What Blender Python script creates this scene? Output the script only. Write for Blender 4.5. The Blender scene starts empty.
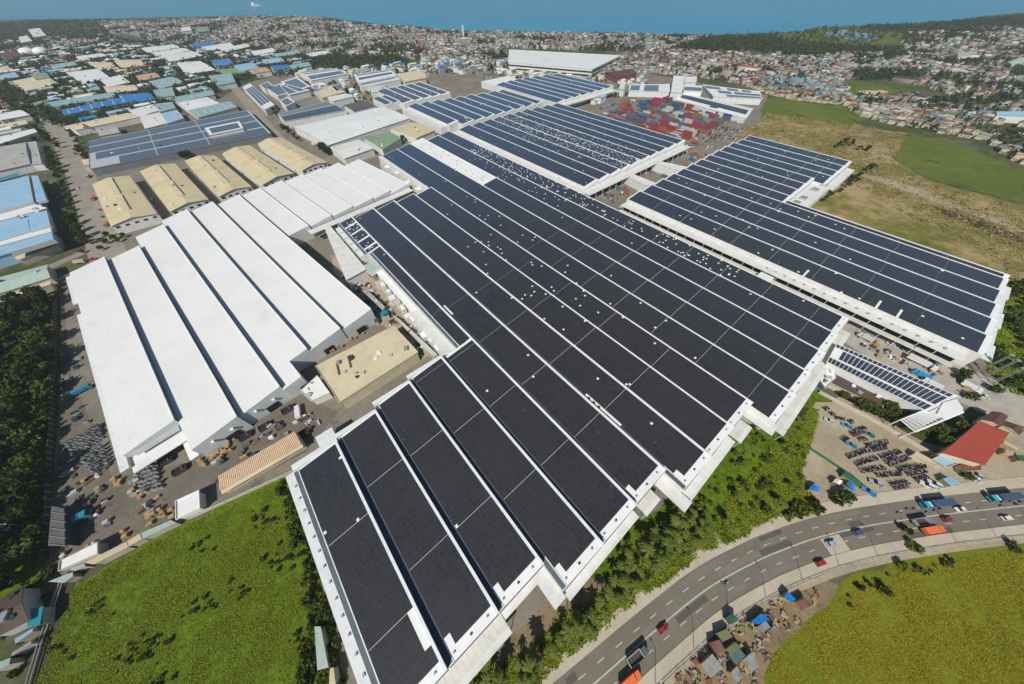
import bpy, math, random
import numpy as np
from mathutils import Vector, Matrix

random.seed(7); RNG = np.random.default_rng(7)
R_ = math.radians
scene = bpy.context.scene
COL = scene.collection

# ------------------------------------------------------------------ camera
FPX, PITCH, ROLL, HCAM = 304.3, R_(51.19), R_(1.116), 150.0
_fw = np.array([0, math.cos(PITCH), -math.sin(PITCH)]); _rt0 = np.array([1., 0, 0]); _dn0 = np.cross(_fw, _rt0)
_c, _s = math.cos(ROLL), math.sin(ROLL)
_rt = _c*_rt0 + _s*_dn0; _dn = -_s*_rt0 + _c*_dn0
cam_d = bpy.data.cameras.new('camera'); cam = bpy.data.objects.new('camera', cam_d); COL.objects.link(cam)
cam_d.sensor_width = 36; cam_d.lens = 36*FPX/1024; cam_d.clip_start = 1; cam_d.clip_end = 40000
M = Matrix.Identity(4)
for i in range(3):
    M[i][0] = _rt[i]; M[i][1] = -_dn[i]; M[i][2] = -_fw[i]
M[2][3] = HCAM
cam.matrix_world = M
scene.camera = cam

def G(p, z=0.0):
    """ground position (at height z) of a surveyed photo point"""
    d = _rt*(p[0]-512)/FPX + _dn*(p[1]-342)/FPX + _fw
    t = (HCAM-z)/-d[2]
    return (float(d[0]*t), float(d[1]*t))
def px(p):
    q = np.asarray(p, float) - np.array([0, 0, HCAM]); Z = q @ _fw
    return 512+FPX*(q @ _rt)/Z, 342+FPX*(q @ _dn)/Z
def Q(ox, oy, pts, k=6.394):
    return [(ox+x/k, oy+y/k) for x, y in pts]

class Frame:
    def __init__(s, deg):
        t = R_(deg); s.deg = deg
        s.a = np.array([math.sin(t), math.cos(t)]); s.b = np.array([math.cos(t), -math.sin(t)])
    def w(s, a, b):
        v = s.a*a + s.b*b; return (float(v[0]), float(v[1]))
FM = Frame(-39.15); FW = Frame(-47.07)

# ------------------------------------------------------------------ materials
MATS = {}
def new_mat(name):
    m = bpy.data.materials.new(name); m.use_nodes = True
    MATS[name] = m
    return m, m.node_tree.nodes, m.node_tree.links, m.node_tree.nodes['Principled BSDF']
def N(nodes, t, **kw):
    n = nodes.new(t)
    for k, v in kw.items(): setattr(n, k, v)
    return n
def mixc(nodes, links, fac, a, b, blend='MIX'):
    n = nodes.new('ShaderNodeMix'); n.data_type = 'RGBA'; n.blend_type = blend
    for sock, v in ((0, fac), (6, a), (7, b)):
        if isinstance(v, (int, float)): n.inputs[sock].default_value = v
        elif isinstance(v, tuple): n.inputs[sock].default_value = (*v, 1) if len(v) == 3 else v
        else: links.new(v, n.inputs[sock])
    return n.outputs[2]
def math_(nodes, links, op, a, b=None, clamp=False):
    n = nodes.new('ShaderNodeMath'); n.operation = op; n.use_clamp = clamp
    for i, v in enumerate((a, b)):
        if v is None: continue
        if isinstance(v, (int, float)): n.inputs[i].default_value = v
        else: links.new(v, n.inputs[i])
    return n.outputs[0]
def noise(nodes, links, vec, scale, detail=3, rough=0.55):
    n = nodes.new('ShaderNodeTexNoise'); n.inputs['Scale'].default_value = scale
    n.inputs['Detail'].default_value = detail; n.inputs['Roughness'].default_value = rough
    links.new(vec, n.inputs['Vector']); return n.outputs['Fac']
def ramp(nodes, links, fac, stops):
    n = nodes.new('ShaderNodeValToRGB'); e = n.color_ramp.elements
    while len(e) < len(stops): e.new(0.5)
    for i, (p, c) in enumerate(stops):
        e[i].position = p; e[i].color = (*c, 1) if len(c) == 3 else c
    links.new(fac, n.inputs[0]); return n.outputs[0]
def pos(nodes):
    return nodes.new('ShaderNodeNewGeometry').outputs['Position']
def rotpos(nodes, links, deg):
    m = nodes.new('ShaderNodeMapping'); m.inputs['Rotation'].default_value = (0, 0, R_(deg))
    links.new(pos(nodes), m.inputs['Vector']); return m.outputs[0]

def paint(name, col, rough=0.5, var=0.25, scale=0.3, spec=0.4, ribs=None, dirt=0.0, metal=0.0):
    """coated sheet / plaster / concrete with uneven weathering; ribs=(deg, pitch, depth) adds sheet seams"""
    m, nd, ln, b = new_mat(name)
    p = pos(nd)
    f = noise(nd, ln, p, scale, 5)
    dark = tuple(c*(1-var) for c in col); lite = tuple(min(c*(1+var*0.45), 0.9) for c in col)
    c = ramp(nd, ln, f, [(0.28, dark), (0.5, col), (0.74, lite)])
    f2 = noise(nd, ln, p, scale*9, 3)
    c = mixc(nd, ln, math_(nd, ln, 'MULTIPLY', f2, var*0.5), c, tuple(x*0.55 for x in col))
    if dirt:
        f3 = noise(nd, ln, p, scale*2.3, 6, 0.7)
        g = ramp(nd, ln, f3, [(0.52, (0, 0, 0)), (0.7, (1, 1, 1))])
        c = mixc(nd, ln, math_(nd, ln, 'MULTIPLY', g, dirt), c, (0.13, 0.105, 0.08))
    if ribs:
        rp = rotpos(nd, ln, ribs[0]); sx = nd.new('ShaderNodeSeparateXYZ'); ln.new(rp, sx.inputs[0])
        w = math_(nd, ln, 'FRACT', math_(nd, ln, 'MULTIPLY', sx.outputs[0], 1/ribs[1]))
        line = math_(nd, ln, 'LESS_THAN', w, 0.14)
        c = mixc(nd, ln, math_(nd, ln, 'MULTIPLY', line, ribs[2]), c, tuple(x*0.6 for x in col))
    ln.new(c, b.inputs['Base Color'])
    b.inputs['Roughness'].default_value = rough; b.inputs['Specular IOR Level'].default_value = spec
    b.inputs['Metallic'].default_value = metal
    return m

def solar(name, deg, sheen=0.5, base=(0.0215, 0.0190, 0.0172), line=(0.062, 0.058, 0.055)):
    m, nd, ln, b = new_mat(name)
    rp = rotpos(nd, ln, deg)
    sx = nd.new('ShaderNodeSeparateXYZ'); ln.new(rp, sx.inputs[0])
    u = math_(nd, ln, 'MULTIPLY', sx.outputs[0], 1/2.0); v = math_(nd, ln, 'MULTIPLY', sx.outputs[1], 1/1.0)
    lu = math_(nd, ln, 'LESS_THAN', math_(nd, ln, 'FRACT', u), 0.045); lv = math_(nd, ln, 'LESS_THAN', math_(nd, ln, 'FRACT', v), 0.07)
    l = math_(nd, ln, 'MAXIMUM', lu, lv)
    cell = nd.new('ShaderNodeCombineXYZ')
    ln.new(math_(nd, ln, 'FLOOR', u), cell.inputs[0]); ln.new(math_(nd, ln, 'FLOOR', v), cell.inputs[1])
    wn = nd.new('ShaderNodeTexWhiteNoise'); ln.new(cell.outputs[0], wn.inputs['Vector'])
    big = noise(nd, ln, rp, 0.035, 4)
    c = ramp(nd, ln, big, [(0.3, tuple(x*0.8 for x in base)), (0.7, tuple(x*1.35 for x in base))])
    c = mixc(nd, ln, math_(nd, ln, 'MULTIPLY', wn.outputs['Value'], 0.6), c, tuple(x*1.9 for x in base))
    soil = ramp(nd, ln, noise(nd, ln, rp, 0.5, 6, 0.75), [(0.62, (0, 0, 0)), (0.75, (1, 1, 1))])
    c = mixc(nd, ln, math_(nd, ln, 'MULTIPLY', soil, 0.22), c, (0.06, 0.055, 0.05))
    c = mixc(nd, ln, math_(nd, ln, 'MULTIPLY', l, 0.8), c, line)
    vo = nd.new('ShaderNodeTexVoronoi'); vo.inputs['Scale'].default_value = 0.16; ln.new(rp, vo.inputs['Vector'])
    sc_ = nd.new('ShaderNodeSeparateXYZ'); ln.new(vo.outputs['Color'], sc_.inputs[0])
    spot = math_(nd, ln, 'LESS_THAN', vo.outputs['Distance'], math_(nd, ln, 'MULTIPLY', sc_.outputs[0], 0.13))
    c = mixc(nd, ln, math_(nd, ln, 'MULTIPLY', spot, math_(nd, ln, 'MULTIPLY', sc_.outputs[1], 0.5)), c, (0.14, 0.135, 0.13))
    ln.new(c, b.inputs['Base Color'])
    b.inputs['Roughness'].default_value = 0.24; b.inputs['Specular IOR Level'].default_value = 0.4
    b.inputs['Sheen Weight'].default_value = sheen; b.inputs['Sheen Roughness'].default_value = 0.45; b.inputs['Sheen Tint'].default_value = (0.20, 0.58, 1.0, 1); b.inputs['Coat Weight'].default_value = 0.9; b.inputs['Coat IOR'].default_value = 1.55; b.inputs['Coat Roughness'].default_value = 0.12  # blue sheen tint stands in for sky reflected at low angles
    return m

def ground(name, stops, scale=0.02, scale2=0.25, rough=0.95, amp=0.45, bump=0.0, speck=None):
    m, nd, ln, b = new_mat(name)
    p = pos(nd)
    f1 = noise(nd, ln, p, scale, 6, 0.6); f2 = noise(nd, ln, p, scale2, 6, 0.7)
    f = math_(nd, ln, 'ADD', math_(nd, ln, 'MULTIPLY', f1, 1-amp), math_(nd, ln, 'MULTIPLY', f2, amp))
    c = ramp(nd, ln, f, stops)
    if speck:
        f3 = noise(nd, ln, p, speck[0], 4, 0.7)
        g = ramp(nd, ln, f3, [(speck[1], (0, 0, 0)), (speck[1]+0.06, (1, 1, 1))])
        c = mixc(nd, ln, math_(nd, ln, 'MULTIPLY', g, speck[3]), c, speck[2])
    ln.new(c, b.inputs['Base Color']); b.inputs['Roughness'].default_value = rough
    b.inputs['Specular IOR Level'].default_value = 0.05
    if bump:
        bp = nd.new('ShaderNodeBump'); bp.inputs['Strength'].default_value = 1; bp.inputs['Distance'].default_value = bump
        ln.new(f2, bp.inputs['Height']); ln.new(bp.outputs[0], b.inputs['Normal'])
    return m

def leaf(name, c1, c2, c3, patch=0.3):
    m, nd, ln, b = new_mat(name)
    g = nd.new('ShaderNodeNewGeometry'); oi = nd.new('ShaderNodeObjectInfo')
    fac = math_(nd, ln, 'ADD', math_(nd, ln, 'MULTIPLY', g.outputs['Random Per Island'], 0.55), math_(nd, ln, 'MULTIPLY', noise(nd, ln, g.outputs['Position'], patch, 4, 0.6), 0.5))
    c = ramp(nd, ln, fac, [(0.15, c1), (0.5, c2), (0.9, c3)])
    c = mixc(nd, ln, math_(nd, ln, 'MULTIPLY', oi.outputs['Random'], 0.55), c, (c3[0]*0.9, c3[1]*0.75, c3[2]*0.7))
    ln.new(c, b.inputs['Base Color']); b.inputs['Roughness'].default_value = 0.6
    b.inputs['Specular IOR Level'].default_value = 0.10
    return m

def tint(name, rough=0.5, spec=0.4, var=0.25):
    m, nd, ln, b = new_mat(name)
    oi = nd.new('ShaderNodeObjectInfo')
    f = noise(nd, ln, pos(nd), 0.8, 4)
    c = mixc(nd, ln, math_(nd, ln, 'MULTIPLY', f, var), oi.outputs['Color'], (0.06, 0.055, 0.05))
    ln.new(c, b.inputs['Base Color']); b.inputs['Roughness'].default_value = rough
    b.inputs['Specular IOR Level'].default_value = spec
    return m
def faceattr(name, rough=0.7, var=0.3):
    m, nd, ln, b = new_mat(name)
    a = nd.new('ShaderNodeAttribute'); a.attribute_name = 'albedo'
    f = noise(nd, ln, pos(nd), 0.35, 4)
    c = mixc(nd, ln, math_(nd, ln, 'MULTIPLY', f, var), a.outputs['Color'], (0.10, 0.085, 0.07))
    ln.new(c, b.inputs['Base Color']); b.inputs['Roughness'].default_value = rough
    b.inputs['Specular IOR Level'].default_value = 0.25
    return m

DA = -39.15
paint('roof_white', (0.74, 0.76, 0.75), 0.45, 0.10, 0.05, ribs=(DA, 2.5, 0.12), dirt=0.06)
paint('roof_white_w', (0.735, 0.74, 0.72), 0.42, 0.06, 0.04, ribs=(-47.07, 2.5, 0.13), dirt=0.07)
paint('ledge_white', (0.70, 0.72, 0.72), 0.5, 0.12, 0.3, dirt=0.08)
paint('wall_white', (0.66, 0.67, 0.64), 0.7, 0.15, 0.2, dirt=0.12)
paint('wall_grey', (0.42, 0.45, 0.45), 0.6, 0.12, 0.2, dirt=0.05)
paint('wall_shed', (0.55, 0.58, 0.58), 0.6, 0.12, 0.2, ribs=(45, 1.6, 0.15))
paint('clerestory', (0.10, 0.17, 0.20), 0.35, 0.25, 0.2)
paint('roof_slate', (0.15, 0.165, 0.18), 0.6, 0.2, 0.1, dirt=0.1)
paint('shack_grey', (0.33, 0.33, 0.31), 0.7, 0.35, 0.4, dirt=0.6)
paint('shack_rust', (0.22, 0.12, 0.075), 0.8, 0.4, 0.5, dirt=0.4)
paint('shack_olive', (0.20, 0.23, 0.10), 0.8, 0.35, 0.4, dirt=0.5)
paint('shack_teal', (0.10, 0.17, 0.17), 0.7, 0.35, 0.4, dirt=0.5)
paint('gutter_shade', (0.085, 0.115, 0.125), 0.6, 0.25, 0.2)  # dark teal puts the shade of the roof valleys into the colour
paint('dark_opening', (0.018, 0.018, 0.018), 0.6, 0.3, 0.5)
paint('canopy', (0.60, 0.585, 0.53), 0.6, 0.18, 0.2, ribs=(DA, 2.2, 0.3), dirt=0.2)
paint('canopy_clean', (0.68, 0.68, 0.65), 0.6, 0.14, 0.2, dirt=0.12)
paint('cream', (0.60, 0.515, 0.315), 0.6, 0.14, 0.08, ribs=(-45, 2.0, 0.12), dirt=0.1)
paint('cream_pale', (0.62, 0.54, 0.36), 0.65, 0.15, 0.1, dirt=0.12)
paint('cream_wall', (0.56, 0.50, 0.36), 0.7, 0.2, 0.2, dirt=0.2)
paint('blue_roof', (0.035, 0.20, 0.48), 0.5, 0.2, 0.08, ribs=(-50, 2.0, 0.25), dirt=0.1)
paint('light_blue', (0.30, 0.50, 0.66), 0.45, 0.15, 0.08, ribs=(-50, 2.4, 0.2), dirt=0.06)
paint('teal_roof', (0.27, 0.42, 0.43), 0.55, 0.2, 0.1, ribs=(-50, 2.4, 0.2), dirt=0.15)
paint('green_roof', (0.22, 0.34, 0.19), 0.6, 0.2, 0.1, ribs=(-42, 2.2, 0.3), dirt=0.15)
paint('pale_green', (0.40, 0.50, 0.44), 0.6, 0.15, 0.1, ribs=(-50, 2.4, 0.2), dirt=0.12)
paint('grey_roof', (0.40, 0.40, 0.37), 0.65, 0.2, 0.1, ribs=(-50, 2.4, 0.2), dirt=0.2)
paint('tan_roof', (0.50, 0.34, 0.20), 0.65, 0.2, 0.1, dirt=0.15)
paint('red_roof', (0.40, 0.075, 0.045), 0.55, 0.14, 0.1, ribs=(55, 1.2, 0.25), dirt=0.05)
paint('maroon_roof', (0.12, 0.055, 0.05), 0.6, 0.2, 0.2, dirt=0.1)
paint('dark_brown', (0.085, 0.065, 0.05), 0.7, 0.3, 0.2, dirt=0.2)
paint('stripe_rust', (0.45, 0.22, 0.09), 0.7, 0.25, 0.4)
paint('stripe_cream', (0.68, 0.57, 0.40), 0.7, 0.15, 0.4)
paint('white_clean', (0.78, 0.78, 0.76), 0.5, 0.1, 0.1, dirt=0.05)
paint('concrete', (0.40, 0.37, 0.31), 0.85, 0.25, 0.15, dirt=0.2)
paint('concrete_pale', (0.52, 0.48, 0.39), 0.85, 0.22, 0.12, dirt=0.2)
paint('steel', (0.45, 0.47, 0.48), 0.4, 0.2, 0.5, metal=0.5)
paint('dark_steel', (0.05, 0.052, 0.055), 0.5, 0.3, 0.5)
paint('rubber', (0.015, 0.015, 0.015), 0.8, 0.2, 1)
paint('glass_dark', (0.02, 0.025, 0.03), 0.12, 0.2, 1, spec=0.6)
paint('wood', (0.40, 0.27, 0.13), 0.75, 0.3, 0.8)
paint('cardboard', (0.42, 0.30, 0.17), 0.8, 0.3, 0.8)
paint('net_grey', (0.10, 0.105, 0.10), 0.8, 0.3, 0.5)
paint('teal_paint', (0.02, 0.26, 0.33), 0.5, 0.2, 0.5)
paint('tarp_blue', (0.02, 0.22, 0.62), 0.5, 0.3, 0.8)
paint('tarp_green', (0.04, 0.15, 0.075), 0.5, 0.3, 0.8)
paint('rust', (0.20, 0.08, 0.045), 0.8, 0.35, 0.7)
paint('yellow_paint', (0.55, 0.36, 0.05), 0.5, 0.2, 0.8)
paint('line_paint', (0.47, 0.455, 0.40), 0.7, 0.3, 0.9, dirt=0.35)
paint('bark', (0.14, 0.10, 0.065), 0.9, 0.3, 1.0)
paint('orange_paint', (0.62, 0.14, 0.03), 0.5, 0.2, 0.8)
solar('solar_panel', -129.15)
solar('solar_panel_far', -40.0, 0.08, (0.030, 0.034, 0.042), (0.06, 0.065, 0.075))
solar('solar_panel_road', -129.15, 0.2, (0.022, 0.028, 0.045), (0.10, 0.11, 0.13))
ground('land_m', [(0.30, (0.035, 0.055, 0.018)), (0.47, (0.07, 0.085, 0.032)), (0.60, (0.15, 0.135, 0.095)), (0.76, (0.045, 0.065, 0.022))], 0.012, 0.10)
ground('yard_m', [(0.3, (0.13, 0.115, 0.092)), (0.5, (0.205, 0.185, 0.15)), (0.72, (0.30, 0.27, 0.215))], 0.03, 0.35, speck=(0.09, 0.60, (0.07, 0.06, 0.05), 0.5))
ground('asphalt_yard_m', [(0.3, (0.105, 0.092, 0.074)), (0.5, (0.165, 0.145, 0.115)), (0.72, (0.235, 0.205, 0.155))], 0.05, 0.45, speck=(0.2, 0.60, (0.05, 0.045, 0.04), 0.5))
ground('tan_m', [(0.3, (0.25, 0.205, 0.14)), (0.5, (0.355, 0.30, 0.21)), (0.72, (0.46, 0.405, 0.30))], 0.05, 0.5, speck=(0.35, 0.62, (0.20, 0.16, 0.10), 0.5))
ground('asphalt_m', [(0.3, (0.135, 0.123, 0.096)), (0.5, (0.172, 0.157, 0.122)), (0.72, (0.215, 0.197, 0.155))], 0.05, 0.9, amp=0.4, speck=(0.13, 0.6, (0.125, 0.115, 0.10), 0.5))
ground('patch_dark', [(0.3, (0.085, 0.08, 0.068)), (0.7, (0.125, 0.115, 0.095))], 0.1, 0.9)
ground('patch_pale', [(0.3, (0.17, 0.158, 0.13)), (0.7, (0.21, 0.195, 0.16))], 0.1, 0.9)
ground('pavement_m', [(0.3, (0.36, 0.315, 0.235)), (0.5, (0.45, 0.40, 0.31)), (0.72, (0.54, 0.49, 0.39))], 0.06, 0.7, speck=(0.4, 0.63, (0.24, 0.20, 0.15), 0.4))
ground('farroad_m', [(0.3, (0.20, 0.18, 0.15)), (0.5, (0.28, 0.255, 0.215)), (0.72, (0.36, 0.33, 0.28))], 0.05, 0.5)
ground('lush_m', [(0.30, (0.022, 0.042, 0.004)), (0.43, (0.060, 0.105, 0.008)), (0.56, (0.125, 0.19, 0.012)), (0.75, (0.21, 0.24, 0.018))], 0.03, 0.45, amp=0.6, bump=0.6)
ground('yellowgreen_m', [(0.30, (0.050, 0.090, 0.008)), (0.42, (0.105, 0.150, 0.011)), (0.54, (0.180, 0.190, 0.014)), (0.72, (0.28, 0.235, 0.026))], 0.022, 0.5, amp=0.55, bump=0.6)
ground('marsh_m', [(0.3, (0.050, 0.085, 0.014)), (0.5, (0.105, 0.140, 0.026)), (0.72, (0.175, 0.180, 0.045))], 0.012, 0.08, speck=(0.022, 0.60, (0.040, 0.060, 0.014), 0.8))
ground('dirtfield_m', [(0.26, (0.055, 0.085, 0.014)), (0.40, (0.115, 0.125, 0.025)), (0.47, (0.19, 0.165, 0.05)), (0.54, (0.32, 0.25, 0.12)), (0.62, (0.37, 0.29, 0.16)), (0.74, (0.13, 0.14, 0.03))], 0.016, 0.10, amp=0.40, speck=(0.05, 0.64, (0.10, 0.10, 0.03), 0.6))
ground('sand_m', [(0.3, (0.38, 0.30, 0.19)), (0.5, (0.50, 0.42, 0.29)), (0.72, (0.60, 0.53, 0.40))], 0.05, 0.5)
ground('camp_m', [(0.3, (0.13, 0.095, 0.055)), (0.5, (0.23, 0.175, 0.105)), (0.7, (0.34, 0.27, 0.17))], 0.08, 0.9, speck=(0.4, 0.58, (0.06, 0.07, 0.02), 0.7))
ground('ditch_m', [(0.3, (0.03, 0.03, 0.015)), (0.7, (0.10, 0.085, 0.05))], 0.1, 0.6)
leaf('leaf_dark', (0.008, 0.015, 0.003), (0.018, 0.032, 0.005), (0.048, 0.070, 0.010))
leaf('leaf_mid', (0.018, 0.038, 0.005), (0.042, 0.075, 0.010), (0.095, 0.125, 0.018))
leaf('leaf_bright', (0.035, 0.065, 0.006), (0.075, 0.115, 0.010), (0.15, 0.175, 0.02))
leaf('leaf_palm', (0.030, 0.052, 0.008), (0.070, 0.105, 0.014), (0.16, 0.18, 0.035))
leaf('leaf_far', (0.020, 0.036, 0.012), (0.036, 0.056, 0.018), (0.065, 0.085, 0.028))
leaf('grass_lush', (0.040, 0.078, 0.004), (0.105, 0.175, 0.009), (0.23, 0.29, 0.018), 0.035)
leaf('grass_yellow', (0.075, 0.135, 0.006), (0.175, 0.225, 0.010), (0.32, 0.30, 0.020), 0.028)
leaf('grass_dry', (0.10, 0.10, 0.03), (0.24, 0.20, 0.08), (0.38, 0.30, 0.14))
tint('tint_paint', 0.4, 0.5, 0.25)
tint('tint_roof', 0.7, 0.25, 0.4)
faceattr('town_attr')
def sea_mat():
    m, nd, ln, b = new_mat('sea_m')
    p = pos(nd)
    f = noise(nd, ln, p, 0.0012, 4)
    c = ramp(nd, ln, f, [(0.35, (0.010, 0.225, 0.385)), (0.65, (0.018, 0.270, 0.435))])
    mp = nd.new('ShaderNodeMapping'); mp.inputs['Scale'].default_value = (1, 2.5, 1); ln.new(p, mp.inputs['Vector'])
    st = noise(nd, ln, mp.outputs[0], 0.006, 6, 0.7)
    c = mixc(nd, ln, math_(nd, ln, 'MULTIPLY', st, 0.35), c, (0.03, 0.27, 0.42))
    ln.new(c, b.inputs['Base Color']); b.inputs['Roughness'].default_value = 0.35; b.inputs['Specular IOR Level'].default_value = 0.25
    bp = nd.new('ShaderNodeBump'); bp.inputs['Strength'].default_value = 0.6; bp.inputs['Distance'].default_value = 2
    ln.new(noise(nd, ln, p, 0.05, 4), bp.inputs['Height']); ln.new(bp.outputs[0], b.inputs['Normal'])
sea_mat()
paint('lagoon_m', (0.16, 0.34, 0.42), 0.3, 0.2, 0.01)

# ------------------------------------------------------------------ mesh helpers
ORG = {}
class MB:
    def __init__(s, *mats):
        s.v = []; s.f = []; s.m = []; s.mats = list(mats) or ['concrete']
    def mi(s, mat):
        if mat is None: return 0
        if mat not in s.mats: s.mats.append(mat)
        return s.mats.index(mat)
    def face(s, pts, mat=None):
        n = len(s.v); s.v.extend(pts); s.f.append(tuple(range(n, n+len(pts)))); s.m.append(s.mi(mat))
    def prism(s, poly, z0, z1, mat=None, side=None, bottom=False):
        """poly: CCW or CW list of xy; z1 may be a list of heights per corner"""
        n = len(poly); A = sum(poly[i][0]*poly[(i+1) % n][1]-poly[(i+1) % n][0]*poly[i][1] for i in range(n))
        zt = list(z1) if isinstance(z1, (list, tuple)) else [z1]*n
        zb = list(z0) if isinstance(z0, (list, tuple)) else [z0]*n
        if A < 0: poly = poly[::-1]; zt = zt[::-1]; zb = zb[::-1]
        b = len(s.v)
        s.v.extend([(p[0], p[1], z) for p, z in zip(poly, zb)]); s.v.extend([(p[0], p[1], z) for p, z in zip(poly, zt)])
        s.f.append(tuple(range(b+n, b+2*n))); s.m.append(s.mi(mat))
        k = s.mi(side if side else mat)
        for i in range(n):
            j = (i+1) % n
            s.f.append((b+i, b+j, b+n+j, b+n+i)); s.m.append(k)
        if bottom:
            s.f.append(tuple(range(b+n-1, b-1, -1))); s.m.append(k)
    def box(s, c, d, yaw=0.0, mat=None, top=None):
        """c centre of base, d size"""
        cs, sn = math.cos(yaw), math.sin(yaw)
        P = [(c[0]+cs*x-sn*y, c[1]+sn*x+cs*y) for x, y in ((-d[0]/2, -d[1]/2), (d[0]/2, -d[1]/2), (d[0]/2, d[1]/2), (-d[0]/2, d[1]/2))]
        s.prism(P, c[2], c[2]+d[2], top or mat, mat, True)
    def tube(s, p0, p1, r0, r1=None, n=6, mat=None):
        r1 = r0 if r1 is None else r1
        p0 = Vector(p0); p1 = Vector(p1); d = (p1-p0)
        if d.length < 1e-6: return
        d.normalize(); u = d.orthogonal().normalized(); w = d.cross(u)
        b = len(s.v)
        for p, r in ((p0, r0), (p1, r1)):
            for i in range(n):
                t = 2*math.pi*i/n; s.v.append(tuple(p+u*(r*math.cos(t))+w*(r*math.sin(t))))
        k = s.mi(mat)
        for i in range(n):
            j = (i+1) % n; s.f.append((b+i, b+j, b+n+j, b+n+i)); s.m.append(k)
        s.f.append(tuple(b+n-1-i for i in range(n))); s.m.append(k)
        s.f.append(tuple(b+n+i for i in range(n))); s.m.append(k)
    def build(s, name, parent=None, origin=None, smooth=False):
        o_ = ORG.get(parent.name, (0, 0, 0)) if parent else (origin or (0, 0, 0))
        me = bpy.data.meshes.new(name)
        vv = [(x-o_[0], y-o_[1], z-o_[2]) for x, y, z in s.v]
        me.from_pydata(vv, [], s.f)
        for m in s.mats: me.materials.append(MATS[m])
        me.polygons.foreach_set('material_index', s.m)
        if smooth: me.polygons.foreach_set('use_smooth', [True]*len(s.f))
        me.update()
        o = bpy.data.objects.new(name, me); COL.objects.link(o)
        if parent: o.parent = parent
        else: o.location = o_
        ORG[o.name] = o_
        return o
def npmesh(name, v, f, mats, mi=None, attr=None, parent=None, smooth=False):
    """fast mesh of quads from numpy arrays"""
    me = bpy.data.meshes.new(name); nf, k = f.shape
    me.vertices.add(len(v)); me.vertices.foreach_set('co', np.asarray(v, np.float32).ravel())
    me.loops.add(nf*k); me.loops.foreach_set('vertex_index', f.astype(np.int32).ravel())
    me.polygons.add(nf); me.polygons.foreach_set('loop_start', np.arange(0, nf*k, k, dtype=np.int32))
    for m in mats: me.materials.append(MATS[m])
    if mi is not None: me.polygons.foreach_set('material_index', mi.astype(np.int32))
    me.update(calc_edges=True)
    if attr is not None:
        a = me.attributes.new('albedo', 'FLOAT_COLOR', 'FACE')
        a.data.foreach_set('color', np.c_[attr, np.ones(len(attr))].astype(np.float32).ravel())
    o = bpy.data.objects.new(name, me); COL.objects.link(o)
    if parent: o.parent = parent
    ORG[o.name] = (0, 0, 0)
    return o
def tag(o, label=None, cat=None, group=None, kind=None):
    if label: o['label'] = label
    if cat: o['category'] = cat
    if group: o['group'] = group
    if kind: o['kind'] = kind
    return o
def root(name, loc, label, cat, group=None, rz=0.0):
    o = bpy.data.objects.new(name, None); COL.objects.link(o)
    o.location = (loc[0], loc[1], loc[2] if len(loc) > 2 else 0.0); o.rotation_euler = (0, 0, rz)
    o.empty_display_size = 2
    ORG[o.name] = tuple(o.location)
    return tag(o, label, cat, group)
def dup(o, loc, rz=0.0, sc=1.0, color=None, parent=None):
    c = o.copy(); COL.objects.link(c)
    if parent is None:
        c.location = loc; c.rotation_euler = (0, 0, rz); c.scale = (sc, sc, sc) if isinstance(sc, (int, float)) else sc
    else: c.parent = parent
    if color: c.color = (*color, 1)
    for ch in list(o.children): dup(ch, None, color=color, parent=c)
    return c
def hide_proto(o):
    for ch in list(o.children): hide_proto(ch)
    bpy.data.objects.remove(o, do_unlink=True)
ORDW = ['', 'second ', 'third ', 'fourth ', 'fifth ', 'sixth ', 'seventh ', 'eighth ', 'ninth ', 'tenth ', 'eleventh ', 'twelfth ', 'thirteenth ', 'fourteenth ', 'fifteenth ', 'sixteenth ', 'seventeenth ', 'eighteenth ', 'nineteenth ', 'twentieth ']
TENS = ['', '', 'twenty', 'thirty', 'forty', 'fifty', 'sixty', 'seventy', 'eighty', 'ninety']
def ordw(k):
    if k < 20: return ORDW[k]
    k += 1; h = ''
    if k > 99: h = 'hundred and '; k -= 100
    if k == 0: return 'hundredth '
    if k <= 20: return h + (ORDW[k-1] if k > 1 else 'first ')
    t, u = divmod(k, 10)
    if u == 0: return h + TENS[t][:-1] + 'ieth '
    return h + TENS[t] + '-' + (['first ', 'second '] + ORDW[2:])[u-1]
def label_by_landmark(items, marks):
    """items: [(obj, desc, xy)]; gives each 'desc, k-th closest to landmark'"""
    by = {}
    for it in items: by.setdefault(it[1], []).append(it)
    for desc, L in by.items():
        P = np.array([i[2] for i in L]); best = [(10**9, None)]*len(L)
        for nm, c in marks:
            d = np.hypot(*(P-np.array(c)).T); o = np.argsort(np.argsort(d))
            for i in range(len(L)):
                if o[i] < best[i][0]: best[i] = (int(o[i]), nm)
        for (o_, _, _), (k, nm) in zip(L, best):
            o_['label'] = f"{desc}, {ordw(k)}closest to {nm}"

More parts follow.
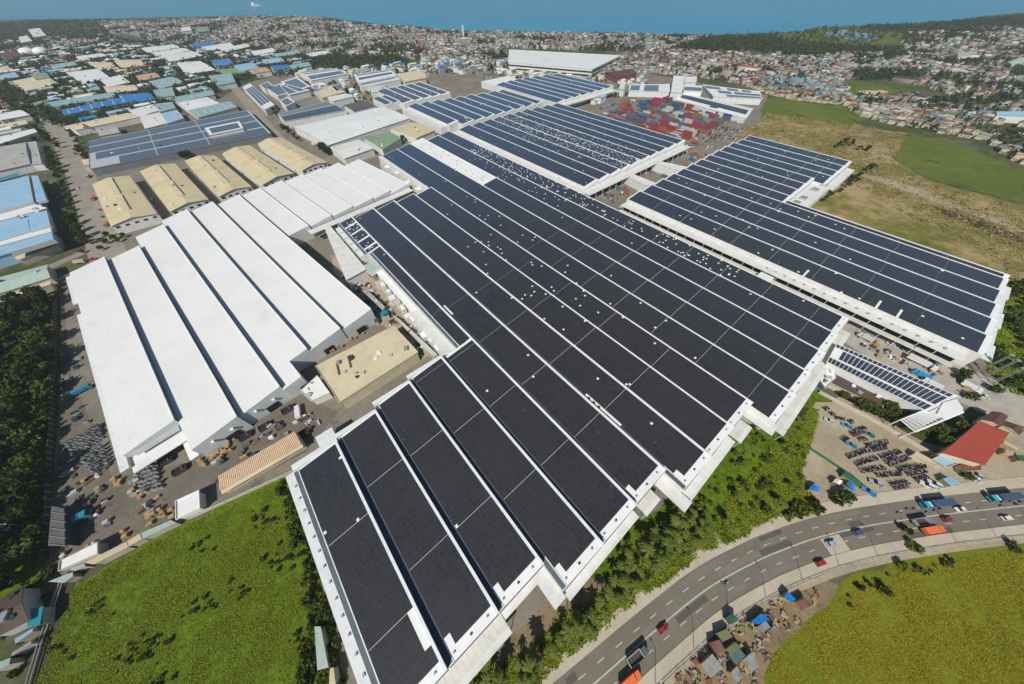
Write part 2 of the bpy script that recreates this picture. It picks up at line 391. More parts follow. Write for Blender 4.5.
def vnoise(P, scale, seed=0):
    rg = np.random.default_rng(seed+991); T = rg.random((64, 64)); q = np.asarray(P)/scale
    i = np.floor(q).astype(int); f = q-i; f = f*f*(3-2*f); a, b = i[:, 0] % 64, i[:, 1] % 64; a1, b1 = (a+1) % 64, (b+1) % 64
    return (T[a, b]*(1-f[:, 0])+T[a1, b]*f[:, 0])*(1-f[:, 1])+(T[a, b1]*(1-f[:, 0])+T[a1, b1]*f[:, 0])*f[:, 1]
def inpoly(P, poly):
    x, y = P[:, 0], P[:, 1]; r = np.zeros(len(P), bool); n = len(poly)
    for i in range(n):
        x0, y0 = poly[i]; x1, y1 = poly[(i+1) % n]
        c = ((y0 > y) != (y1 > y)) & (x < (x1-x0)*(y-y0)/(y1-y0+1e-12)+x0); r ^= c
    return r
def area(poly):
    n = len(poly); return abs(sum(poly[i][0]*poly[(i+1) % n][1]-poly[(i+1) % n][0]*poly[i][1] for i in range(n)))/2
def scatter(poly, n, mind=0.0):
    P = np.array(poly); lo, hi = P.min(0), P.max(0); out = []; tries = 0
    cells = {}
    while len(out) < n and tries < 60:
        tries += 1
        c = RNG.uniform(lo, hi, (max(n*3, 50), 2)); c = c[inpoly(c, poly)]
        for p in c:
            if len(out) >= n: break
            if mind:
                k = (int(p[0]//mind), int(p[1]//mind)); bad = False
                for i in (-1, 0, 1):
                    for j in (-1, 0, 1):
                        for q in cells.get((k[0]+i, k[1]+j), ()):
                            if (q[0]-p[0])**2+(q[1]-p[1])**2 < mind*mind: bad = True
                if bad: continue
                cells.setdefault(k, []).append(p)
            out.append((float(p[0]), float(p[1])))
    return out
def wp(pts, z=0): return [G(p, z) for p in pts]
# ------------------------------------------------------------------ the setting
ROUGH = ('marsh_m', 'dirtfield_m', 'lush_m', 'yellowgreen_m', 'sand_m', 'camp_m', 'tan_m', 'ditch_m')
def sheet(name, poly, z, mat, kind='structure'):
    if mat in ROUGH:          # natural edges wander
        rq = random.Random(len(poly)+int(abs(poly[0][0]))); out = []
        for (a, b) in zip(poly, poly[1:]+poly[:1]):
            d = math.hypot(b[0]-a[0], b[1]-a[1]); n = max(1, min(60, int(d/5))); j = min(1.6+d*.008, 5)
            for i in range(n):
                t = i/n; w_ = j*(1 if i else .3); out.append((a[0]+(b[0]-a[0])*t+rq.gauss(0, w_*.5), a[1]+(b[1]-a[1])*t+rq.gauss(0, w_*.5)))
        poly = out
    m = MB(mat)
    A = sum(poly[i][0]*poly[(i+1) % len(poly)][1]-poly[(i+1) % len(poly)][0]*poly[i][1] for i in range(len(poly)))
    if A < 0: poly = poly[::-1]
    m.face([(p[0], p[1], z) for p in poly])
    o = m.build(name); o['kind'] = kind
    # triangulate concave outlines properly
    import bmesh
    bm = bmesh.new(); bm.from_mesh(o.data); bmesh.ops.triangulate(bm, faces=bm.faces[:]); bm.to_mesh(o.data); bm.free()
    return o
coast = [(-40, 23), (0, 19.5), (50, 19), (100, 18.5), (180, 17), (256, 15.2), (320, 16), (350, 20.5), (385, 24.5), (412, 25.5), (445, 30), (512, 31), (612, 32.8), (712, 35), (768, 33), (800, 31.5), (830, 27), (875, 24.5), (930, 22.5), (968, 19), (985, 15.5), (1024, 12.5), (1060, 10.5)]
cw = wp(coast)
land_poly = [(-6400, cw[0][1]*0.8)] + cw + [(6400, cw[-1][1]), (6400, -400), (-6400, -400)]
sheet('ground', land_poly, 0.0, 'land_m')
m = MB('sea_m'); m.face([(-6450, -450, -0.8), (6450, -450, -0.8), (6450, 6450, -0.8), (-6450, 6450, -0.8)]); tag(m.build('sea'), kind='structure')
sheet('lagoon', wp(Q(768, 0, [(225, 132), (262, 122), (330, 118), (420, 140), (445, 155), (400, 166), (330, 160), (290, 150)], 4)), 0.05, 'lagoon_m')
sheet('fish_pond', wp(Q(768, 0, [(570, 116), (640, 110), (700, 118), (790, 106), (800, 113), (720, 126), (640, 126), (580, 123)], 4)), 0.05, 'lagoon_m')

yard = [(105, 240), (60, 296), (57, 420), (50, 530), (45, 585), (60, 578), (110, 555), (190, 517), (300, 466), (325, 600), (348, 700), (470, 700), (545, 625), (600, 585), (700, 535), (765, 455), (800, 400), (860, 370), (960, 410), (1000, 398), (985, 352), (1003, 272), (850, 190), (850, 165), (755, 137), (768, 95), (640, 72), (520, 68), (440, 72), (300, 70), (250, 82), (200, 110), (90, 165)]
sheet('industrial_yard', wp(yard), 0.02, 'yard_m')
sheet('loading_yard', wp([(63, 300), (70, 370), (112, 478), (190, 462), (300, 395), (338, 412), (306, 452), (188, 514), (112, 553), (52, 580), (52, 520), (62, 420)]), 0.05, 'asphalt_yard_m')
sheet('storage_ground', wp([(330, 255), (355, 262), (395, 305), (440, 350), (420, 362), (378, 318), (340, 285)]), 0.05, 'tan_m')
sheet('service_road', wp([(618, 207), (640, 198), (860, 312), (985, 376), (1040, 398), (1040, 432), (985, 414), (930, 388), (880, 366), (838, 338), (845, 318), (760, 276)]), 0.05, 'concrete')
sheet('container_yard', wp([(585, 130), (600, 112), (650, 98), (735, 118), (745, 122), (700, 150), (690, 140)]), 0.05, 'yard_m')
# fields
sheet('left_field', wp([(32, 690), (72, 586), (110, 562), (190, 520), (290, 474), (326, 600), (350, 690), (380, 800), (-30, 800)]), 0.03, 'lush_m')
sheet('right_field', wp([(745, 700), (772, 650), (800, 622), (835, 588), (900, 560), (960, 545), (1024, 534), (1100, 524), (1120, 800), (740, 800)]), 0.03, 'yellowgreen_m')
sheet('dry_field', wp([(735, 140), (768, 112), (830, 118), (872, 128), (912, 134), (892, 158), (930, 180), (1024, 206), (1110, 235), (1120, 330), (1008, 290), (985, 290), (830, 215), (800, 205), (830, 175), (757, 150)]), 0.03, 'dirtfield_m')
sheet('marsh', wp([(908, 132), (960, 145), (1024, 170), (1024, 203), (938, 181), (892, 160)]), 0.045, 'marsh_m')
sheet('meadow', wp([(768, 97), (800, 101), (850, 107), (868, 118), (850, 126), (800, 118), (760, 112)]), 0.045, 'marsh_m')
sheet('town_green', wp([(835, 80), (862, 82), (905, 88), (900, 97), (860, 96), (838, 90)]), 0.045, 'marsh_m')
sheet('clearing', wp([(856, 91), (880, 90), (890, 92), (870, 95)]), 0.06, 'sand_m')
sheet('far_field', wp([(52, 28), (105, 26), (108, 33), (60, 35)]), 0.045, 'marsh_m')
sheet('park', wp([(335, 46), (370, 45), (385, 52), (345, 54)]), 0.045, 'marsh_m')
sheet('scrub_verge', wp([(992, 300), (1004, 276), (1110, 300), (1110, 420), (1024, 395), (985, 372)]), 0.058, 'lush_m')
sheet('woodland_floor', wp([(-30, 312), (52, 292), (60, 330), (57, 420), (50, 530), (42, 590), (30, 600), (-60, 610)]), 0.04, 'lush_m')
sheet('verge', wp([(440, 700), (520, 628), (590, 585), (590, 550), (650, 515), (700, 468), (760, 412), (805, 385), (835, 404), (800, 430), (795, 470), (820, 505), (780, 515), (690, 561), (640, 598), (528, 690)]), 0.06, 'lush_m')
sheet('camp_ground', wp([(640, 700), (668, 676), (710, 635), (750, 606), (800, 580), (838, 584), (826, 606), (808, 622), (782, 640), (772, 655), (766, 700)]), 0.05, 'camp_m')
sheet('marsh', wp([(690, 36), (768, 33.5), (800, 32), (826, 27), (880, 24.5), (905, 30), (900, 42), (860, 47), (780, 44), (700, 42)]), 0.03, 'marsh_m')
sheet('bare_soil', wp([(480, 672), (520, 628), (560, 600), (600, 575), (612, 590), (575, 622), (540, 650), (500, 690)]), 0.068, 'camp_m')
sheet('dirt_track', wp([(850, 172), (880, 176), (940, 196), (1030, 232), (1030, 235), (930, 199.5), (870, 179)]), 0.06, 'tan_m')
sheet('ditch', wp([(930, 205), (960, 214), (1000, 228), (1060, 252), (1060, 257), (1000, 236), (950, 218)]), 0.06, 'ditch_m')
sheet('parking_lot', wp([(812, 408), (838, 396), (905, 432), (958, 458), (945, 482), (868, 496), (825, 505), (800, 492), (796, 450)]), 0.09, 'tan_m')
sheet('dirt_yard', wp([(925, 482), (948, 462), (1010, 425), (1110, 440), (1110, 485), (960, 492)]), 0.075, 'tan_m')

# highway: surveyed centre line, offset sideways
ctr = np.array([(-40, -62), (-14, -46), (24, -26), (51, -12), (73, -1.5), (95, 6.3), (108, 10), (125, 14), (145, 17.3), (167, 19.8), (182, 21.2), (220, 24), (270, 27), (330, 29.5)])
def resample(P, step):
    # Catmull-Rom through the surveyed points
    out = []
    for i in range(1, len(P)-2):
        for t in np.linspace(0, 1, 12, endpoint=False):
            a, b, c, d = P[i-1], P[i], P[i+1], P[i+2]
            out.append(0.5*((2*b)+(-a+c)*t+(2*a-5*b+4*c-d)*t*t+(-a+3*b-3*c+d)*t**3))
    out = np.array(out); s = np.r_[0, np.cumsum(np.hypot(*np.diff(out, axis=0).T))]
    t = np.arange(0, s[-1], step)
    return np.c_[np.interp(t, s, out[:, 0]), np.interp(t, s, out[:, 1])]
ROAD = resample(ctr, 1.0)
tan = np.gradient(ROAD, axis=0); tan /= np.hypot(*tan.T)[:, None]; NRM = np.c_[-tan[:, 1], tan[:, 0]]
def road_pt(s, off):
    i = int(min(max(s, 0), len(ROAD)-1)); p = ROAD[i]+NRM[i]*off; return (float(p[0]), float(p[1]))
def road_yaw(s):
    i = int(min(max(s, 0), len(ROAD)-1)); return math.atan2(tan[i][1], tan[i][0])
def road_s(xy):
    d = np.hypot(*(ROAD-np.array(xy)).T); i = int(d.argmin()); off = float((np.array(xy)-ROAD[i]) @ NRM[i]); return i, off
def ribbon(name, o0, o1, z, mat, s0=0, s1=None, step=2, kind='structure', h=None, mb=None):
    s1 = len(ROAD)-1 if s1 is None else s1
    mm = mb or MB(mat); ss = list(range(int(s0), int(s1)+1, step))
    if ss[-1] != int(s1): ss.append(int(s1))
    for a, b in zip(ss[:-1], ss[1:]):
        P = [road_pt(a, o0), road_pt(b, o0), road_pt(b, o1), road_pt(a, o1)]
        if h: mm.prism(P, z, z+h, mat)
        else:
            q = [(p[0], p[1], z) for p in P]
            mm.face(q if o1 > o0 else q[::-1], mat)
    if mb is None: return tag(mm.build(name), kind=kind)
ribbon('highway', -6.4, 6.6, 0.10, 'asphalt_m')
ribbon('pavement', 6.6, 10.8, 0.10, 'pavement_m', h=0.14)
ribbon('pavement', -10.6, -6.4, 0.10, 'pavement_m', h=0.14)
ribbon('soil_strip', -12.4, -10.6, 0.11, 'tan_m', s0=40)
ribbon('soil_strip', 10.8, 13.2, 0.11, 'tan_m', s0=70)
ln_ = MB('line_paint')
L_ = len(ROAD)
ribbon('', -0.22, 0.22, 0.115, 'line_paint', 0, L_-1, mb=ln_)
for off in (-3.25, 3.25):
    for s in range(0, L_-4, 8): ribbon('', off-0.15, off+0.15, 0.115, 'line_paint', s, s+3, 3, mb=ln_)
tag(ln_.build('lane_marking'), kind='structure')
rp_ = random.Random(3)
for i in range(18):
    s_ = rp_.uniform(20, L_-20); o_ = rp_.choice((-4.8, -1.6, 1.7, 4.9))+rp_.uniform(-.4, .4); ribbon('road_patch', o_-rp_.uniform(.5, 1.3), o_+rp_.uniform(.5, 1.3), 0.106+i*.0003, rp_.choice(('patch_dark', 'patch_pale')), s_, s_+rp_.uniform(4, 22))
sc0, _ = road_s(G((832, 542)))
ribbon('concrete_patch', -10.6, -0.6, 0.135, 'pavement_m', sc0-4, sc0+5)
# inland roads of the industrial park
def road_strip(name, pts, w, z, mat):
    P = resample(np.array([pts[0]]+pts+[pts[-1]], float), 12.0); t = np.gradient(P, axis=0); t /= np.hypot(*t.T)[:, None]+1e-9
    n = np.c_[-t[:, 1], t[:, 0]]; mm = MB(mat)
    for i in range(len(P)-1):
        a, b = P[i], P[i+1]; na, nb = n[i]*w/2, n[i+1]*w/2
        mm.face([(*(a-na), z), (*(b-nb), z), (*(b+nb), z), (*(a+na), z)])
    return tag(mm.build(name), kind='structure')
road_strip('park_road', wp([(112, 268), (103, 240), (92, 205), (79, 172), (66, 145), (54, 124), (30, 106), (0, 92), (-40, 78)]), 24, 0.06, 'farroad_m')
road_strip('park_road', wp([(-20, 300), (30, 276), (75, 256), (108, 242)]), 9, 0.07, 'farroad_m')
road_strip('park_road', wp([(330, 186), (290, 150), (262, 120), (238, 92), (224, 76)]), 14, 0.06, 'farroad_m')
road_strip('town_street', wp([(793, 100), (800, 88), (808, 76), (815, 66)]), 10, 0.06, 'farroad_m')
road_strip('town_street', wp([(640, 74), (690, 66), (730, 58), (752, 50)]), 10, 0.06, 'farroad_m')
road_strip('town_street', wp([(420, 52), (500, 44), (610, 44), (720, 52)]), 10, 0.065, 'farroad_m')

# ------------------------------------------------------------------ buildings
FOOT = []
def saw(name, label, cat, fr, bays, zl, zh, roof='roof_white', wall='wall_white', panel=None, clere='clerestory', ledge=1.3, aisles=None, hole=None, cell=2.0, windows=(), inner_gap=0.6, cellw=1.6, group=None):
    """north-light factory: each bay b0..b1 slopes up to a vertical face; bays=(b0,b1,a0,a1,[p0,p1])"""
    ca = sum((b[2]+b[3])/2 for b in bays)/len(bays); cb = sum((b[0]+b[1])/2 for b in bays)/len(bays)
    r = root(name, fr.w(ca, cb), label, cat, group)
    W = fr.w
    gap_of = inner_gap if callable(inner_gap) else (lambda k: inner_gap)
    led_of = ledge if callable(ledge) else (lambda k: ledge)
    for k, bay in enumerate(bays):
        FOOT.append([fr.w(bay[2]-8, bay[0]-(4 if k == 0 else 0)), fr.w(bay[3]+3, bay[0]-(4 if k == 0 else 0)), fr.w(bay[3]+3, bay[1]+2), fr.w(bay[2]-8, bay[1]+2)])
        b0, b1, a0, a1 = bay[:4]; b0 += 0.02; inner_gap = gap_of(k); ledge = led_of(k)
        m = MB(roof)
        V = lambda a, b, z: (*W(a, b), z)
        m.face([V(a0, b0, zl), V(a0, b1, zh), V(a1, b1, zh), V(a1, b0, zl)], roof)
        m.face([V(a0, b1, 0), V(a1, b1, 0), V(a1, b1, zh), V(a0, b1, zh)], clere)
        m.face([V(a1, b0, 0), V(a0, b0, 0), V(a0, b0, zl), V(a1, b0, zl)], wall)
        m.face([V(a0, b0, 0), V(a0, b1, 0), V(a0, b1, zh), V(a0, b0, zl)], wall)
        m.face([V(a1, b1, 0), V(a1, b0, 0), V(a1, b0, zl), V(a1, b1, zh)], wall)
        bay_o = m.build('roof_bay', r)
        sl = (zh-zl)/(b1-b0)
        # flat capping along the high edge, gutter flashing along the low edge, barge flashings at the ends
        g = MB('ledge_white')
        def bar(aa, ab, ba, bb, za, zb, t):
            P = [W(aa, ba), W(ab, ba), W(ab, bb), W(aa, bb)]; zz = [za, za, zb, zb]
            g.prism(P, [z-0.02 for z in zz], [z+t for z in zz])
        bar(a0, a1, b1-ledge, b1+0.12, zh-0.12, zh, 0.32)
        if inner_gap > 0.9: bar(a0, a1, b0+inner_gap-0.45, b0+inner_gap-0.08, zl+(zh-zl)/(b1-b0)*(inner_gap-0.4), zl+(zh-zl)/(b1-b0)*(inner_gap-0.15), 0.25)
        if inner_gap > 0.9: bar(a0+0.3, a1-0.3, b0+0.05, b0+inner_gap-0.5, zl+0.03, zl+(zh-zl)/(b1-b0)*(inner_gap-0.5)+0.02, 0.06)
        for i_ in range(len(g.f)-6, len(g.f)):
            if inner_gap > 0.9: g.m[i_] = g.mi('gutter_shade')  # dark strip paints in the shadow band under the clerestory face
        g.build('ledge', bay_o)
        if windows:
            if k in windows:
                for i in range(int((a1-a0)/6)):
                    aa = a0+(i+0.25)*6; wmb = MB('glass_dark')
                    wmb.prism([W(aa, b1+0.02), W(aa+3.6, b1+0.02), W(aa+3.6, b1+0.12), W(aa, b1+0.12)], zl+0.6, zh-0.6, bottom=True); wmb.build('window', bay_o)
        if panel and len(bay) > 4 and bay[4]:
            p0, p1 = bay[4]; c0 = bay[5] if len(bay) > 5 and bay[5] else b0+inner_gap; c1 = b1-ledge-0.12
            ncol = max(4, int((c1-c0)/cellw)); cw_ = (c1-c0)/ncol
            al = sorted(aisles(k)) if aisles else []
            pm = MB(panel)
            zz = lambda b: zl+sl*(b-b0)+0.16
            cuts = [p0]+[x for x in al if p0 < x < p1]+[p1]
            for j in range(ncol):
                ba, bb = c0+j*cw_, c0+(j+1)*cw_
                for q in range(len(cuts)-1):
                    s0 = cuts[q]+(0.08 if q else 0); s1 = cuts[q+1]-(0.08 if q < len(cuts)-2 else 0)
                    n = max(1, int((s1-s0)/cell)); st = (s1-s0)/n; run = None
                    for i in range(n+1):
                        solid = i < n and not (hole and hole(k, s0+(i+0.5)*st, (ba+bb)/2))
                        if solid and run is None: run = i
                        if (not solid) and run is not None:
                            x0, x1 = s0+run*st, s0+i*st
                            P = [W(x0, ba), W(x1, ba), W(x1, bb), W(x0, bb)]; Z = [zz(ba), zz(ba), zz(bb), zz(bb)]
                            pm.prism(P, [z-0.08 for z in Z], Z)
                            run = None
            if pm.f: pm.build('solar_array', bay_o)
    return r
def add_box(r, fr, name, a0, a1, b0, b1, z0, z1, mat, side=None, zs=None):
    m = MB(mat); P = [fr.w(a0, b0), fr.w(a1, b0), fr.w(a1, b1), fr.w(a0, b1)]
    m.prism(P, z0, zs or z1, mat, side, True)
    return m.build(name, r)

# --- the main factory
bb = [-49.8, -29.5, -9.0, 11.7, 33.0, 53.6, 74.3, 94.7, 115.0, 134.7, 155.0, 175.0, 195.6, 216.0, 234.8]
lo = [1.8]*3+[-8.3]*3+[-18.0]*3+[-30.0]*5
hi = [93, 95.5, 100, 103, 285, 285.5, 286, 286.5, 286.8, 400.5, 406, 412, 408, 411.5]
bays = []
for k in range(14):
    pn = (lo[k], hi[k]-1); c0 = None; b0 = bb[k]; h = hi[k]
    if k == 4: pass
    if k == 11: pn = (lo[k], 260)
    if k == 12: pn = (lo[k], 406)
    bays.append([b0, bb[k+1], lo[k]-3.2, h, pn, c0])
# bay 4 is narrower north of the step
bays[4] = [33.0, 53.6, lo[4]-3.2, 103.2, (lo[4], 101.5), None]
bays.insert(5, [43.2, 53.6, 103.2, 226, (103.6, 225.5), None])
bays.insert(6, [40.0, 53.6, 226, 285, (227, 284), None])
RH = random.Random(11)
def main_aisles(k):
    k2 = k if k < 5 else max(4, k-2)
    if k2 <= 0: return [18.5, 55.5]
    if k2 <= 2: return [28.8, 65.9]
    if k2 <= 4: return [24.8, 62.2, 98.6, 135.6, 173, 211]
    if k2 <= 8: return [24, 61.2, 99, 135.4, 172.5, 211, 248.3]
    return [-18.5, 9.6, 38, 66.5, 93.3, 122, 149, 176.4, 204, 232, 260, 288, 316, 344, 372]
def main_hole(k, a, b):
    k2 = k if k < 5 else max(4, k-2)
    if k == 6:
        return RH.random() < (0.10 if a < 230 else 0.05) or (a > 232 and (a-232) % 13 < 2.2)
    d = 0.0008
    if k2 == 13:
        if a > 344: d = 0.006
        elif a > 90: d = 0.02+0.10*max(0, (a-90)/250)**1.2
        elif a > 30: d = 0.05
    elif k2 == 12 and 150 < a < 330: d = 0.02
    elif k2 in (7, 8) and 20 < a < 190: d = 0.010
    elif k2 in (9,): d = 0.004
    elif k2 == 0: d = 0.002
    if k2 == 5 and 128 < a < 139 and b < 57.6: return True
    if k2 == 7 and 28 < a < 60 and b > 92: return False
    if k2 == 6 and 14 < a < 36 and b < 77.5: return True
    if k2 == 0 and b > -32.4 and 6 < a < 18: return True
    if k2 in (1, 2, 3, 5, 6) and a < lo[k2]+4 and b-bb[k2] < 4.6: return True
    return RH.random() < d
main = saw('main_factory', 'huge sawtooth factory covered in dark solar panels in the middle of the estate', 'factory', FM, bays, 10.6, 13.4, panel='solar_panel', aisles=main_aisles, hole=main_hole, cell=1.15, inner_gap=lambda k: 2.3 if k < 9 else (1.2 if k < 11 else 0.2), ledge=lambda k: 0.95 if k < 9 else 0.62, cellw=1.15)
# white parapets, canopies and annexes around it
def edge_parts(r, fr, a_lo, b0, b1, dep, zc=6.2, mat='canopy', eav=12.0):
    add_box(r, fr, 'canopy', a_lo-3.2-dep, a_lo-3.22, b0, b1, zc-0.35, zc, mat, 'wall_white', zs=[zc-0.5, zc, zc, zc-0.5])
    nn = max(2, int((b1-b0)/8))
    for i in range(nn+1):
        b = b0+(b1-b0)*i/nn; m = MB('wall_white')
        m.tube((*fr.w(a_lo-3.0-dep+0.4, min(max(b, b0+0.2), b1-0.2)), 0), (*fr.w(a_lo-3.0-dep+0.4, min(max(b, b0+0.2), b1-0.2)), zc-0.6), 0.14); m.build('canopy_post', r)
edge_parts(main, FM, 1.8, -49.0, -9.2, 7.0, mat='canopy')
edge_parts(main, FM, 1.8, -9.0, 9.0, 3.0, mat='canopy_clean')
edge_parts(main, FM, -8.3, 11.9, 53.4, 4.0, mat='canopy_clean')
edge_parts(main, FM, -8.3, 56.0, 66.0, 6.0, mat='canopy')
edge_parts(main, FM, -18.0, 70.0, 114.8, 5.0, mat='canopy_clean')
edge_parts(main, FM, -18.0, 116.0, 128.0, 7.0, mat='canopy')
edge_parts(main, FM, -30.0, 134.9, 234.6, 6.5, mat='canopy')
for (a0, a1, b0, b1) in ((-13.6, -1.6, 6.2, 11.6), (-26.4, -11.6, 68.4, 74.2), (-35.6, -21.4, 129.6, 134.6)):
    add_box(main, FM, 'side_canopy', a0, a1, b0, b1, 7.2, 7.6, 'canopy_clean', 'wall_white')
for k in range(14):
    for i in range(3):
        b_ = bb[k]+3+i*6.8; z_ = 10.6+(b_-bb[k])/20.5*2.8; add_box(main, FM, 'roof_vent', lo[k]-1.7, lo[k]-1.1, b_, b_+0.8, z_-0.1, z_+0.45, 'dark_steel' if i == 1 else 'steel')
    add_box(main, FM, 'gutter_shade', lo[k]-3.6, lo[k]-3.21, bb[k]+0.3, bb[k+1]-0.3, 10.0, 10.35, 'gutter_shade')  # dark bar drawing the gap line between eave and canopy
add_box(main, FM, 'eave', 0, 93.6, -53.2, -49.9, 9.6, 10.4, 'ledge_white', 'wall_white')
for a0 in range(2, 92, 6):
    add_box(main, FM, 'roof_vent', a0, a0+0.9, -51.2, -50.5, 10.4, 10.8, 'steel')
add_box(main, FM, 'parapet', 93.2, 96.4, -49.6, -29.6, 9.8, 11.4, 'ledge_white', 'wall_white')
add_box(main, FM, 'corner_roof', 94.0, 104.0, -37.5, -29.6, 6.0, 9.6, 'ledge_white', 'wall_white')
for k, (b0, b1) in enumerate(((-29.4, -9.1), (-8.9, 11.6), (11.8, 32.9))):
    add_box(main, FM, 'parapet', hi[k+1]+0.05, hi[k+1]+2.2, b0, b1, 9.8, 12.0, 'ledge_white', 'wall_white')
add_box(main, FM, 'annex_roof', 104, 150, 36.2, 43.0, 0, 8.4, 'canopy_clean', 'wall_white')
add_box(main, FM, 'annex_roof', 150.2, 206, 38.6, 43.0, 0, 7.0, 'white_clean', 'wall_white')
for i in range(13):
    a = 106+i*7.4
    add_box(main, FM, 'duct_box', a, a+3.6+1.4*(i % 2), 35.0-1.5*(i % 3 == 0), 37.6, 0, 5.5+(i % 3), 'white_clean' if i % 4 else 'cream_wall', 'wall_white')
add_box(main, FM, 'link_roof', 206.2, 218, 34.0, 43.0, 5.5, 8.6, 'pale_green', 'wall_white')
for i in range(5): add_box(main, FM, 'bay_step', 228+i*11, 237+i*11, 36.4, 39.8, 0, 9.8, 'ledge_white', 'wall_white')
add_box(main, FM, 'eave_wall', 287.4, 401, 131.0, 134.6, 0, 10.8, 'ledge_white', 'wall_white')
for i in range(9):
    add_box(main, FM, 'duct_box', 290+i*12, 295+i*12+2*(i % 2), 126.5, 130.8, 0, 6+(i % 3), 'white_clean' if i % 2 else 'cream_wall', 'wall_white')
# bare bay: unpanelled white sheeting with a few vents
for i in range(60):
    rv = MB('steel'); a = random.uniform(265, 408); b = random.uniform(176, 193); rv.box((*FM.w(a, b), 10.6+(b-175)/20*2.8+0.02), (0.6, 1.2, 0.35), R_(39), 'dark_steel' if i % 3 == 0 else 'cream_pale'); rv.build('roof_fitting', main)
# skylight strips beside the ridge caps
for (a, b) in ((66, 55.2), (26, 76.0)):
    for i in range(4): add_box(main, FM, 'roof_hatch', a+i*3.2, a+i*3.2+1.2, b, b+1.0, 11.0, 11.6, 'dark_steel')

# --- right-hand factory
bB = [263.0, 280.8, 300.5, 319.8, 339.0, 357.5, 375, 394, 412, 431, 449.5, 467, 485.5, 504.5]
bays = []
for k in range(13):
    a0 = -88 if k < 5 else (52 if k < 9 else 41)
    bays.append([bB[k], bB[k+1], a0-2.6, 148.5 if k < 11 else 146.5, (a0, 147 if k < 11 else 145.5), None])
bays.insert(5, [357.5, 364.4, -90.6, 49.2, (-88, 49), None])
RB = random.Random(5)
rightf = saw('warehouse_block', 'long solar roofed factory beside the dry field on the right', 'factory', FM, bays, 10.6, 12.9, panel='solar_panel', aisles=lambda k: [x+(k % 2)*1.5 for x in (-61, -33, -5, 23, 51, 67, 94.5, 122)], hole=lambda k, a, b: RB.random() < (0.004 if a < 60 else 0.0015) or (k < 1 and (abs(a+42) < 1 or abs(a+52) < 1 or abs(a+0) < 1) and b < 271), cell=1.3, ledge=0.7, inner_gap=0.2, cellw=1.3)
add_box(rightf, FM, 'canopy', -86, 148, 253.6, 262.9, 7.6, 8.0, 'canopy_clean', 'wall_white')
add_box(rightf, FM, 'canopy', -84, 146, 249.4, 253.4, 4.6, 5.0, 'canopy', 'wall_white')
add_box(rightf, FM, 'wall', -84, 146, 256.5, 262.8, 0, 7.0, 'wall_grey', 'dark_opening')
for i in range(30):
    a = -83+i*7.85; m = MB('wall_white'); m.tube((*FM.w(a, 249.9), 0), (*FM.w(a, 249.9), 4.6), 0.15); m.build('canopy_post', rightf); m = MB('wall_white'); m.tube((*FM.w(a, 254.2), 0), (*FM.w(a, 254.2), 7.6), 0.18); m.build('canopy_post', rightf)
for i in range(17): add_box(rightf, FM, 'roof_vent', -78+i*6.1, -76.8+i*6.1, 257.5, 258.7, 8.0, 8.7, 'steel')
for k in range(5):
    add_box(rightf, FM, 'end_canopy', -95.2+(k % 2), -90.8, bB[k]+0.3, bB[k+1]-0.5, 8.6, 9.0, 'ledge_white', 'wall_white')
add_box(rightf, FM, 'annex_roof', 34, 49, 364.8, 440, 0, 8.6, 'canopy_clean', 'wall_white')
add_box(rightf, FM, 'annex_roof', 31, 38, 440.2, 500, 0, 8.0, 'canopy_clean', 'wall_white')
for (a, b) in ((40, 386), (41, 372), (39, 412), (37, 430)): add_box(rightf, FM, 'roof_plant', a, a+5, b, b+6, 8.6, 10.4, 'steel', 'wall_grey')
add_box(rightf, FM, 'footbridge', 12, 21, 236.5, 249.2, 6.4, 9.2, 'white_clean', 'wall_white')

# --- northern solar factories
bC = [252, 270, 288, 306.5, 323, 343, 359.5, 376.5, 394.5, 413, 430.5]
RC = random.Random(9)
def holeC(k, a, b):
    d = {2: 0.04, 3: 0.12, 4: 0.12, 5: 0.04}.get(k, 0.004)
    if k in (2, 3, 4) and a > 400: d *= 0.5
    if k == 2: d *= max(0, 1-abs(a-330)/110)
    return RC.random() < d
bays = [[bC[k], bC[k+1], 188.5, 416-(k > 6)*3*(k-6), (192, 414.5-(k > 6)*3*(k-6)), None] for k in range(10)]
fC = saw('solar_factory', 'solar roofed factory speckled with white gaps between the main factory and the container yard', 'factory', FM, bays, 10.6, 12.9, panel='solar_panel', aisles=lambda k: [220, 270, 320, 370], hole=holeC, cell=1.2, ledge=0.75, inner_gap=0.2, cellw=1.1)
add_box(fC, FM, 'canopy', 184, 418, 241, 251.9, 8.2, 8.7, 'canopy_clean', 'wall_white')
add_box(fC, FM, 'canopy', 179, 188.4, 246, 430, 8.0, 8.5, 'canopy_clean', 'wall_white')
for i in range(22): add_box(fC, FM, 'duct_box', 196+i*10, 199+i*10, 236.5, 240.6, 0, 5+(i % 3), 'white_clean', 'wall_white')
for i in range(24):
    a = 186+i*10; m = MB('wall_white'); m.tube((*FM.w(a, 241.6), 0), (*FM.w(a, 241.6), 8.2), 0.18); m.build('canopy_post', fC)
for i in range(18): m = MB('wall_white'); m.tube((*FM.w(179.8, 247+i*10.6), 0), (*FM.w(179.8, 247+i*10.6), 8), 0.18); m.build('canopy_post', fC)
bC2 = [253, 269, 288, 306.8, 325, 344, 363.6, 383.7, 405.4, 421]
bays = [[bC2[k], bC2[k+1], (442 if k == 0 else 430)-2, 562-4*k, ((445 if k == 0 else 431), 560-4*k), None] for k in range(9)]
fC2 = saw('solar_factory', 'solar roofed factory of nine strips behind the white speckled roof', 'factory', FM, bays, 10.4, 12.6, panel='solar_panel', aisles=lambda k: [470, 512], hole=lambda k, a, b: RC.random() < 0.004, cell=3)
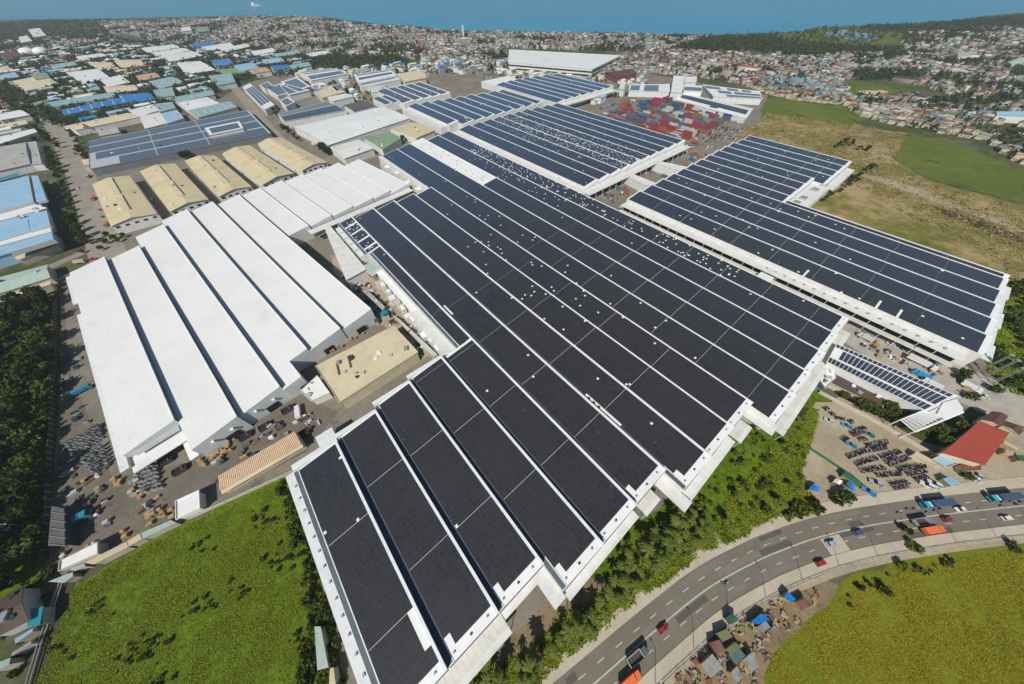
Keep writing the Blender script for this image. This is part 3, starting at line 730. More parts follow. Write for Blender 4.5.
add_box(fC2, FM, 'canopy', 444, 560, 242, 252.9, 0, 8.4, 'canopy_clean', 'wall_white')
bC3 = [438, 456, 475, 495, 515, 535, 556, 577]
bays = [[bC3[k], bC3[k+1], 412, 572-6*max(0, k-3), (415, 570-6*max(0, k-3)), None] for k in range(7)]
fC3 = saw('solar_factory', 'solar roofed factory in front of the white arena hall', 'factory', FM, bays, 10.4, 12.6, panel='solar_panel', aisles=lambda k: [466, 520], hole=lambda k, a, b: RC.random() < 0.003, cell=3)
add_box(fC3, FM, 'canopy', 402, 411.9, 437, 577, 7, 8.4, 'canopy_clean', 'wall_white')
add_box(fC3, FM, 'annex_roof', 573, 616, 438, 500, 0, 9.5, 'white_clean', 'wall_white')
bD = [233, 246, 258.5, 278, 295, 312, 330, 348]
bays = [[bD[k], bD[k+1], (598 if k < 2 else 584), (650 if k < 2 else 694), ((600 if k < 2 else 590), (648 if k < 2 else 690)), None] for k in range(7)]
fD = saw('solar_factory', 'grey panelled factory beside the cream flat roofed hall', 'factory', FM, bays, 9, 10.6, panel='solar_panel_far', hole=lambda k, a, b: RC.random() < 0.01, cell=4, ledge=2.0)

# --- white warehouse on the left
bays = [(-86.8, -64.6, 166.5, 368), (-64.6, -43.3, 145.5, 366), (-43.3, -22.0, 147, 390), (-22.0, -0.9, 161, 405), (-0.9, 19.8, 161, 403), (19.8, 41.4, 161.5, 399)]
wh = saw('white_warehouse', 'broad white sawtooth warehouse with thirteen bays on the left', 'warehouse', FW, bays, 9.7, 12.1, roof='roof_white_w', wall='wall_shed', ledge=0.5, windows=(1, 4))
bays = [(41.5, 61, 292, 400), (61, 82.2, 293, 400.5), (82.2, 103, 293.5, 398.7), (103, 124, 293.6, 398), (124, 144, 294, 397), (144, 164.5, 291.5, 388)]
W2 = saw('white_warehouse', 'tmp', 'warehouse', FW, bays, 9.9, 11.6, roof='roof_white_w', wall='wall_shed', ledge=0.4)
o2 = W2.location.copy(); o1 = wh.location.copy()
for ch in list(W2.children):
    ch.parent = wh; ch.location = o2-o1
bpy.data.objects.remove(W2, do_unlink=True)
W3 = saw('white_warehouse', 'tmp', 'warehouse', FW, [(-22, -11.8, 146, 160.95)], 9.7, 10.85, roof='roof_white_w', wall='wall_shed', clere='wall_shed', ledge=0.4)
o2 = W3.location.copy()
for ch in list(W3.children):
    ch.parent = wh; ch.location = o2-o1
bpy.data.objects.remove(W3, do_unlink=True)
add_box(wh, FW, 'side_canopy', 160, 309, -90.3, -87.0, 7.2, 7.6, 'ledge_white', 'wall_white')
add_box(wh, FW, 'side_canopy', 322, 366, -90.0, -87.0, 8.2, 8.6, 'ledge_white', 'wall_white')
add_box(wh, FW, 'canopy', 156.5, 166.3, -87, -64.8, 5.8, 6.2, 'white_clean', 'wall_white')
add_box(wh, FW, 'canopy', 163.0, 166.4, -83, -66, 8.0, 8.3, 'wall_grey', 'wall_grey')
add_box(wh, FW, 'canopy', 145.0, 158, -68.5, -64.9, 4.6, 5.0, 'white_clean', 'wall_white')
for b in (-58, -49.5, -38, -29):
    add_box(wh, FW, 'wall_vent', 144.2 if b < -43 else 145.8, 145.4 if b < -43 else 146.9, b, b+1.2, 6.6, 7.6, 'white_clean')
for i, b in enumerate((-54, -34, -16, 5, 27)):
    a = 145.2 if b < -43.3 else (146.8 if b < -22 else (145.8 if b < -11.8 else 160.8))
    add_box(wh, FW, 'loading_door', a-0.15, a+0.1, b, b+6, 0.05, 4.4, 'dark_opening')
add_box(wh, FW, 'end_canopy', 284.5, 292, 58, 164, 7.2, 7.7, 'canopy_clean', 'wall_white')
add_box(wh, FW, 'dark_gutter', 281.5, 284.4, 60, 164, 5.4, 5.8, 'dark_steel', 'wall_white')

def qbuild(name, label, cat, q, z, roof='white_clean', wall='wall_white', kind='gable', rise=2.5, ax=0, eave=0.6, panels=None, pmat='solar_panel_far', lights=0, vents=0, group=None, walls_part=True, seed=None, zb=None):
    """building from its four eave corners (photo points on the eave plane at height z); ridge runs along side ax"""
    P = [Vector((*G(p, z), z)) for p in q]
    FOOT.append([(p.x, p.y) for p in P])
    if ax: P = P[1:]+P[:1]
    A, B, C, D = P; c = (A+B+C+D)/4
    r = root(name, (c.x, c.y, 0), label, cat, group)
    def inset(p, d):
        v = (c-p); v.z = 0; return p+v.normalized()*d
    wm = MB(wall); I = [inset(p, eave*1.4) for p in P]
    wm.prism([(p.x, p.y) for p in I], 0, z-0.12, wall)
    rm = MB(roof)
    def bil(u, v, h=0.0):
        p = (A*(1-u)+B*u)*(1-v)+(D*(1-u)+C*u)*v
        if kind == 'gable': h += rise*(1-abs(2*v-1))
        elif kind == 'shed': h += rise*v
        return (p.x, p.y, z+h)
    def slab(u0, u1, v0, v1, h0, t, mb, mat):
        vs = [v0, v1] if not (kind == 'gable' and v0 < 0.5 < v1) else [v0, 0.5, v1]
        for va, vb in zip(vs[:-1], vs[1:]):
            pts = [bil(u0, va, h0), bil(u1, va, h0), bil(u1, vb, h0), bil(u0, vb, h0)]
            mb.prism([p[:2] for p in pts], [p[2] for p in pts], [p[2]+t for p in pts], mat, bottom=True)
    slab(0, 1, 0, 1, 0.0, 0.22, rm, roof)
    if kind == 'gable':
        for u in (0.012, 0.988):
            a_, b_, m_ = Vector(bil(u, 0)), Vector(bil(u, 1)), Vector(bil(u, 0.5))
            wm.face([tuple(a_-Vector((0, 0, .13))), tuple(b_-Vector((0, 0, .13))), tuple(m_-Vector((0, 0, 0.02)))], wall)
    if kind == 'shed':
        pts = [bil(0.01, 0.99), bil(0.99, 0.99)]
        wm.face([(pts[0][0], pts[0][1], z-0.2), (pts[1][0], pts[1][1], z-0.2), tuple(pts[1]), tuple(pts[0])], wall)
    wall_o = wm.build('wall', r)
    roof_o = rm.build('roof', r)
    if panels:
        pm = MB(pmat)
        for (u0, u1, v0, v1) in panels: slab(u0, u1, v0, v1, 0.34, 0.06, pm, pmat)
        pm.build('solar_array', roof_o)
    rr = random.Random(seed if seed is not None else hash(label) % 1000 if False else len(label)*7+int(abs(c.x)))
    if kind == 'flat':
        par = MB(wall)
        for (p, s) in ((0, 1), (1, 2), (2, 3), (3, 0)):
            p0, p1 = P[p], P[s]; d = (p1-p0); n = Vector((-d.y, d.x, 0)).normalized()*0.3
            if (c-p0).dot(n) < 0: n = -n
            e0 = p0+d.normalized()*0.3*(p % 2); e1 = p1-d.normalized()*0.3*(p % 2)
            par.prism([(e0.x, e0.y), (e1.x, e1.y), (e1.x+n.x, e1.y+n.y), (e0.x+n.x, e0.y+n.y)], z+0.23, z+0.6, wall)
        par.build('parapet', roof_o)
    if lights:
        for i in range(lights):
            u = (i+0.5)/lights
            for va, vb in ((0.12, 0.42), (0.58, 0.88)):
                lm = MB('ledge_white'); slab(u-0.006, u+0.006, va, vb, 0.23, 0.12, lm, 'ledge_white'); lm.build('skylight', roof_o)
    for i in range(vents):
        u, v = rr.uniform(0.08, 0.92), rr.uniform(0.1, 0.9); p = bil(u, v, 0.2)
        vm = MB('steel'); s = rr.uniform(0.8, 2.2); vm.box((p[0], p[1], p[2]-0.1), (s, s*rr.uniform(0.7, 1.6), rr.uniform(0.6, 1.4)), rr.uniform(0, 1.5), rr.choice(['steel', 'wall_grey', 'white_clean', 'dark_steel']))
        vm.build('roof_vent', roof_o)
    # door and window openings on the long side
    e0, e1 = I[0], I[1]; L = (e1-e0).length
    if L > 12 and c.length < 520:
        n = int(min(8, L//10)); d = (e1-e0).normalized(); nn = Vector((-d.y, d.x, 0))
        if (c-e0).dot(nn) > 0: nn = -nn
        for i in range(n):
            p = e0+d*(L*(i+0.5)/n)+nn*0.03
            om = MB('dark_opening'); om.box((p.x, p.y, 0.05 if i % 3 == 0 else z*0.5), (2.6 if i % 3 == 0 else 1.8, 0.12, min(3.2, z*0.5) if i % 3 == 0 else min(1.2, z*0.3)), math.atan2(d.y, d.x), 'dark_opening'); om.build('doorway' if i % 3 == 0 else 'window', wall_o)
    return r
wh['label'] = 'broad white sawtooth warehouse on the left, its roof crossed by dark slanting lines'
# --- cream warehouses in a row
YL = ['cream gabled warehouse beside the tree lined park road, widest of the row', 'cream gabled warehouse second from the park road', 'cream gabled warehouse in the middle of the row of five', 'cream gabled warehouse second from the right end of the row', 'cream gabled warehouse at the right end of the row, by the white roofed plant']
YQ = [[(92.3, 184.4), (129.8, 175.8), (157.2, 214), (111, 226.6)], [(140, 171.5), (175, 163.5), (208.8, 199.5), (170, 212)], [(184.6, 161), (215, 155.4), (252, 186.7), (218.8, 197)], [(222, 153.9), (249.5, 145.2), (293.8, 173.5), (262.5, 185.2)], [(257.3, 143.7), (280.8, 137.5), (327.5, 162.5), (301.7, 171)]]
for i, (l, q) in enumerate(zip(YL, YQ)):
    r = qbuild('cream_warehouse', l, 'warehouse', [q[0], q[3], q[2], q[1]], 8.5, 'cream', 'wall_white', 'gable', 2.6, vents=5, group='row of cream gabled warehouses')
    roof = [c for c in r.children if c.name.startswith('roof')][0]
    A, B, C, D = [Vector((*G(p, 8.5), 8.5)) for p in (q[0], q[3], q[2], q[1])]
    # raised ridge monitor and dark valley slot, front windows under the eave
    mm = MB('cream_pale')
    def pt(u, v): return (A*(1-u)+B*u)*(1-v)+(D*(1-u)+C*u)*v
    for (u0, u1) in ((0.03, 0.46), (0.50, 0.84)):
        pts = [pt(u0, .40), pt(u1, .40), pt(u1, .56), pt(u0, .56)]
        mm.prism([(p.x, p.y) for p in pts], 10.6, 11.9, 'cream_pale', 'cream_wall')
        dk = [pt(u0, .565), pt(u1, .565), pt(u1, .60), pt(u0, .60)]
        mm.prism([(p.x, p.y) for p in dk], 10.3, 10.85, 'dark_brown')
    mm.build('ridge_monitor', roof)
    d = (C-B); n = int(d.length/6)
    yaw = math.atan2(d.y, d.x)
    for k in range(n):
        p = B+d*((k+.5)/n); o = Vector((d.y, -d.x, 0)).normalized()
        if (p-(A+C)/2).dot(o) < 0: o = -o
        wm = MB('glass_dark'); wm.box((p.x-o.x*0.80, p.y-o.y*0.80, 5.6), (2.8, 0.25, 1.5), yaw, 'glass_dark'); wm.build('window', [c for c in r.children if c.name.startswith('wall')][0])
# --- buildings around the factories
B_ = qbuild('office_block', 'beige flat roofed office block between the white warehouse and the main factory', 'building', [(315.5, 366.5), (394, 326), (418.5, 352.5), (339.5, 403)], 8.5, 'cream_pale', 'cream_wall', 'flat', vents=10)
rf = [c for c in B_.children if c.name.startswith('roof')][0]
for (p, w, l, mt) in (((338, 369), 0.9, 9, 'rust'), ((349.5, 362), 0.9, 9, 'rust')):
    g = G(p, 8.8); mm = MB(mt); mm.box((*g, 8.72), (l, w, 0.5), R_(-62), mt); mm.build('roof_pipe', rf)
for i in range(9):
    t = (i+.6)/9.5; p = (339.5+(418.5-339.5)*t+1.5, 403+(352.5-403)*t+2.0); g = G(p, 3)
    mm = MB('rust'); mm.box((g[0], g[1], 2.6), (random.uniform(3, 6), 2.0, 0.15), R_(40), 'red_roof' if i % 2 else 'rust'); mm.build('awning', B_)
qbuild('annex_building', 'small white annex against the left end of the beige office block', 'building', Q(230, 310, [(452, 520), (560, 420), (640, 530), (520, 585)]), 5.5, 'white_clean', 'wall_white', 'flat', vents=3)
qbuild('low_shed', 'long pale low roofed shed squeezed against the corner of the solar factory', 'shed', [G_ for G_ in Q(320, 190, [(20, 225), (60, 222), (300, 510), (170, 582)])], 8, 'canopy_clean', 'wall_white', 'shed', 0.6)
# rust striped long building
q = Q(180, 390, [(245, 550), (735, 265), (778, 345), (256, 645)]); P = [Vector((*G(p, 5.2), 5.2)) for p in q]
c = sum(P, Vector())/4
r = root('striped_shed', (c.x, c.y, 0), 'long narrow shed with rust and cream striped roof beside the loading yard', 'shed')
wm = MB('cream_wall'); wm.prism([(p.x, p.y) for p in P], 0, 5.0, 'cream_wall'); wm.build('wall', r)
rm = MB('stripe_cream'); n = 46
for i in range(n):
    for (f0, f1, mt, h) in ((0, .55, 'stripe_cream', 0.16), (.55, 1, 'stripe_rust', 0.10)):
        u0, u1 = (i+f0)/n, (i+f1)/n
        a, b, d, e = P[0].lerp(P[1], u0), P[0].lerp(P[1], u1), P[3].lerp(P[2], u1), P[3].lerp(P[2], u0)
        rm.prism([(v.x, v.y) for v in (a, b, d, e)], 5.05, 5.2+h, mt)
rm.build('roof', r)
em = MB('cream_pale'); dd = (P[2]-P[3]).normalized(); nn_ = Vector((dd.y, -dd.x, 0)); nn_ = nn_ if (P[3]-c).dot(nn_) > 0 else -nn_
em.prism([tuple((P[3]+nn_*0.02)[:2]), tuple((P[2]+nn_*0.02)[:2]), tuple((P[2]+nn_*1.6)[:2]), tuple((P[3]+nn_*1.6)[:2])], 4.2, 4.6, 'cream_pale'); em.build('eave', r)
# boundary roofs and sheds along the left field
for i, (q, z, mt, l) in enumerate((
    ([(55, 522), (212, 460), (222, 488), (162, 530)], 3.2, 'pale_green', 'pale green lean-to roof at the corner of the left field'),
    ([(196, 440), (285, 403), (300, 425), (222, 455)], 3.2, 'pale_green', 'short pale lean-to roof next to the corner lean-to'),
    ([(285, 402), (556, 266), (572, 300), (352, 412)], 3.4, 'cream', 'long yellowish lean-to roof on the edge of the left field'),
    ([(560, 262), (640, 215), (660, 248), (576, 298)], 3.4, 'cream', 'short yellowish lean-to roof by the broken pallets'),
    ([(644, 214), (838, 128), (876, 146), (662, 250)], 3.2, 'pale_green', 'long pale green lean-to roof by the stacked crates'),
    ([(132, 388), (378, 264), (380, 345), (124, 458)], 4.2, 'white_clean', 'white flat roofed shed at the lower corner of the loading yard'))):
    qbuild('boundary_shed', l, 'shed', Q(40, 500, q), z, mt, 'concrete', 'flat' if i == 5 else 'shed', 0.4, eave=0.3)
qbuild('boundary_shed', 'white flat roofed shed between the striped shed and the stacked crates', 'shed', [(176, 501), (200, 490), (201, 508.5), (176.5, 520)], 4.2, 'white_clean', 'wall_white', 'flat')
q = [(52, 506), (66, 509), (66.8, 546), (48.6, 546)]
r = qbuild('netted_shed', 'dark grey net roofed shed by the woods at the left', 'shed', [q[0], q[3], q[2], q[1]], 5, 'net_grey', 'dark_steel', 'shed', 0.5)
rf = [c for c in r.children if c.name.startswith('roof')][0]
for i in range(5):
    a, b = G((51.6-0.6*i, 512+8*i), 5.3), G((66.2, 514+8*i), 5.9); mm = MB('steel'); mm.tube((*a, 5.4), (*b, 5.95), 0.12); mm.build('roof_bar', rf)
qbuild('brown_shed', 'dark brown roofed shed with white skylights in the lower left corner', 'shed', [G_ for G_ in Q(0, 570, [(-60, 220), (150, 100), (192, 325), (-60, 450)])], 5.5, 'dark_brown', 'wall_grey', 'gable', 1.2, vents=5)
for nm, qq, z, mt, l in (('teal_shed', [(186, 250), (282, 232), (270, 350), (188, 362)], 4, 'teal_paint', 'small dark teal roof beside the brown shed'), ('narrow_shed', [(100, 440), (215, 372), (222, 392), (112, 470)], 3, 'light_blue', 'thin pale blue roof below the brown shed'), ('green_shed', [(-30, 600), (72, 560), (76, 600), (-30, 660)], 4, 'pale_green', 'pale green roof at the lower left edge'), ('narrow_shed', [(80, 530), (205, 452), (214, 470), (92, 548)], 3, 'grey_roof', 'thin grey roof below the thin pale blue roof')):
    qbuild(nm, l, 'shed', Q(0, 570, qq), z, mt, 'concrete', 'shed', 0.5, eave=0.2)
qbuild('lean_to', 'pale blue roofed lean-to among bushes beside the main factory', 'shed', Q(300, 600, [(120, 215), (170, 215), (240, 545), (150, 570)], 8.14), 3.5, 'pale_green', 'wall_grey', 'shed', 0.5, eave=0.2)
qbuild('lean_to', 'cream roofed lean-to at the bottom edge beside the main factory', 'shed', Q(300, 600, [(245, 560), (275, 545), (300, 690), (245, 700)], 8.14), 3.5, 'cream_pale', 'wall_grey', 'shed', 0.5, eave=0.2)
# left pale sheds
r = qbuild('pale_shed', 'pale green gabled shed with cream edge by the left junction', 'shed', Q(0, 230, [(-120, 470), (445, 320), (470, 440), (-100, 620)], 9.245), 6, 'pale_green', 'cream_wall', 'gable', 1.4, vents=2)
qbuild('pale_shed', 'cream strip roofed shed in front of the pale green gabled shed', 'shed', Q(0, 230, [(-60, 640), (470, 470), (478, 505), (-40, 690)], 9.245), 4.5, 'cream_pale', 'cream_wall', 'shed', 0.4)
# blue factory at the left edge
r = qbuild('blue_factory', 'light blue roofed factory at the left edge beside the park road', 'factory', Q(0, 150, [(-260, 285), (185, 165), (345, 575), (-160, 730)]), 8.5, 'light_blue', 'light_blue', 'flat')
rf = [c for c in r.children if c.name.startswith('roof')][0]
for (qq, z0, z1, mt) in (([(-200, 255), (182, 167), (214, 330), (-180, 440)], 8.8, 12, 'light_blue'), ([(200, 165), (242, 162), (298, 318), (232, 332)], 8.8, 11, 'light_blue'), ([(-180, 450), (215, 340), (300, 370), (-170, 500)], 8.8, 9.6, 'roof_white'), ([(-150, 530), (175, 440), (190, 520), (-140, 620)], 8.8, 11.2, 'light_blue'), ([(182, 415), (298, 385), (322, 485), (192, 520)], 8.8, 11.6, 'light_blue'), ([(-120, 590), (322, 492), (330, 520), (-110, 640)], 8.8, 10.2, 'roof_white'), ([(55, 610), (330, 525), (343, 570), (62, 655)], 8.8, 12.2, 'light_blue')):
    mm = MB(mt); mm.prism(wp(Q(0, 150, qq), z1), z0, z1, mt, 'wall_grey'); mm.build('roof_block', rf)
for i in range(18):
    g = G((random.uniform(0, 45), random.uniform(205, 218)), 9.6); mm = MB('steel'); mm.box((*g, 9.6), (random.uniform(1, 4), random.uniform(1, 3), random.uniform(.8, 2)), R_(-50), random.choice(['steel', 'wall_grey', 'white_clean'])); mm.build('roof_plant', rf)
qbuild('blue_shed', 'thin pale blue canopy roofed shed in front of the light blue factory', 'shed', Q(0, 230, [(130, 255), (500, 110), (550, 140), (180, 285)], 9.245), 5, 'cream_pale', 'cream_wall', 'shed', .5)
qbuild('container_office', 'teal roofed shed behind the light blue factory', 'shed', Q(0, 150, [(-60, 195), (120, 148), (130, 165), (-60, 215)]), 7, 'teal_paint', 'wall_grey', 'flat')
# panelled low building in the upper left
qn = [(88, 141.5), (247.9, 110), (271.5, 133.5), (90, 169.5)]
r = qbuild('grey_solar_factory', 'wide low factory roofed in grey solar strips behind the cream warehouses', 'factory', qn, 7.5, 'wall_grey', 'roof_slate', 'flat', panels=[(u0, u1, v0, v1) for (v0, v1, s_) in ((0.02, 0.22, 0), (0.26, 0.47, 0), (0.51, 0.73, .03), (0.77, 0.985, .14)) for (u0, u1) in ((s_+.004, .33), (.336, .62), (.626, .985))], vents=4)
qbuild('roof_house', 'white penthouse with a solar roof on top of the grey solar factory', 'building', [(204.5, 128.5), (239.5, 121.5), (243.5, 128.5), (209.5, 135.5)], 11, 'white_clean', 'wall_white', 'flat', panels=[(0.1, 0.92, 0.15, 0.85)])
qbuild('guard_house', 'cream stepped block at the lower left corner of the grey solar factory', 'building', [(81, 160.5), (104, 156.5), (107, 162), (83, 166)], 6, 'cream_pale', 'cream_wall', 'flat', vents=3)
# white plant in the middle distance
r = qbuild('white_plant', 'large flat white roofed plant behind the cream warehouses', 'factory', Q(280, 60, [(85, 430), (650, 300), (832, 372), (312, 545)]), 8.5, 'roof_white', 'wall_white', 'gable', 1.8, panels=None, vents=8)
qbuild('dark_panel_plant', 'factory with two broad dark green grey panel roofs beside the white roofed plant', 'factory', Q(280, 60, [(-20, 345), (290, 265), (425, 322), (25, 395)]), 8.2, 'wall_grey', 'wall_white', 'gable', 1.6, panels=[(0.02, .98, .04, .48), (0.02, .98, .55, .97)])
qbuild('dark_panel_plant', 'small green grey roof by the crane', 'factory', Q(280, 60, [(405, 290), (520, 262), (610, 292), (470, 328)]), 7.8, 'net_grey', 'wall_white', 'gable', 1.0)
for i, (q, mt, l, kd) in enumerate((
    ([(318, 558), (500, 510), (600, 565), (412, 632)], 'canopy_clean', 'ribbed off-white hall next to the green roofed hall', 'gable'),
    ([(532, 500), (688, 460), (775, 500), (655, 575)], 'green_roof', 'green roofed hall at the head of the main factory', 'gable'),
    ([(700, 440), (845, 398), (992, 450), (872, 500)], 'cream', 'pale yellow roofed hall beside the speckled solar roof', 'gable'),
    ([(225, 205), (330, 160), (420, 205), (270, 245)], 'cream_pale', 'cream hall below the roof with three panel strips', 'flat'),
    ([(120, 75), (330, 52), (432, 88), (200, 132)], 'roof_white', 'white hall with three dark panel strips near the wood', 'gable'),
    ([(470, 92), (700, 60), (745, 100), (505, 150)], 'roof_white', 'white hall with long panel strips beside the cream flat roof', 'gable'),
    ([(500, 155), (738, 104), (772, 130), (530, 180)], 'roof_white', 'white hall with one dark panel strip by the tall crane', 'shed'),
    ([(738, 92), (900, 68), (938, 115), (800, 142)], 'cream_pale', 'cream flat roofed hall near the blue tarpaulins', 'flat'),
    ([(0, 165), (20, 150), (190, 195), (60, 225)], 'roof_white', 'white hall under square panels left of the cream halls', 'flat'),
    ([(330, 165), (400, 145), (415, 180), (360, 200)], 'cream_pale', 'little hall with a square panel patch on the cream roof edge', 'flat'),
    ([(560, 170), (650, 160), (690, 195), (590, 210)], 'canopy', 'pale curved shed left of the grey panelled factory', 'gable'),
    ([(300, 240), (420, 215), (470, 235), (340, 265)], 'canopy_clean', 'low white canopy left of the crane', 'flat'))):
    pn = {4: [(0.03, .97, .08, .22), (0.03, .97, .34, .46), (0.03, .97, .62, .92)], 5: [(0.05, .95, .1, .3), (.05, .95, .55, .75)], 6: [(0.03, .95, .12, .55)], 8: [(.03, .45, .1, .9), (.55, .95, .1, .9)], 9: [(.2, .8, .1, .9)]}.get(i)
    qbuild('factory_hall', l, 'factory', Q(280, 60, q), 8 if i < 3 else 9, mt, 'wall_white' if i not in (3, 7) else 'cream_wall', kd, 1.4, panels=pn, vents=3)
for i, (q, pn, l) in enumerate((
    ([(655, 172), (702, 150), (862, 288), (800, 320)], [(.03, .3, .15, .85), (.34, .62, .15, .85), (.66, .95, .15, .85)], 'narrow white building with three panel patches beside the park lane'),
    ([(762, 162), (818, 138), (860, 172), (800, 190)], [(.1, .9, .1, .9)], 'white building with one square of panels, furthest back of the white cluster'),
    ([(806, 184), (900, 150), (962, 208), (880, 232)], [(.08, .92, .08, .92)], 'white building almost covered by one square of panels'),
    ([(890, 262), (940, 238), (992, 270), (932, 300)], [(.12, .88, .12, .88)], 'little white building with a diamond of panels'),
    ([(900, 140), (1000, 110), (1090, 170), (990, 205)], [(.1, .9, .1, .9)], 'white building with a dark panel roof right of the white cluster'))):
    qbuild('white_building', l, 'building', Q(140, 60, q), 8, 'roof_white', 'wall_white', 'flat', panels=pn, group='white buildings with solar patches')
# arena hall and right-hand white factory
r = qbuild('arena_hall', 'white arena hall with broad flat roof and dark banded walls near the town', 'hall', Q(512, 0, [(-12, 199), (435, 223), (322, 278), (-16, 250)], 4), 14, 'roof_white', 'wall_white', 'flat', vents=3)
A4 = [Vector((*G(p, 14), 0)) for p in Q(512, 0, [(-12, 199), (435, 223), (322, 278), (-16, 250)], 4)]; cA = sum(A4, Vector())/4
dm = MB('dark_opening')
for (z0, z1) in ((3, 5.5), (8.5, 11)): dm.prism([tuple((p+(p-cA)*(-0.004))[:2]) for p in A4], z0, z1)
dm.build('dark_band', r)
r = qbuild('curved_white_factory', 'white factory with a long curved roof and dark panel strip beside the container yard', 'factory', Q(660, 60, [(150, 212), (600, 312), (548, 376), (102, 254)]), 6, 'roof_white', 'wall_white', 'gable', 3.0, panels=[(.03, .97, .5, .78)])
dm = MB('dark_opening'); e0, e1 = [Vector((*G(p, 9), 9)) for p in Q(660, 60, [(102, 254), (548, 376)])]
qbuild('panel_block', 'white stepped block carrying many panel rows behind the curved white roof', 'factory', Q(660, 60, [(270, 160), (640, 203), (655, 250), (340, 235)]), 8, 'roof_white', 'wall_white', 'flat', panels=[(.02, .3, .05, .3), (.42, .62, .05, .3), (.68, .84, .05, .3), (.2, .45, .42, .66), (.5, .98, .42, .66), (.3, .98, .76, .95)])
qbuild('white_block', 'tall white block at the left end of the curved white factory', 'building', Q(660, 60, [(86, 102), (160, 106), (140, 214), (70, 205)]), 14, 'roof_white', 'wall_white', 'flat')
qbuild('white_block', 'square white block right of the tall white block', 'building', Q(660, 60, [(162, 108), (236, 112), (234, 142), (156, 146)]), 15, 'roof_white', 'wall_white', 'flat')
qbuild('white_block', 'white block with a dark panel strip in front of the square white block', 'building', Q(660, 60, [(154, 162), (272, 168), (270, 204), (150, 198)]), 13, 'roof_white', 'wall_white', 'flat', panels=[(.03, .97, .3, .9)])
r = qbuild('gate_building', 'low white gate building with two panel patches and dark doorways beside the container yard', 'building', Q(560, 60, [(452, 160), (702, 156), (702, 205), (440, 198)]), 8, 'roof_white', 'wall_white', 'flat', panels=[(.02, .25, .1, .9), (.36, .72, .1, .95)])
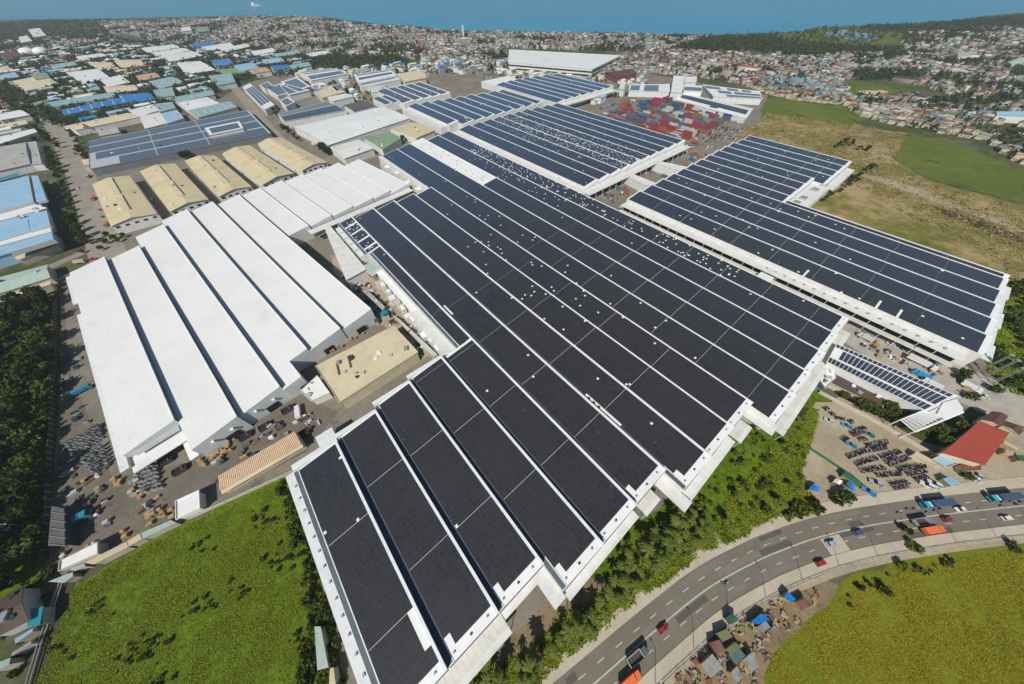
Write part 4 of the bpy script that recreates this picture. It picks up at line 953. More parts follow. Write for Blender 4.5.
# far industrial estate, upper left (photo points x4)
FAR = [
 ('blue_roof', 'big bright blue roofed factory of the upper left estate', [(246, 440), (510, 385), (520, 408), (258, 462)], 8, 'gable'),
 ('blue_roof', 'blue roofed wing at the right end of the big bright blue factory', [(470, 378), (600, 372), (622, 398), (522, 412)], 8.5, 'gable'),
 ('teal_roof', 'grey teal roof behind the big bright blue factory', [(185, 410), (455, 368), (464, 388), (215, 428)], 8, 'gable'),
 ('blue_roof', 'little blue roof at the left end of the big bright blue factory', [(180, 415), (240, 400), (255, 412), (200, 428)], 8.4, 'flat'),
 ('cream_pale', 'wide cream roof beside the far end of the park road', [(32, 328), (178, 300), (236, 336), (105, 366)], 8, 'flat'),
 ('green_roof', 'small olive roof on the wide cream factory', [(120, 298), (185, 290), (200, 308), (140, 318)], 10, 'gable'),
 ('roof_white', 'white hall right of the wide cream roof', [(262, 290), (390, 275), (440, 310), (332, 336)], 8, 'gable'),
 ('roof_white', 'white hall with vents among trees behind the bright blue factory', [(400, 320), (480, 300), (522, 330), (432, 350)], 8, 'flat'),
 ('cream_pale', 'cream sheds directly behind the bright blue factory', [(412, 345), (540, 340), (556, 360), (432, 376)], 7, 'gable'),
 ('roof_white', 'long thin white roof beyond the white water domes', [(300, 226), (410, 212), (430, 226), (318, 242)], 7, 'gable'),
 ('cream_pale', 'off-white shed in trees beyond the wide cream roof', [(332, 246), (450, 250), (464, 268), (402, 280)], 7, 'gable'),
 ('cream_pale', 'cream shed right of the off-white shed in trees', [(452, 240), (560, 238), (582, 262), (482, 272)], 7, 'gable'),
 ('roof_white', 'long white hall furthest back in the estate', [(562, 192), (690, 178), (725, 190), (590, 212)], 8, 'gable'),
 ('roof_white', 'long white hall second from the back of the estate', [(600, 212), (725, 192), (765, 202), (640, 228)], 8, 'gable'),
 ('canopy_clean', 'long off-white hall third from the back of the estate', [(640, 226), (765, 204), (812, 222), (682, 248)], 8, 'gable'),
 ('blue_roof', 'blue shed left of the twin white halls', [(752, 176), (850, 167), (862, 182), (775, 192)], 8, 'gable'),
 ('roof_white', 'white hall of the twin pair, left one', [(802, 188), (918, 170), (938, 184), (848, 202)], 8, 'gable'),
 ('roof_white', 'white hall of the twin pair, right one', [(872, 196), (985, 174), (1000, 186), (900, 210)], 8, 'gable'),
 ('roof_white', 'white hall with rounded end in the middle of the estate', [(706, 252), (800, 244), (862, 280), (742, 298)], 8, 'gable'),
 ('tan_roof', 'tan roofed hall left of the teal halls', [(540, 302), (620, 290), (642, 308), (560, 324)], 8, 'gable'),
 ('teal_roof', 'grey teal hall right of the tan roof', [(592, 326), (688, 306), (740, 330), (640, 356)], 8, 'gable'),
 ('teal_roof', 'teal hall with white gable just beyond the blue wing', [(612, 362), (690, 350), (700, 382), (630, 392)], 9, 'flat'),
 ('teal_roof', 'long thin teal roof behind the white court', [(680, 392), (838, 362), (858, 378), (712, 412)], 7, 'gable'),
 ('roof_white', 'white roofed court between two teal strips', [(712, 412), (828, 390), (882, 416), (762, 448)], 7, 'flat'),
 ('teal_roof', 'long teal strip roof above the grey solar factory', [(752, 442), (918, 405), (950, 428), (792, 472)], 7, 'gable'),
 ('cream_pale', 'long cream roof below the bright blue factory', [(252, 506), (510, 452), (560, 468), (300, 522)], 7, 'gable'),
 ('teal_roof', 'pale teal roof left of the small sky blue roof', [(602, 420), (690, 410), (702, 432), (640, 450)], 7, 'flat'),
 ('canopy_clean', 'ribbed white roof below the pale teal roof', [(560, 465), (640, 450), (672, 492), (580, 516)], 7, 'gable'),
 ('light_blue', 'small sky blue roof beside the grey solar factory', [(642, 456), (710, 442), (736, 474), (672, 496)], 8, 'flat'),
 ('canopy_clean', 'white patchwork roofs right of the long cream roof', [(512, 442), (600, 420), (640, 440), (552, 470)], 7, 'gable'),
 ('grey_roof', 'grey roofed shed below the long cream roof', [(380, 515), (470, 505), (480, 530), (400, 545)], 6, 'gable'),
 ('roof_white', 'rounded white roof at the far left edge', [(-40, 462), (80, 440), (120, 460), (0, 482)], 7, 'gable'),
 ('cream_pale', 'thin cream roof at the left edge below the rounded white roof', [(-40, 504), (100, 480), (114, 494), (0, 520)], 6, 'gable'),
 ('roof_white', 'long thin white roof at the left edge above the grey shed', [(-40, 556), (138, 514), (150, 528), (-30, 586)], 7, 'gable'),
 ('grey_roof', 'broad grey roof at the left edge beside the park road', [(-30, 592), (104, 570), (122, 656), (-30, 690)], 8, 'gable'),
 ('grey_roof', 'narrow grey roof at the right side of the broad grey roof', [(108, 572), (146, 568), (168, 654), (124, 660)], 7, 'flat'),
 ('blue_roof', 'blue patched hall near the dark wood', [(842, 242), (918, 234), (936, 258), (862, 268)], 8, 'gable'),
 ('teal_roof', 'grey teal hall right of the white hall with rounded end', [(832, 302), (928, 294), (942, 328), (870, 342)], 8, 'gable'),
 ('green_roof', 'green roofed sheds near the row of teal halls', [(860, 280), (960, 270), (990, 290), (900, 304)], 7, 'gable'),
 ('maroon_roof', 'dark red roof at the far left edge', [(-10, 218), (58, 205), (100, 222), (30, 242)], 8, 'gable'),
 ('light_blue', 'pale blue roof left of the wide cream roof', [(-30, 306), (60, 290), (78, 306), (-10, 330)], 7, 'gable'),
 ('cream_pale', 'cream roof at the left edge above the pale blue roof', [(-30, 276), (30, 262), (52, 276), (-10, 292)], 7, 'gable'),
 ('roof_white', 'white block in the far fields', [(112, 118), (158, 112), (186, 142), (134, 150)], 9, 'flat'),
 ('roof_white', 'smaller white block below the white block in the far fields', [(72, 148), (108, 142), (130, 164), (84, 172)], 9, 'flat'),
 ('teal_roof', 'green white roof just right of the white water domes', [(196, 262), (296, 245), (312, 260), (212, 278)], 8, 'gable'),
 ('green_roof', 'pale green shed at the left end of the blue roofs', [(130, 412), (180, 400), (192, 416), (150, 432)], 7, 'gable'),
 ('light_blue', 'pale blue hall beside the dark wood', [(930, 262), (1010, 250), (1040, 270), (960, 285)], 8, 'gable'),
 ('tan_roof', 'tan shed at the edge of the dark wood', [(1000, 275), (1060, 268), (1084, 284), (1020, 294)], 8, 'gable'),
 ('light_blue', 'pale blue hall left of the dark wood', [(1044, 240), (1120, 230), (1140, 246), (1070, 256)], 8, 'gable'),
 ('blue_roof', 'deep blue roof near the left end of the dark wood', [(1080, 265), (1150, 258), (1164, 272), (1096, 282)], 8, 'gable'),
 ('teal_roof', 'teal hall just below the dark wood', [(1150, 262), (1230, 248), (1246, 262), (1170, 276)], 8, 'gable'),
 ('roof_white', 'white shed at the edge of the houses above the estate', [(1000, 206), (1090, 192), (1106, 206), (1020, 222)], 8, 'gable'),
 ('teal_roof', 'teal roofed shed at the left end of the dark wood', [(1090, 216), (1190, 202), (1200, 214), (1106, 228)], 8, 'gable'),
 ('roof_white', 'white roof at the upper edge of the dark wood', [(1216, 216), (1290, 204), (1330, 212), (1250, 226)], 8, 'gable'),
]
for i, (mt, l, q, z, kd) in enumerate(FAR):
    qbuild('estate_building', l, 'factory', [(x/4, y/4) for x, y in q], z, mt, 'wall_white' if i % 3 else 'cream_wall', kd, 1.5, vents=(3 if i < 30 else 1), lights=(6 if i % 4 == 0 and z < 8.6 else 0))
for nm, p in (('left', (31.5, 56.5)), ('right', (45, 56))):
    g = G(p); r = root('water_tank', (*g, 0), f'white domed water tank in the far estate, {nm} one of the pair', 'tank', 'white domed tanks')
    mm = MB('white_clean'); prev = None; R0 = 17
    for k in range(7):
        t = k/6*math.pi/2; rr_, zz_ = R0*math.cos(t)+0.01, 10+9*math.sin(t)
        ring = [(g[0]+rr_*math.cos(2*math.pi*i/20), g[1]+rr_*math.sin(2*math.pi*i/20), zz_) for i in range(20)]
        if prev:
            for i in range(20): mm.face([prev[i], prev[(i+1) % 20], ring[(i+1) % 20], ring[i]])
        prev = ring
    mm.build('dome', r, smooth=True); mm = MB('wall_white')
    mm.prism([(g[0]+R0*math.cos(2*math.pi*i/20), g[1]+R0*math.sin(2*math.pi*i/20)) for i in range(20)], 0, 9.98); mm.build('wall', r)
qbuild('blue_long_shed', 'long blue roofed shed at the right edge of the town', 'building', Q(768, 0, [(905, 446), (1100, 442), (1110, 470), (915, 462)], 4), 8, 'light_blue', 'wall_white', 'gable', 1.5)
qbuild('town_hall', 'pale green walled long school building at the right edge', 'building', Q(768, 0, [(955, 250), (1010, 228), (1040, 238), (975, 262)], 4), 9, 'pale_green', 'wall_white', 'gable', 1.5)
qbuild('town_hall', 'long grey roofed market building in the far right town', 'building', Q(768, 0, [(752, 212), (830, 204), (836, 216), (760, 226)], 4), 9, 'grey_roof', 'wall_white', 'gable', 1.5)
qbuild('town_hall', 'red roofed block in the town behind the container yard', 'building', Q(512, 0, [(370, 290), (480, 275), (500, 295), (420, 312)], 4), 8, 'maroon_roof', 'rust', 'gable', 1.5)
qbuild('town_hall', 'green roofed villa row in the shore town', 'building', Q(512, 0, [(530, 154), (560, 150), (562, 166), (534, 168)], 4), 14, 'green_roof', 'pale_green', 'flat', 1.5)
qbuild('town_hall', 'bright green block in the upper left town', 'building', Q(0, 0, [(780, 112), (830, 106), (840, 124), (792, 130)], 4), 12, 'green_roof', 'pale_green', 'flat')
qbuild('town_hall', 'white block in the upper left town beside the bright green block', 'building', Q(0, 0, [(722, 112), (760, 106), (768, 122), (728, 126)], 4), 12, 'roof_white', 'wall_white', 'flat')
qbuild('lighthouse_block', 'slim white tower block by the shore', 'tower', [(461.5, 25.5), (463.2, 25.4), (463.3, 26), (461.6, 26.1)], 26, 'white_clean', 'wall_white', 'flat', eave=0.1)
# service building with panel strips by the car park
r = qbuild('service_building', 'narrow white service building with three solar strips beside the motorcycle park', 'building', Q(768, 342, [(272, 8), (766, 222), (640, 284), (232, 82)], 4), 8, 'white_clean', 'wall_white', 'flat', panels=[(u/24+.004, (u+1)/24-.004, v0, v1) for u in range(24) for (v0, v1) in ((.02, .16), (.22, .64), (.73, .97)) if not (u < 2 and v1 == .64) and u < 23], pmat='solar_panel_road')
tr = [Vector((*G(p, 8.0), 8.0)) for p in Q(864, 340, [(232, 510), (440, 425), (625, 430), (632, 460), (325, 585)])]
mm = MB('white_clean')
for a, b in ((0, 1), (1, 2), (2, 3), (3, 4), (4, 0)): mm.tube(tr[a], tr[b], 0.5 if (a, b) == (3, 4) else 0.25)
for i in range(1, 12):
    mm.tube(tr[0].lerp(tr[4], i/12), tr[1].lerp(tr[2], i/12), 0.14); mm.tube(tr[0].lerp(tr[1], i/12), tr[4].lerp(tr[3], i/12), 0.14)
    mm.tube(tr[0].lerp(tr[4], i/12), tr[1].lerp(tr[2], (i-1)/12), 0.1)
for i in range(5): mm.tube(tr[i], (tr[i].x, tr[i].y, 0), 0.25)
mm.build('canopy_frame', r)
dm = MB('white_clean'); c0 = Vector((*G((952, 404.5), 8.6), 8.6))
dm.prism(wp(Q(864, 340, [(505, 400), (590, 375), (632, 432), (628, 462), (520, 505), (470, 470)]), 8.7), 7.9, 8.7); dm.build('end_roof', r)
qbuild('ruin_building', 'roofless brown walled ruin beside the service building', 'building', Q(768, 342, [(262, 92), (472, 215), (455, 268), (238, 162)], 4), 3.5, 'dark_brown', 'cream_wall', 'flat', vents=6)
qbuild('small_plant', 'small white plant room between the ruin and the main factory', 'building', Q(768, 342, [(195, 140), (240, 95), (272, 140), (228, 190)], 4), 4, 'white_clean', 'wall_grey', 'flat', vents=8)
qbuild('red_roof_house', 'large house with a bright red roof beside the highway', 'house', [(942, 453), (979.5, 421), (1007, 433.5), (982, 466)], 7, 'red_roof', 'cream_wall', 'shed', 0.8)
qbuild('house_annex', 'white flat annex at the lower left of the red roof', 'house', Q(864, 410, [(432, 312), (492, 285), (600, 345), (525, 370)]), 4, 'light_blue', 'cream_wall', 'flat')
qbuild('house_annex', 'maroon roofed annex above the red roof', 'house', Q(864, 410, [(752, 62), (815, 8), (922, 40), (868, 105)]), 6, 'maroon_roof', 'cream_wall', 'gable', 1.0)
qbuild('house_annex', 'rusty porch roof at the foot of the red roof', 'house', Q(864, 410, [(608, 345), (745, 352), (740, 385), (640, 392)]), 3.5, 'rust', 'cream_wall', 'shed', .4)
qbuild('house_annex', 'second maroon roof beside the service road', 'house', Q(864, 410, [(882, 95), (915, 75), (1020, 135), (990, 160)]), 5, 'maroon_roof', 'cream_wall', 'gable', .8)
qbuild('lean_to', 'yellow roofed strip along the top corner of the motorcycle park', 'shed', Q(864, 410, [(312, 285), (335, 265), (430, 320), (412, 338)]), 2.8, 'cream', 'cream_wall', 'shed', .3, eave=.1)
qbuild('shelter', 'cream strip roof in the dirt yard right of the red roof', 'shed', Q(864, 410, [(895, 195), (985, 245), (975, 260), (885, 212)]), 2.8, 'cream', 'wood', 'shed', .3, eave=.1)
qbuild('shelter', 'green roofed stall at the right edge of the dirt yard', 'stall', Q(864, 410, [(962, 286), (1040, 292), (1040, 335), (990, 325)]), 2.8, 'tarp_green', 'wood', 'shed', .3, eave=.1)
qbuild('shelter', 'grey roofed stall left of the green roofed stall', 'stall', Q(864, 410, [(905, 255), (960, 268), (945, 292), (895, 275)]), 2.8, 'grey_roof', 'wood', 'shed', .3, eave=.1)
qbuild('shelter', 'grey sheet roof beside the vans near the highway', 'stall', Q(864, 410, [(500, 440), (545, 425), (605, 470), (550, 490)]), 2.6, 'light_blue', 'wood', 'shed', .3, eave=.1)
for i, (q, l, mt) in enumerate((([(150, 70), (360, 152), (292, 166), (160, 100)], 'white covered walkway nearest the main factory, joining the two solar blocks', 'canopy_clean'), ([(338, 2), (552, 48), (500, 70), (345, 22)], 'white covered walkway behind the first one, joining the two solar blocks', 'canopy_clean'))):
    qbuild('covered_walkway', l, 'walkway', Q(600, 160, q), 7.5, mt, 'wall_white', 'flat', eave=.3)
for i, (q, z, mt, l) in enumerate((([(395, 0), (440, 10), (545, 110), (530, 135)], 4, 'grey_roof', 'grey shed roof along the right side of the white warehouse'), ([(590, 160), (640, 190), (880, 415), (850, 425)], 4, 'canopy', 'long thin pale roof beside the beige office block'), ([(455, 140), (480, 130), (500, 205), (478, 212)], 3, 'dark_brown', 'dark trailer at the corner of the white warehouse'), ([(505, 140), (560, 130), (570, 165), (520, 175)], 3, 'teal_paint', 'teal tank shed by the beige office block'), ([(690, 90), (760, 60), (830, 170), (790, 200)], 4, 'wall_grey', 'grey plant shed beside the solar factory annex'), ([(770, 360), (815, 345), (830, 390), (790, 400)], 3.5, 'pale_green', 'small pale green tank shed at the end of the office block'), ([(600, 40), (650, 20), (700, 80), (655, 100)], 4, 'tan_roof', 'tan shed in the storage lane beside the white warehouse'), ([(720, 210), (760, 195), (800, 250), (765, 262)], 3, 'cream_pale', 'cream shed in the storage lane beside the white warehouse'))):
    qbuild('plant_shed', l, 'shed', Q(300, 290, q), z, mt, 'concrete', 'shed', .4, eave=.2, vents=1)
# shacks below the highway
SH = [('shack_grey', [(133, 558), (205, 490), (268, 580), (188, 642)], 'largest pale sheet roofed shack at the lower left of the camp'), ('shack_olive', [(228, 360), (298, 330), (332, 380), (270, 412)], 'olive roofed shack beside the highway kerb'), ('shack_olive', [(288, 462), (350, 415), (378, 442), (320, 492)], 'olive roofed shack behind the kerbside olive shack'), ('shack_teal', [(308, 492), (368, 442), (412, 502), (350, 558)], 'dark teal roofed shack in the middle of the camp'), ('shack_grey', [(400, 530), (456, 480), (498, 570), (450, 606)], 'pale grey green shack at the field side'), ('tarp_blue', [(448, 288), (518, 230), (568, 272), (490, 302)], 'shack under a bright blue tarpaulin'), ('shack_grey', [(490, 320), (546, 280), (572, 320), (515, 356)], 'grey roofed shack next to the blue tarpaulin'), ('tarp_green', [(293, 262), (330, 230), (372, 270), (330, 298)], 'dark green roofed shack against the railing'), ('shack_grey', [(320, 612), (360, 570), (396, 640), (355, 672)], 'pale roofed shack at the lower edge of the camp'), ('shack_grey', [(562, 342), (600, 310), (624, 340), (584, 364)], 'small pale grey sheet roof at the field edge'), ('tarp_blue', [(660, 130), (688, 92), (732, 142), (702, 162)], 'little blue shack at the right end of the camp'), ('shack_rust', [(190, 420), (250, 400), (285, 470), (225, 490)], 'rusty brown roofed shack behind the largest pale shack'), ('shack_rust', [(740, 160), (800, 130), (830, 180), (770, 210)], 'rusty pink roofed shack at the right end of the camp')]
for i, (mt, q, l) in enumerate(SH):
    qbuild('shack', l, 'shack', Q(680, 577, q), 2.6, mt, 'dark_brown' if i % 2 else 'wood', 'shed', 0.5, eave=0.1, group='shacks below the highway')
# ------------------------------------------------------------------ vehicles
def colour(o, c):
    o.color = (*c, 1)
    for ch in o.children: colour(ch, c)
def wheel_into(parent, x, y, r, w):
    m = MB('rubber'); m.tube((x, y-w/2, r), (x, y+w/2, r), r, n=10, mat='rubber'); m.tube((x, y-w/2-.01, r), (x, y+w/2+.01, r), r*.5, n=8, mat='steel')
    return m.build('wheel', parent)
def profile(mb, pts, y0, y1, mat, taper=0.0):
    """side profile pts (x,z) swept across the width"""
    n = len(pts); zt = max(p[1] for p in pts); zb = min(p[1] for p in pts)
    def yy(y, z): return y*(1-taper*(z-zb)/(zt-zb+1e-6))
    L = [(x, yy(y0, z), z) for x, z in pts]; Rr = [(x, yy(y1, z), z) for x, z in pts]
    mb.face(L[::1], mat); mb.face(Rr[::-1], mat)
    for i in range(n):
        j = (i+1) % n; mb.face([L[j], L[i], Rr[i], Rr[j]], mat)
def proto_car():
    r = root('car', (0, 0, 0), 'proto', 'car')
    b = MB('tint_paint'); profile(b, [(-2.15, .28), (2.1, .28), (2.2, .55), (2.1, .72), (.95, .86), (-1.75, .92), (-2.2, .85), (-2.25, .5)], -.86, .86, 'tint_paint')
    profile(b, [(-1.45, 1.36), (.25, 1.38), (.18, 1.44), (-1.35, 1.44)], -.66, .66, 'tint_paint'); b.build('body', r)
    g = MB('glass_dark'); profile(g, [(-1.85, .93), (.98, .87), (.28, 1.37), (-1.5, 1.36)], -.80, .80, 'glass_dark', .16); g.build('window', r)
    for x in (-1.35, 1.35):
        for y in (-.80, .80): wheel_into(r, x, y, .32, .2)
    for y in (-.6, .6):
        h = MB('white_clean'); h.box((2.16, y, .55), (.10, .32, .14)); h.build('headlight', r)
    return r
def proto_truck(open_bed=True):
    r = root('truck', (0, 0, 0), 'proto', 'truck')
    c = MB('tint_paint'); profile(c, [(2.0, .7), (3.9, .7), (3.95, 1.6), (3.6, 2.75), (2.0, 2.8)], -1.15, 1.15, 'tint_paint', .04); cab = c.build('cab', r)
    g = MB('glass_dark'); profile(g, [(3.80, 1.75), (4.02, 1.7), (3.72, 2.55), (3.5, 2.55)], -1.0, 1.0, 'glass_dark'); g.build('windscreen', cab)
    f = MB('dark_steel'); f.box((-.4, 0, .6), (7.6, .9, .35)); f.build('chassis', r)
    bd = MB('tint_paint' if not open_bed else 'steel')
    if open_bed:
        bd.box((-1.15, 0, 1.0), (5.6, 2.4, .12), 0, 'dark_steel')
        for y in (-1.2, 1.2): bd.box((-1.15, y, 1.13), (5.6, .16, 1.3), 0, 'wall_grey' if y > 0 else 'dark_steel')
        for x in (-3.9, 1.6): bd.box((x, 0, 1.13), (.16, 2.2, 1.3 if x < 0 else 1.7), 0, 'wall_grey')
        for x in (-2.5, -1.1, .3): bd.box((x, 0, 2.2), (.12, 2.2, .1), 0, 'dark_steel')
        bd.box((-1.2, 0, 1.15), (5.0, 2.1, .35), 0, 'dark_brown')
    else:
        bd.box((-1.15, 0, .98), (5.7, 2.4, 1.75), 0, 'tint_paint')
        for x in (-3, -1.8, -.6, .6): bd.box((x, 0, 2.74), (.1, 2.3, .05), 0, 'tint_paint')
    bd.build('bed', r)
    for x in (3.1, -1.8, -3.0):
        for y in (-1.05, 1.05): wheel_into(r, x, y, .5, .35)
    for y in (-.85, .85):
        h = MB('white_clean'); h.box((3.95, y, .9), (.08, .3, .2)); h.build('headlight', r)
    return r
def proto_trailer():
    r = root('trailer_truck', (0, 0, 0), 'proto', 'truck')
    c = MB('teal_paint'); profile(c, [(4.6, .8), (6.7, .8), (6.75, 1.8), (6.5, 3.0), (4.6, 3.05)], -1.2, 1.2, 'tint_paint', .04); cab = c.build('cab', r)
    g = MB('glass_dark'); profile(g, [(6.6, 1.9), (6.83, 1.85), (6.6, 2.75), (6.4, 2.75)], -1.05, 1.05, 'glass_dark'); g.build('windscreen', cab)
    d = MB('white_clean'); d.box((4.75, 0, 3.06), (.4, 2.0, .25)); d.build('wind_deflector', cab)
    f = MB('dark_steel'); f.box((0, 0, .85), (12.6, 1.0, .3)); f.build('chassis', r)
    t = MB('blue_roof'); t.box((-1.4, 0, 1.2), (9.6, 2.45, 2.3), 0, 'tint_roof')
    for i in range(16): t.box((-5.9+i*.6, 0, 3.5), (.12, 2.35, .05), 0, 'tint_roof')
    t.build('container', r)
    for x in (5.7, 2.9, -4.0, -5.2):
        for y in (-1.05, 1.05): wheel_into(r, x, y, .52, .4)
    return r
def proto_bike():
    m = MB('tint_paint')
    for x in (-.62, .62): m.tube((x, -.06, .3), (x, .06, .3), .3, n=10, mat='rubber')
    profile(m, [(-.75, .72), (-.3, .35), (.25, .38), (.42, .72), (.2, .80), (-.2, .70)], -.13, .13, 'tint_paint')
    profile(m, [(-.85, .78), (-.1, .72), (-.05, .80), (-.8, .9)], -.14, .14, 'rubber')
    m.tube((.55, 0, .4), (.40, 0, 1.0), .04, n=5, mat='steel'); m.tube((.38, -.36, 1.02), (.38, .36, 1.02), .03, n=5, mat='dark_steel')
    m.box((.48, 0, .82), (.16, .2, .16), 0, 'white_clean')
    return m.build('motorcycle')
PC, PT, PD, PX, PB = proto_car(), proto_truck(True), proto_truck(False), proto_trailer(), proto_bike()
def box_colour(o, c):
    for ch in o.children:
        if ch.name.startswith('container'): ch.color = (*c, 1)
def put_road(proto, p, label, cat, c, group, rev=False, z=0.10, h=1.0, name=None):
    s, off = road_s(G(p, h)); xy = road_pt(s, off); o = dup(proto, (*xy, z), road_yaw(s)+(math.pi if rev else 0)); colour(o, c)
    box_colour(o, (.055, .10, .20))
    if name: o.name = name
    return tag(o, label, cat, group)
gv = 'vehicles on the highway'
put_road(PT, (638, 656), 'grey open bed truck on the highway at the bottom of the picture', 'truck', (.12, .12, .12), gv, h=2)
put_road(PD, (631, 681), 'orange truck at the bottom edge behind the grey open bed truck', 'truck', (.85, .17, .05), gv, h=2)
put_road(PT, (924, 521.5), 'grey open bed truck beside the orange truck on the right of the highway', 'truck', (.22, .2, .2), gv, h=2)
put_road(PD, (933, 530), 'orange truck on the right of the highway, in the kerb lane', 'truck', (.85, .19, .05), gv, h=2)
put_road(PX, (937, 503.5), 'blue trailer truck in the far lane above the open bed truck', 'truck', (.02, .42, .58), gv, True, h=2)
put_road(PX, (1006, 497), 'blue trailer truck at the right edge of the highway', 'truck', (.02, .42, .58), gv, True, h=2)
put_road(PC, (663.5, 628), 'dark red car just ahead of the grey open bed truck', 'car', (.32, .012, .03), gv)
put_road(PC, (820.5, 563), 'red car on the pavement by the concrete patch', 'car', (.38, .02, .04), gv, z=.25)
put_road(PC, (832, 543), 'pale blue car crossing the concrete patch', 'car', (.35, .48, .58), gv, z=.14)
put_road(PC, (859.5, 532), 'slate blue car just past the concrete patch', 'car', (.07, .09, .19), gv)
put_road(PC, (947.5, 519), 'dark red car ahead of the orange truck on the right', 'car', (.3, .02, .04), gv)
put_road(PC, (1007, 518), 'white car near the right edge of the highway', 'car', (.75, .75, .73), gv)
put_road(PC, (961, 509), 'white van like car behind the first blue trailer truck', 'car', (.75, .75, .73), gv, True)
for p, l, c in (((726.5, 583), 'lone motorcycle with a white rider box in the middle of the highway', (.7, .7, .7)), ((898, 513), 'leftmost motorcycle of the pack behind the blue trailer', (.05, .03, .03)), ((907, 509.5), 'motorcycle second from left in the pack behind the blue trailer', (.5, .5, .5)), ((916, 509), 'black motorcycle directly in front of the first blue cab', (.03, .03, .03)), ((926.5, 512.5), 'motorcycle between the open bed truck and the blue trailer', (.05, .05, .09)), ((935, 511), 'yellow motorcycle below the first blue trailer', (.5, .3, .03)), ((942, 509), 'motorcycle closest to the white van like car', (.2, .02, .02)), ((1004, 502.5), 'white motorcycle under the second blue cab', (.7, .7, .7)), ((1003, 506), 'red motorcycle under the second blue cab', (.45, .03, .03)), ((1012.5, 501.5), 'black motorcycle below the second blue trailer', (.03, .03, .03)), ((1017, 504.5), 'dark motorcycle nearest the centre line at the right edge', (.04, .03, .03)), ((1021.5, 502), 'motorcycle at the very right edge of the highway', (.1, .05, .03))):
    put_road(PB, p, l, 'motorcycle', c, gv, 'pack' in l or 'blue' in l, h=.6)
yawA = math.atan2(FM.a[1], FM.a[0])
def put(proto, p, yaw, label, cat, c, group=None, z=0.12, name=None, sc=1.0, h=0.8):
    o = dup(proto, (*G(p, h), z), yaw, sc); colour(o, c)
    if name: o.name = name
    return tag(o, label, cat, group)
gs = 'vehicles on the service road'
put(PX, (921.5, 362), yawA+math.pi, 'long white trailer truck parked below the right hand factory', 'truck', (.78, .78, .76), gs, h=2)
put(PD, (922, 374), yawA, 'bright blue truck beside the service building', 'truck', (.02, .3, .62), gs, h=2)
put(PD, (932.5, 383), yawA, 'white truck behind the bright blue truck', 'truck', (.78, .78, .76), gs, h=2)
put(PD, (972.5, 386.5), yawA+math.pi, 'white truck parked at the junction by the bushes', 'truck', (.78, .78, .76), gs, h=2)
put(PD, (866, 336.5), yawA, 'white truck among containers beside the canopy', 'truck', (.6, .6, .58), gs, h=2)
put(PC, (984, 396), yawA+.4, 'white car crossing the service road junction', 'car', (.75, .75, .73), gs)
put(PC, (891, 344), yawA, 'white car on the service road near the long white trailer', 'car', (.75, .75, .73), gs)
put(PD, (297.5, 411.5), R_(118), 'white box truck parked at the end of the striped shed', 'truck', (.75, .75, .74), h=2)
put(PD, (74.5, 520), R_(35), 'teal truck parked beside the netted shed', 'truck', (.02, .28, .36), h=2, sc=1.25)
put(PD, (81, 389), R_(45), 'blue truck beside the white warehouse wall', 'truck', (.03, .25, .45), h=2)
put(PC, (92.5, 259), R_(20), 'bright pink red car at the top corner of the white warehouse', 'car', (.6, .03, .1), sc=1.2)
put(PD, (79, 261), R_(12), 'cream tanker like truck by the white warehouse corner', 'truck', (.6, .52, .38), h=2)
for i, (p, c, l) in enumerate((((93, 198), (.6, .15, .08), 'orange red truck in front of the first cream warehouse'), ((99, 209), (.55, .1, .06), 'red van beside the first cream warehouse'), ((101, 216), (.1, .35, .33), 'teal van beside the first cream warehouse'), ((106, 224), (.6, .2, .12), 'salmon truck by the corner of the first cream warehouse'), ((88, 176), (.3, .5, .45), 'pale green truck on the park road'), ((77, 187), (.75, .75, .72), 'white car under the park road trees'), ((151, 200), (.15, .35, .3), 'green truck between the first two cream warehouses'))):
    put(PD if 'truck' in l else PC, p, R_(-58), l, 'truck' if 'truck' in l else 'car', c, 'vehicles near the cream warehouses', h=1.5)
put(PD, (327, 145), R_(130), 'red truck by the white roofed plant', 'truck', (.5, .03, .04), h=2)
put(PD, (313, 144), R_(130), 'white truck by the white roofed plant', 'truck', (.7, .7, .7), h=2)
# motorcycle park
rows = [((275, 187), (308, 174)), ((314, 216), (346, 210)), ((345, 236), (420, 252)), ((442, 275), (470, 262)), ((450, 338), (548, 303)), ((395, 382), (432, 364)), ((498, 378), (552, 372)), ((548, 418), (692, 392)), ((560, 436), (680, 410)), ((425, 492), (572, 440)), ((480, 538), (622, 494)), ((640, 492), (772, 455)), ((650, 508), (740, 484)), ((510, 582), (666, 555)), ((688, 542), (824, 490)), ((612, 608), (782, 594)), ((748, 566), (932, 546)), ((800, 598), (934, 574)), ((704, 668), (822, 650)), ((858, 636), (942, 614))]
bc = [((.03, .03, .035), 'black'), ((.30, .03, .03), 'red'), ((.06, .09, .28), 'blue'), ((.35, .35, .35), 'grey'), ((.55, .55, .53), 'white'), ((.12, .05, .03), 'maroon')]
nb = 0
tot_ = sum(min(30, int(np.hypot(*(np.array(G(Q(780, 380, [b])[0], .6))-np.array(G(Q(780, 380, [a])[0], .6))))/.95)) for a, b in rows); pk_ = min(1, 282/tot_)
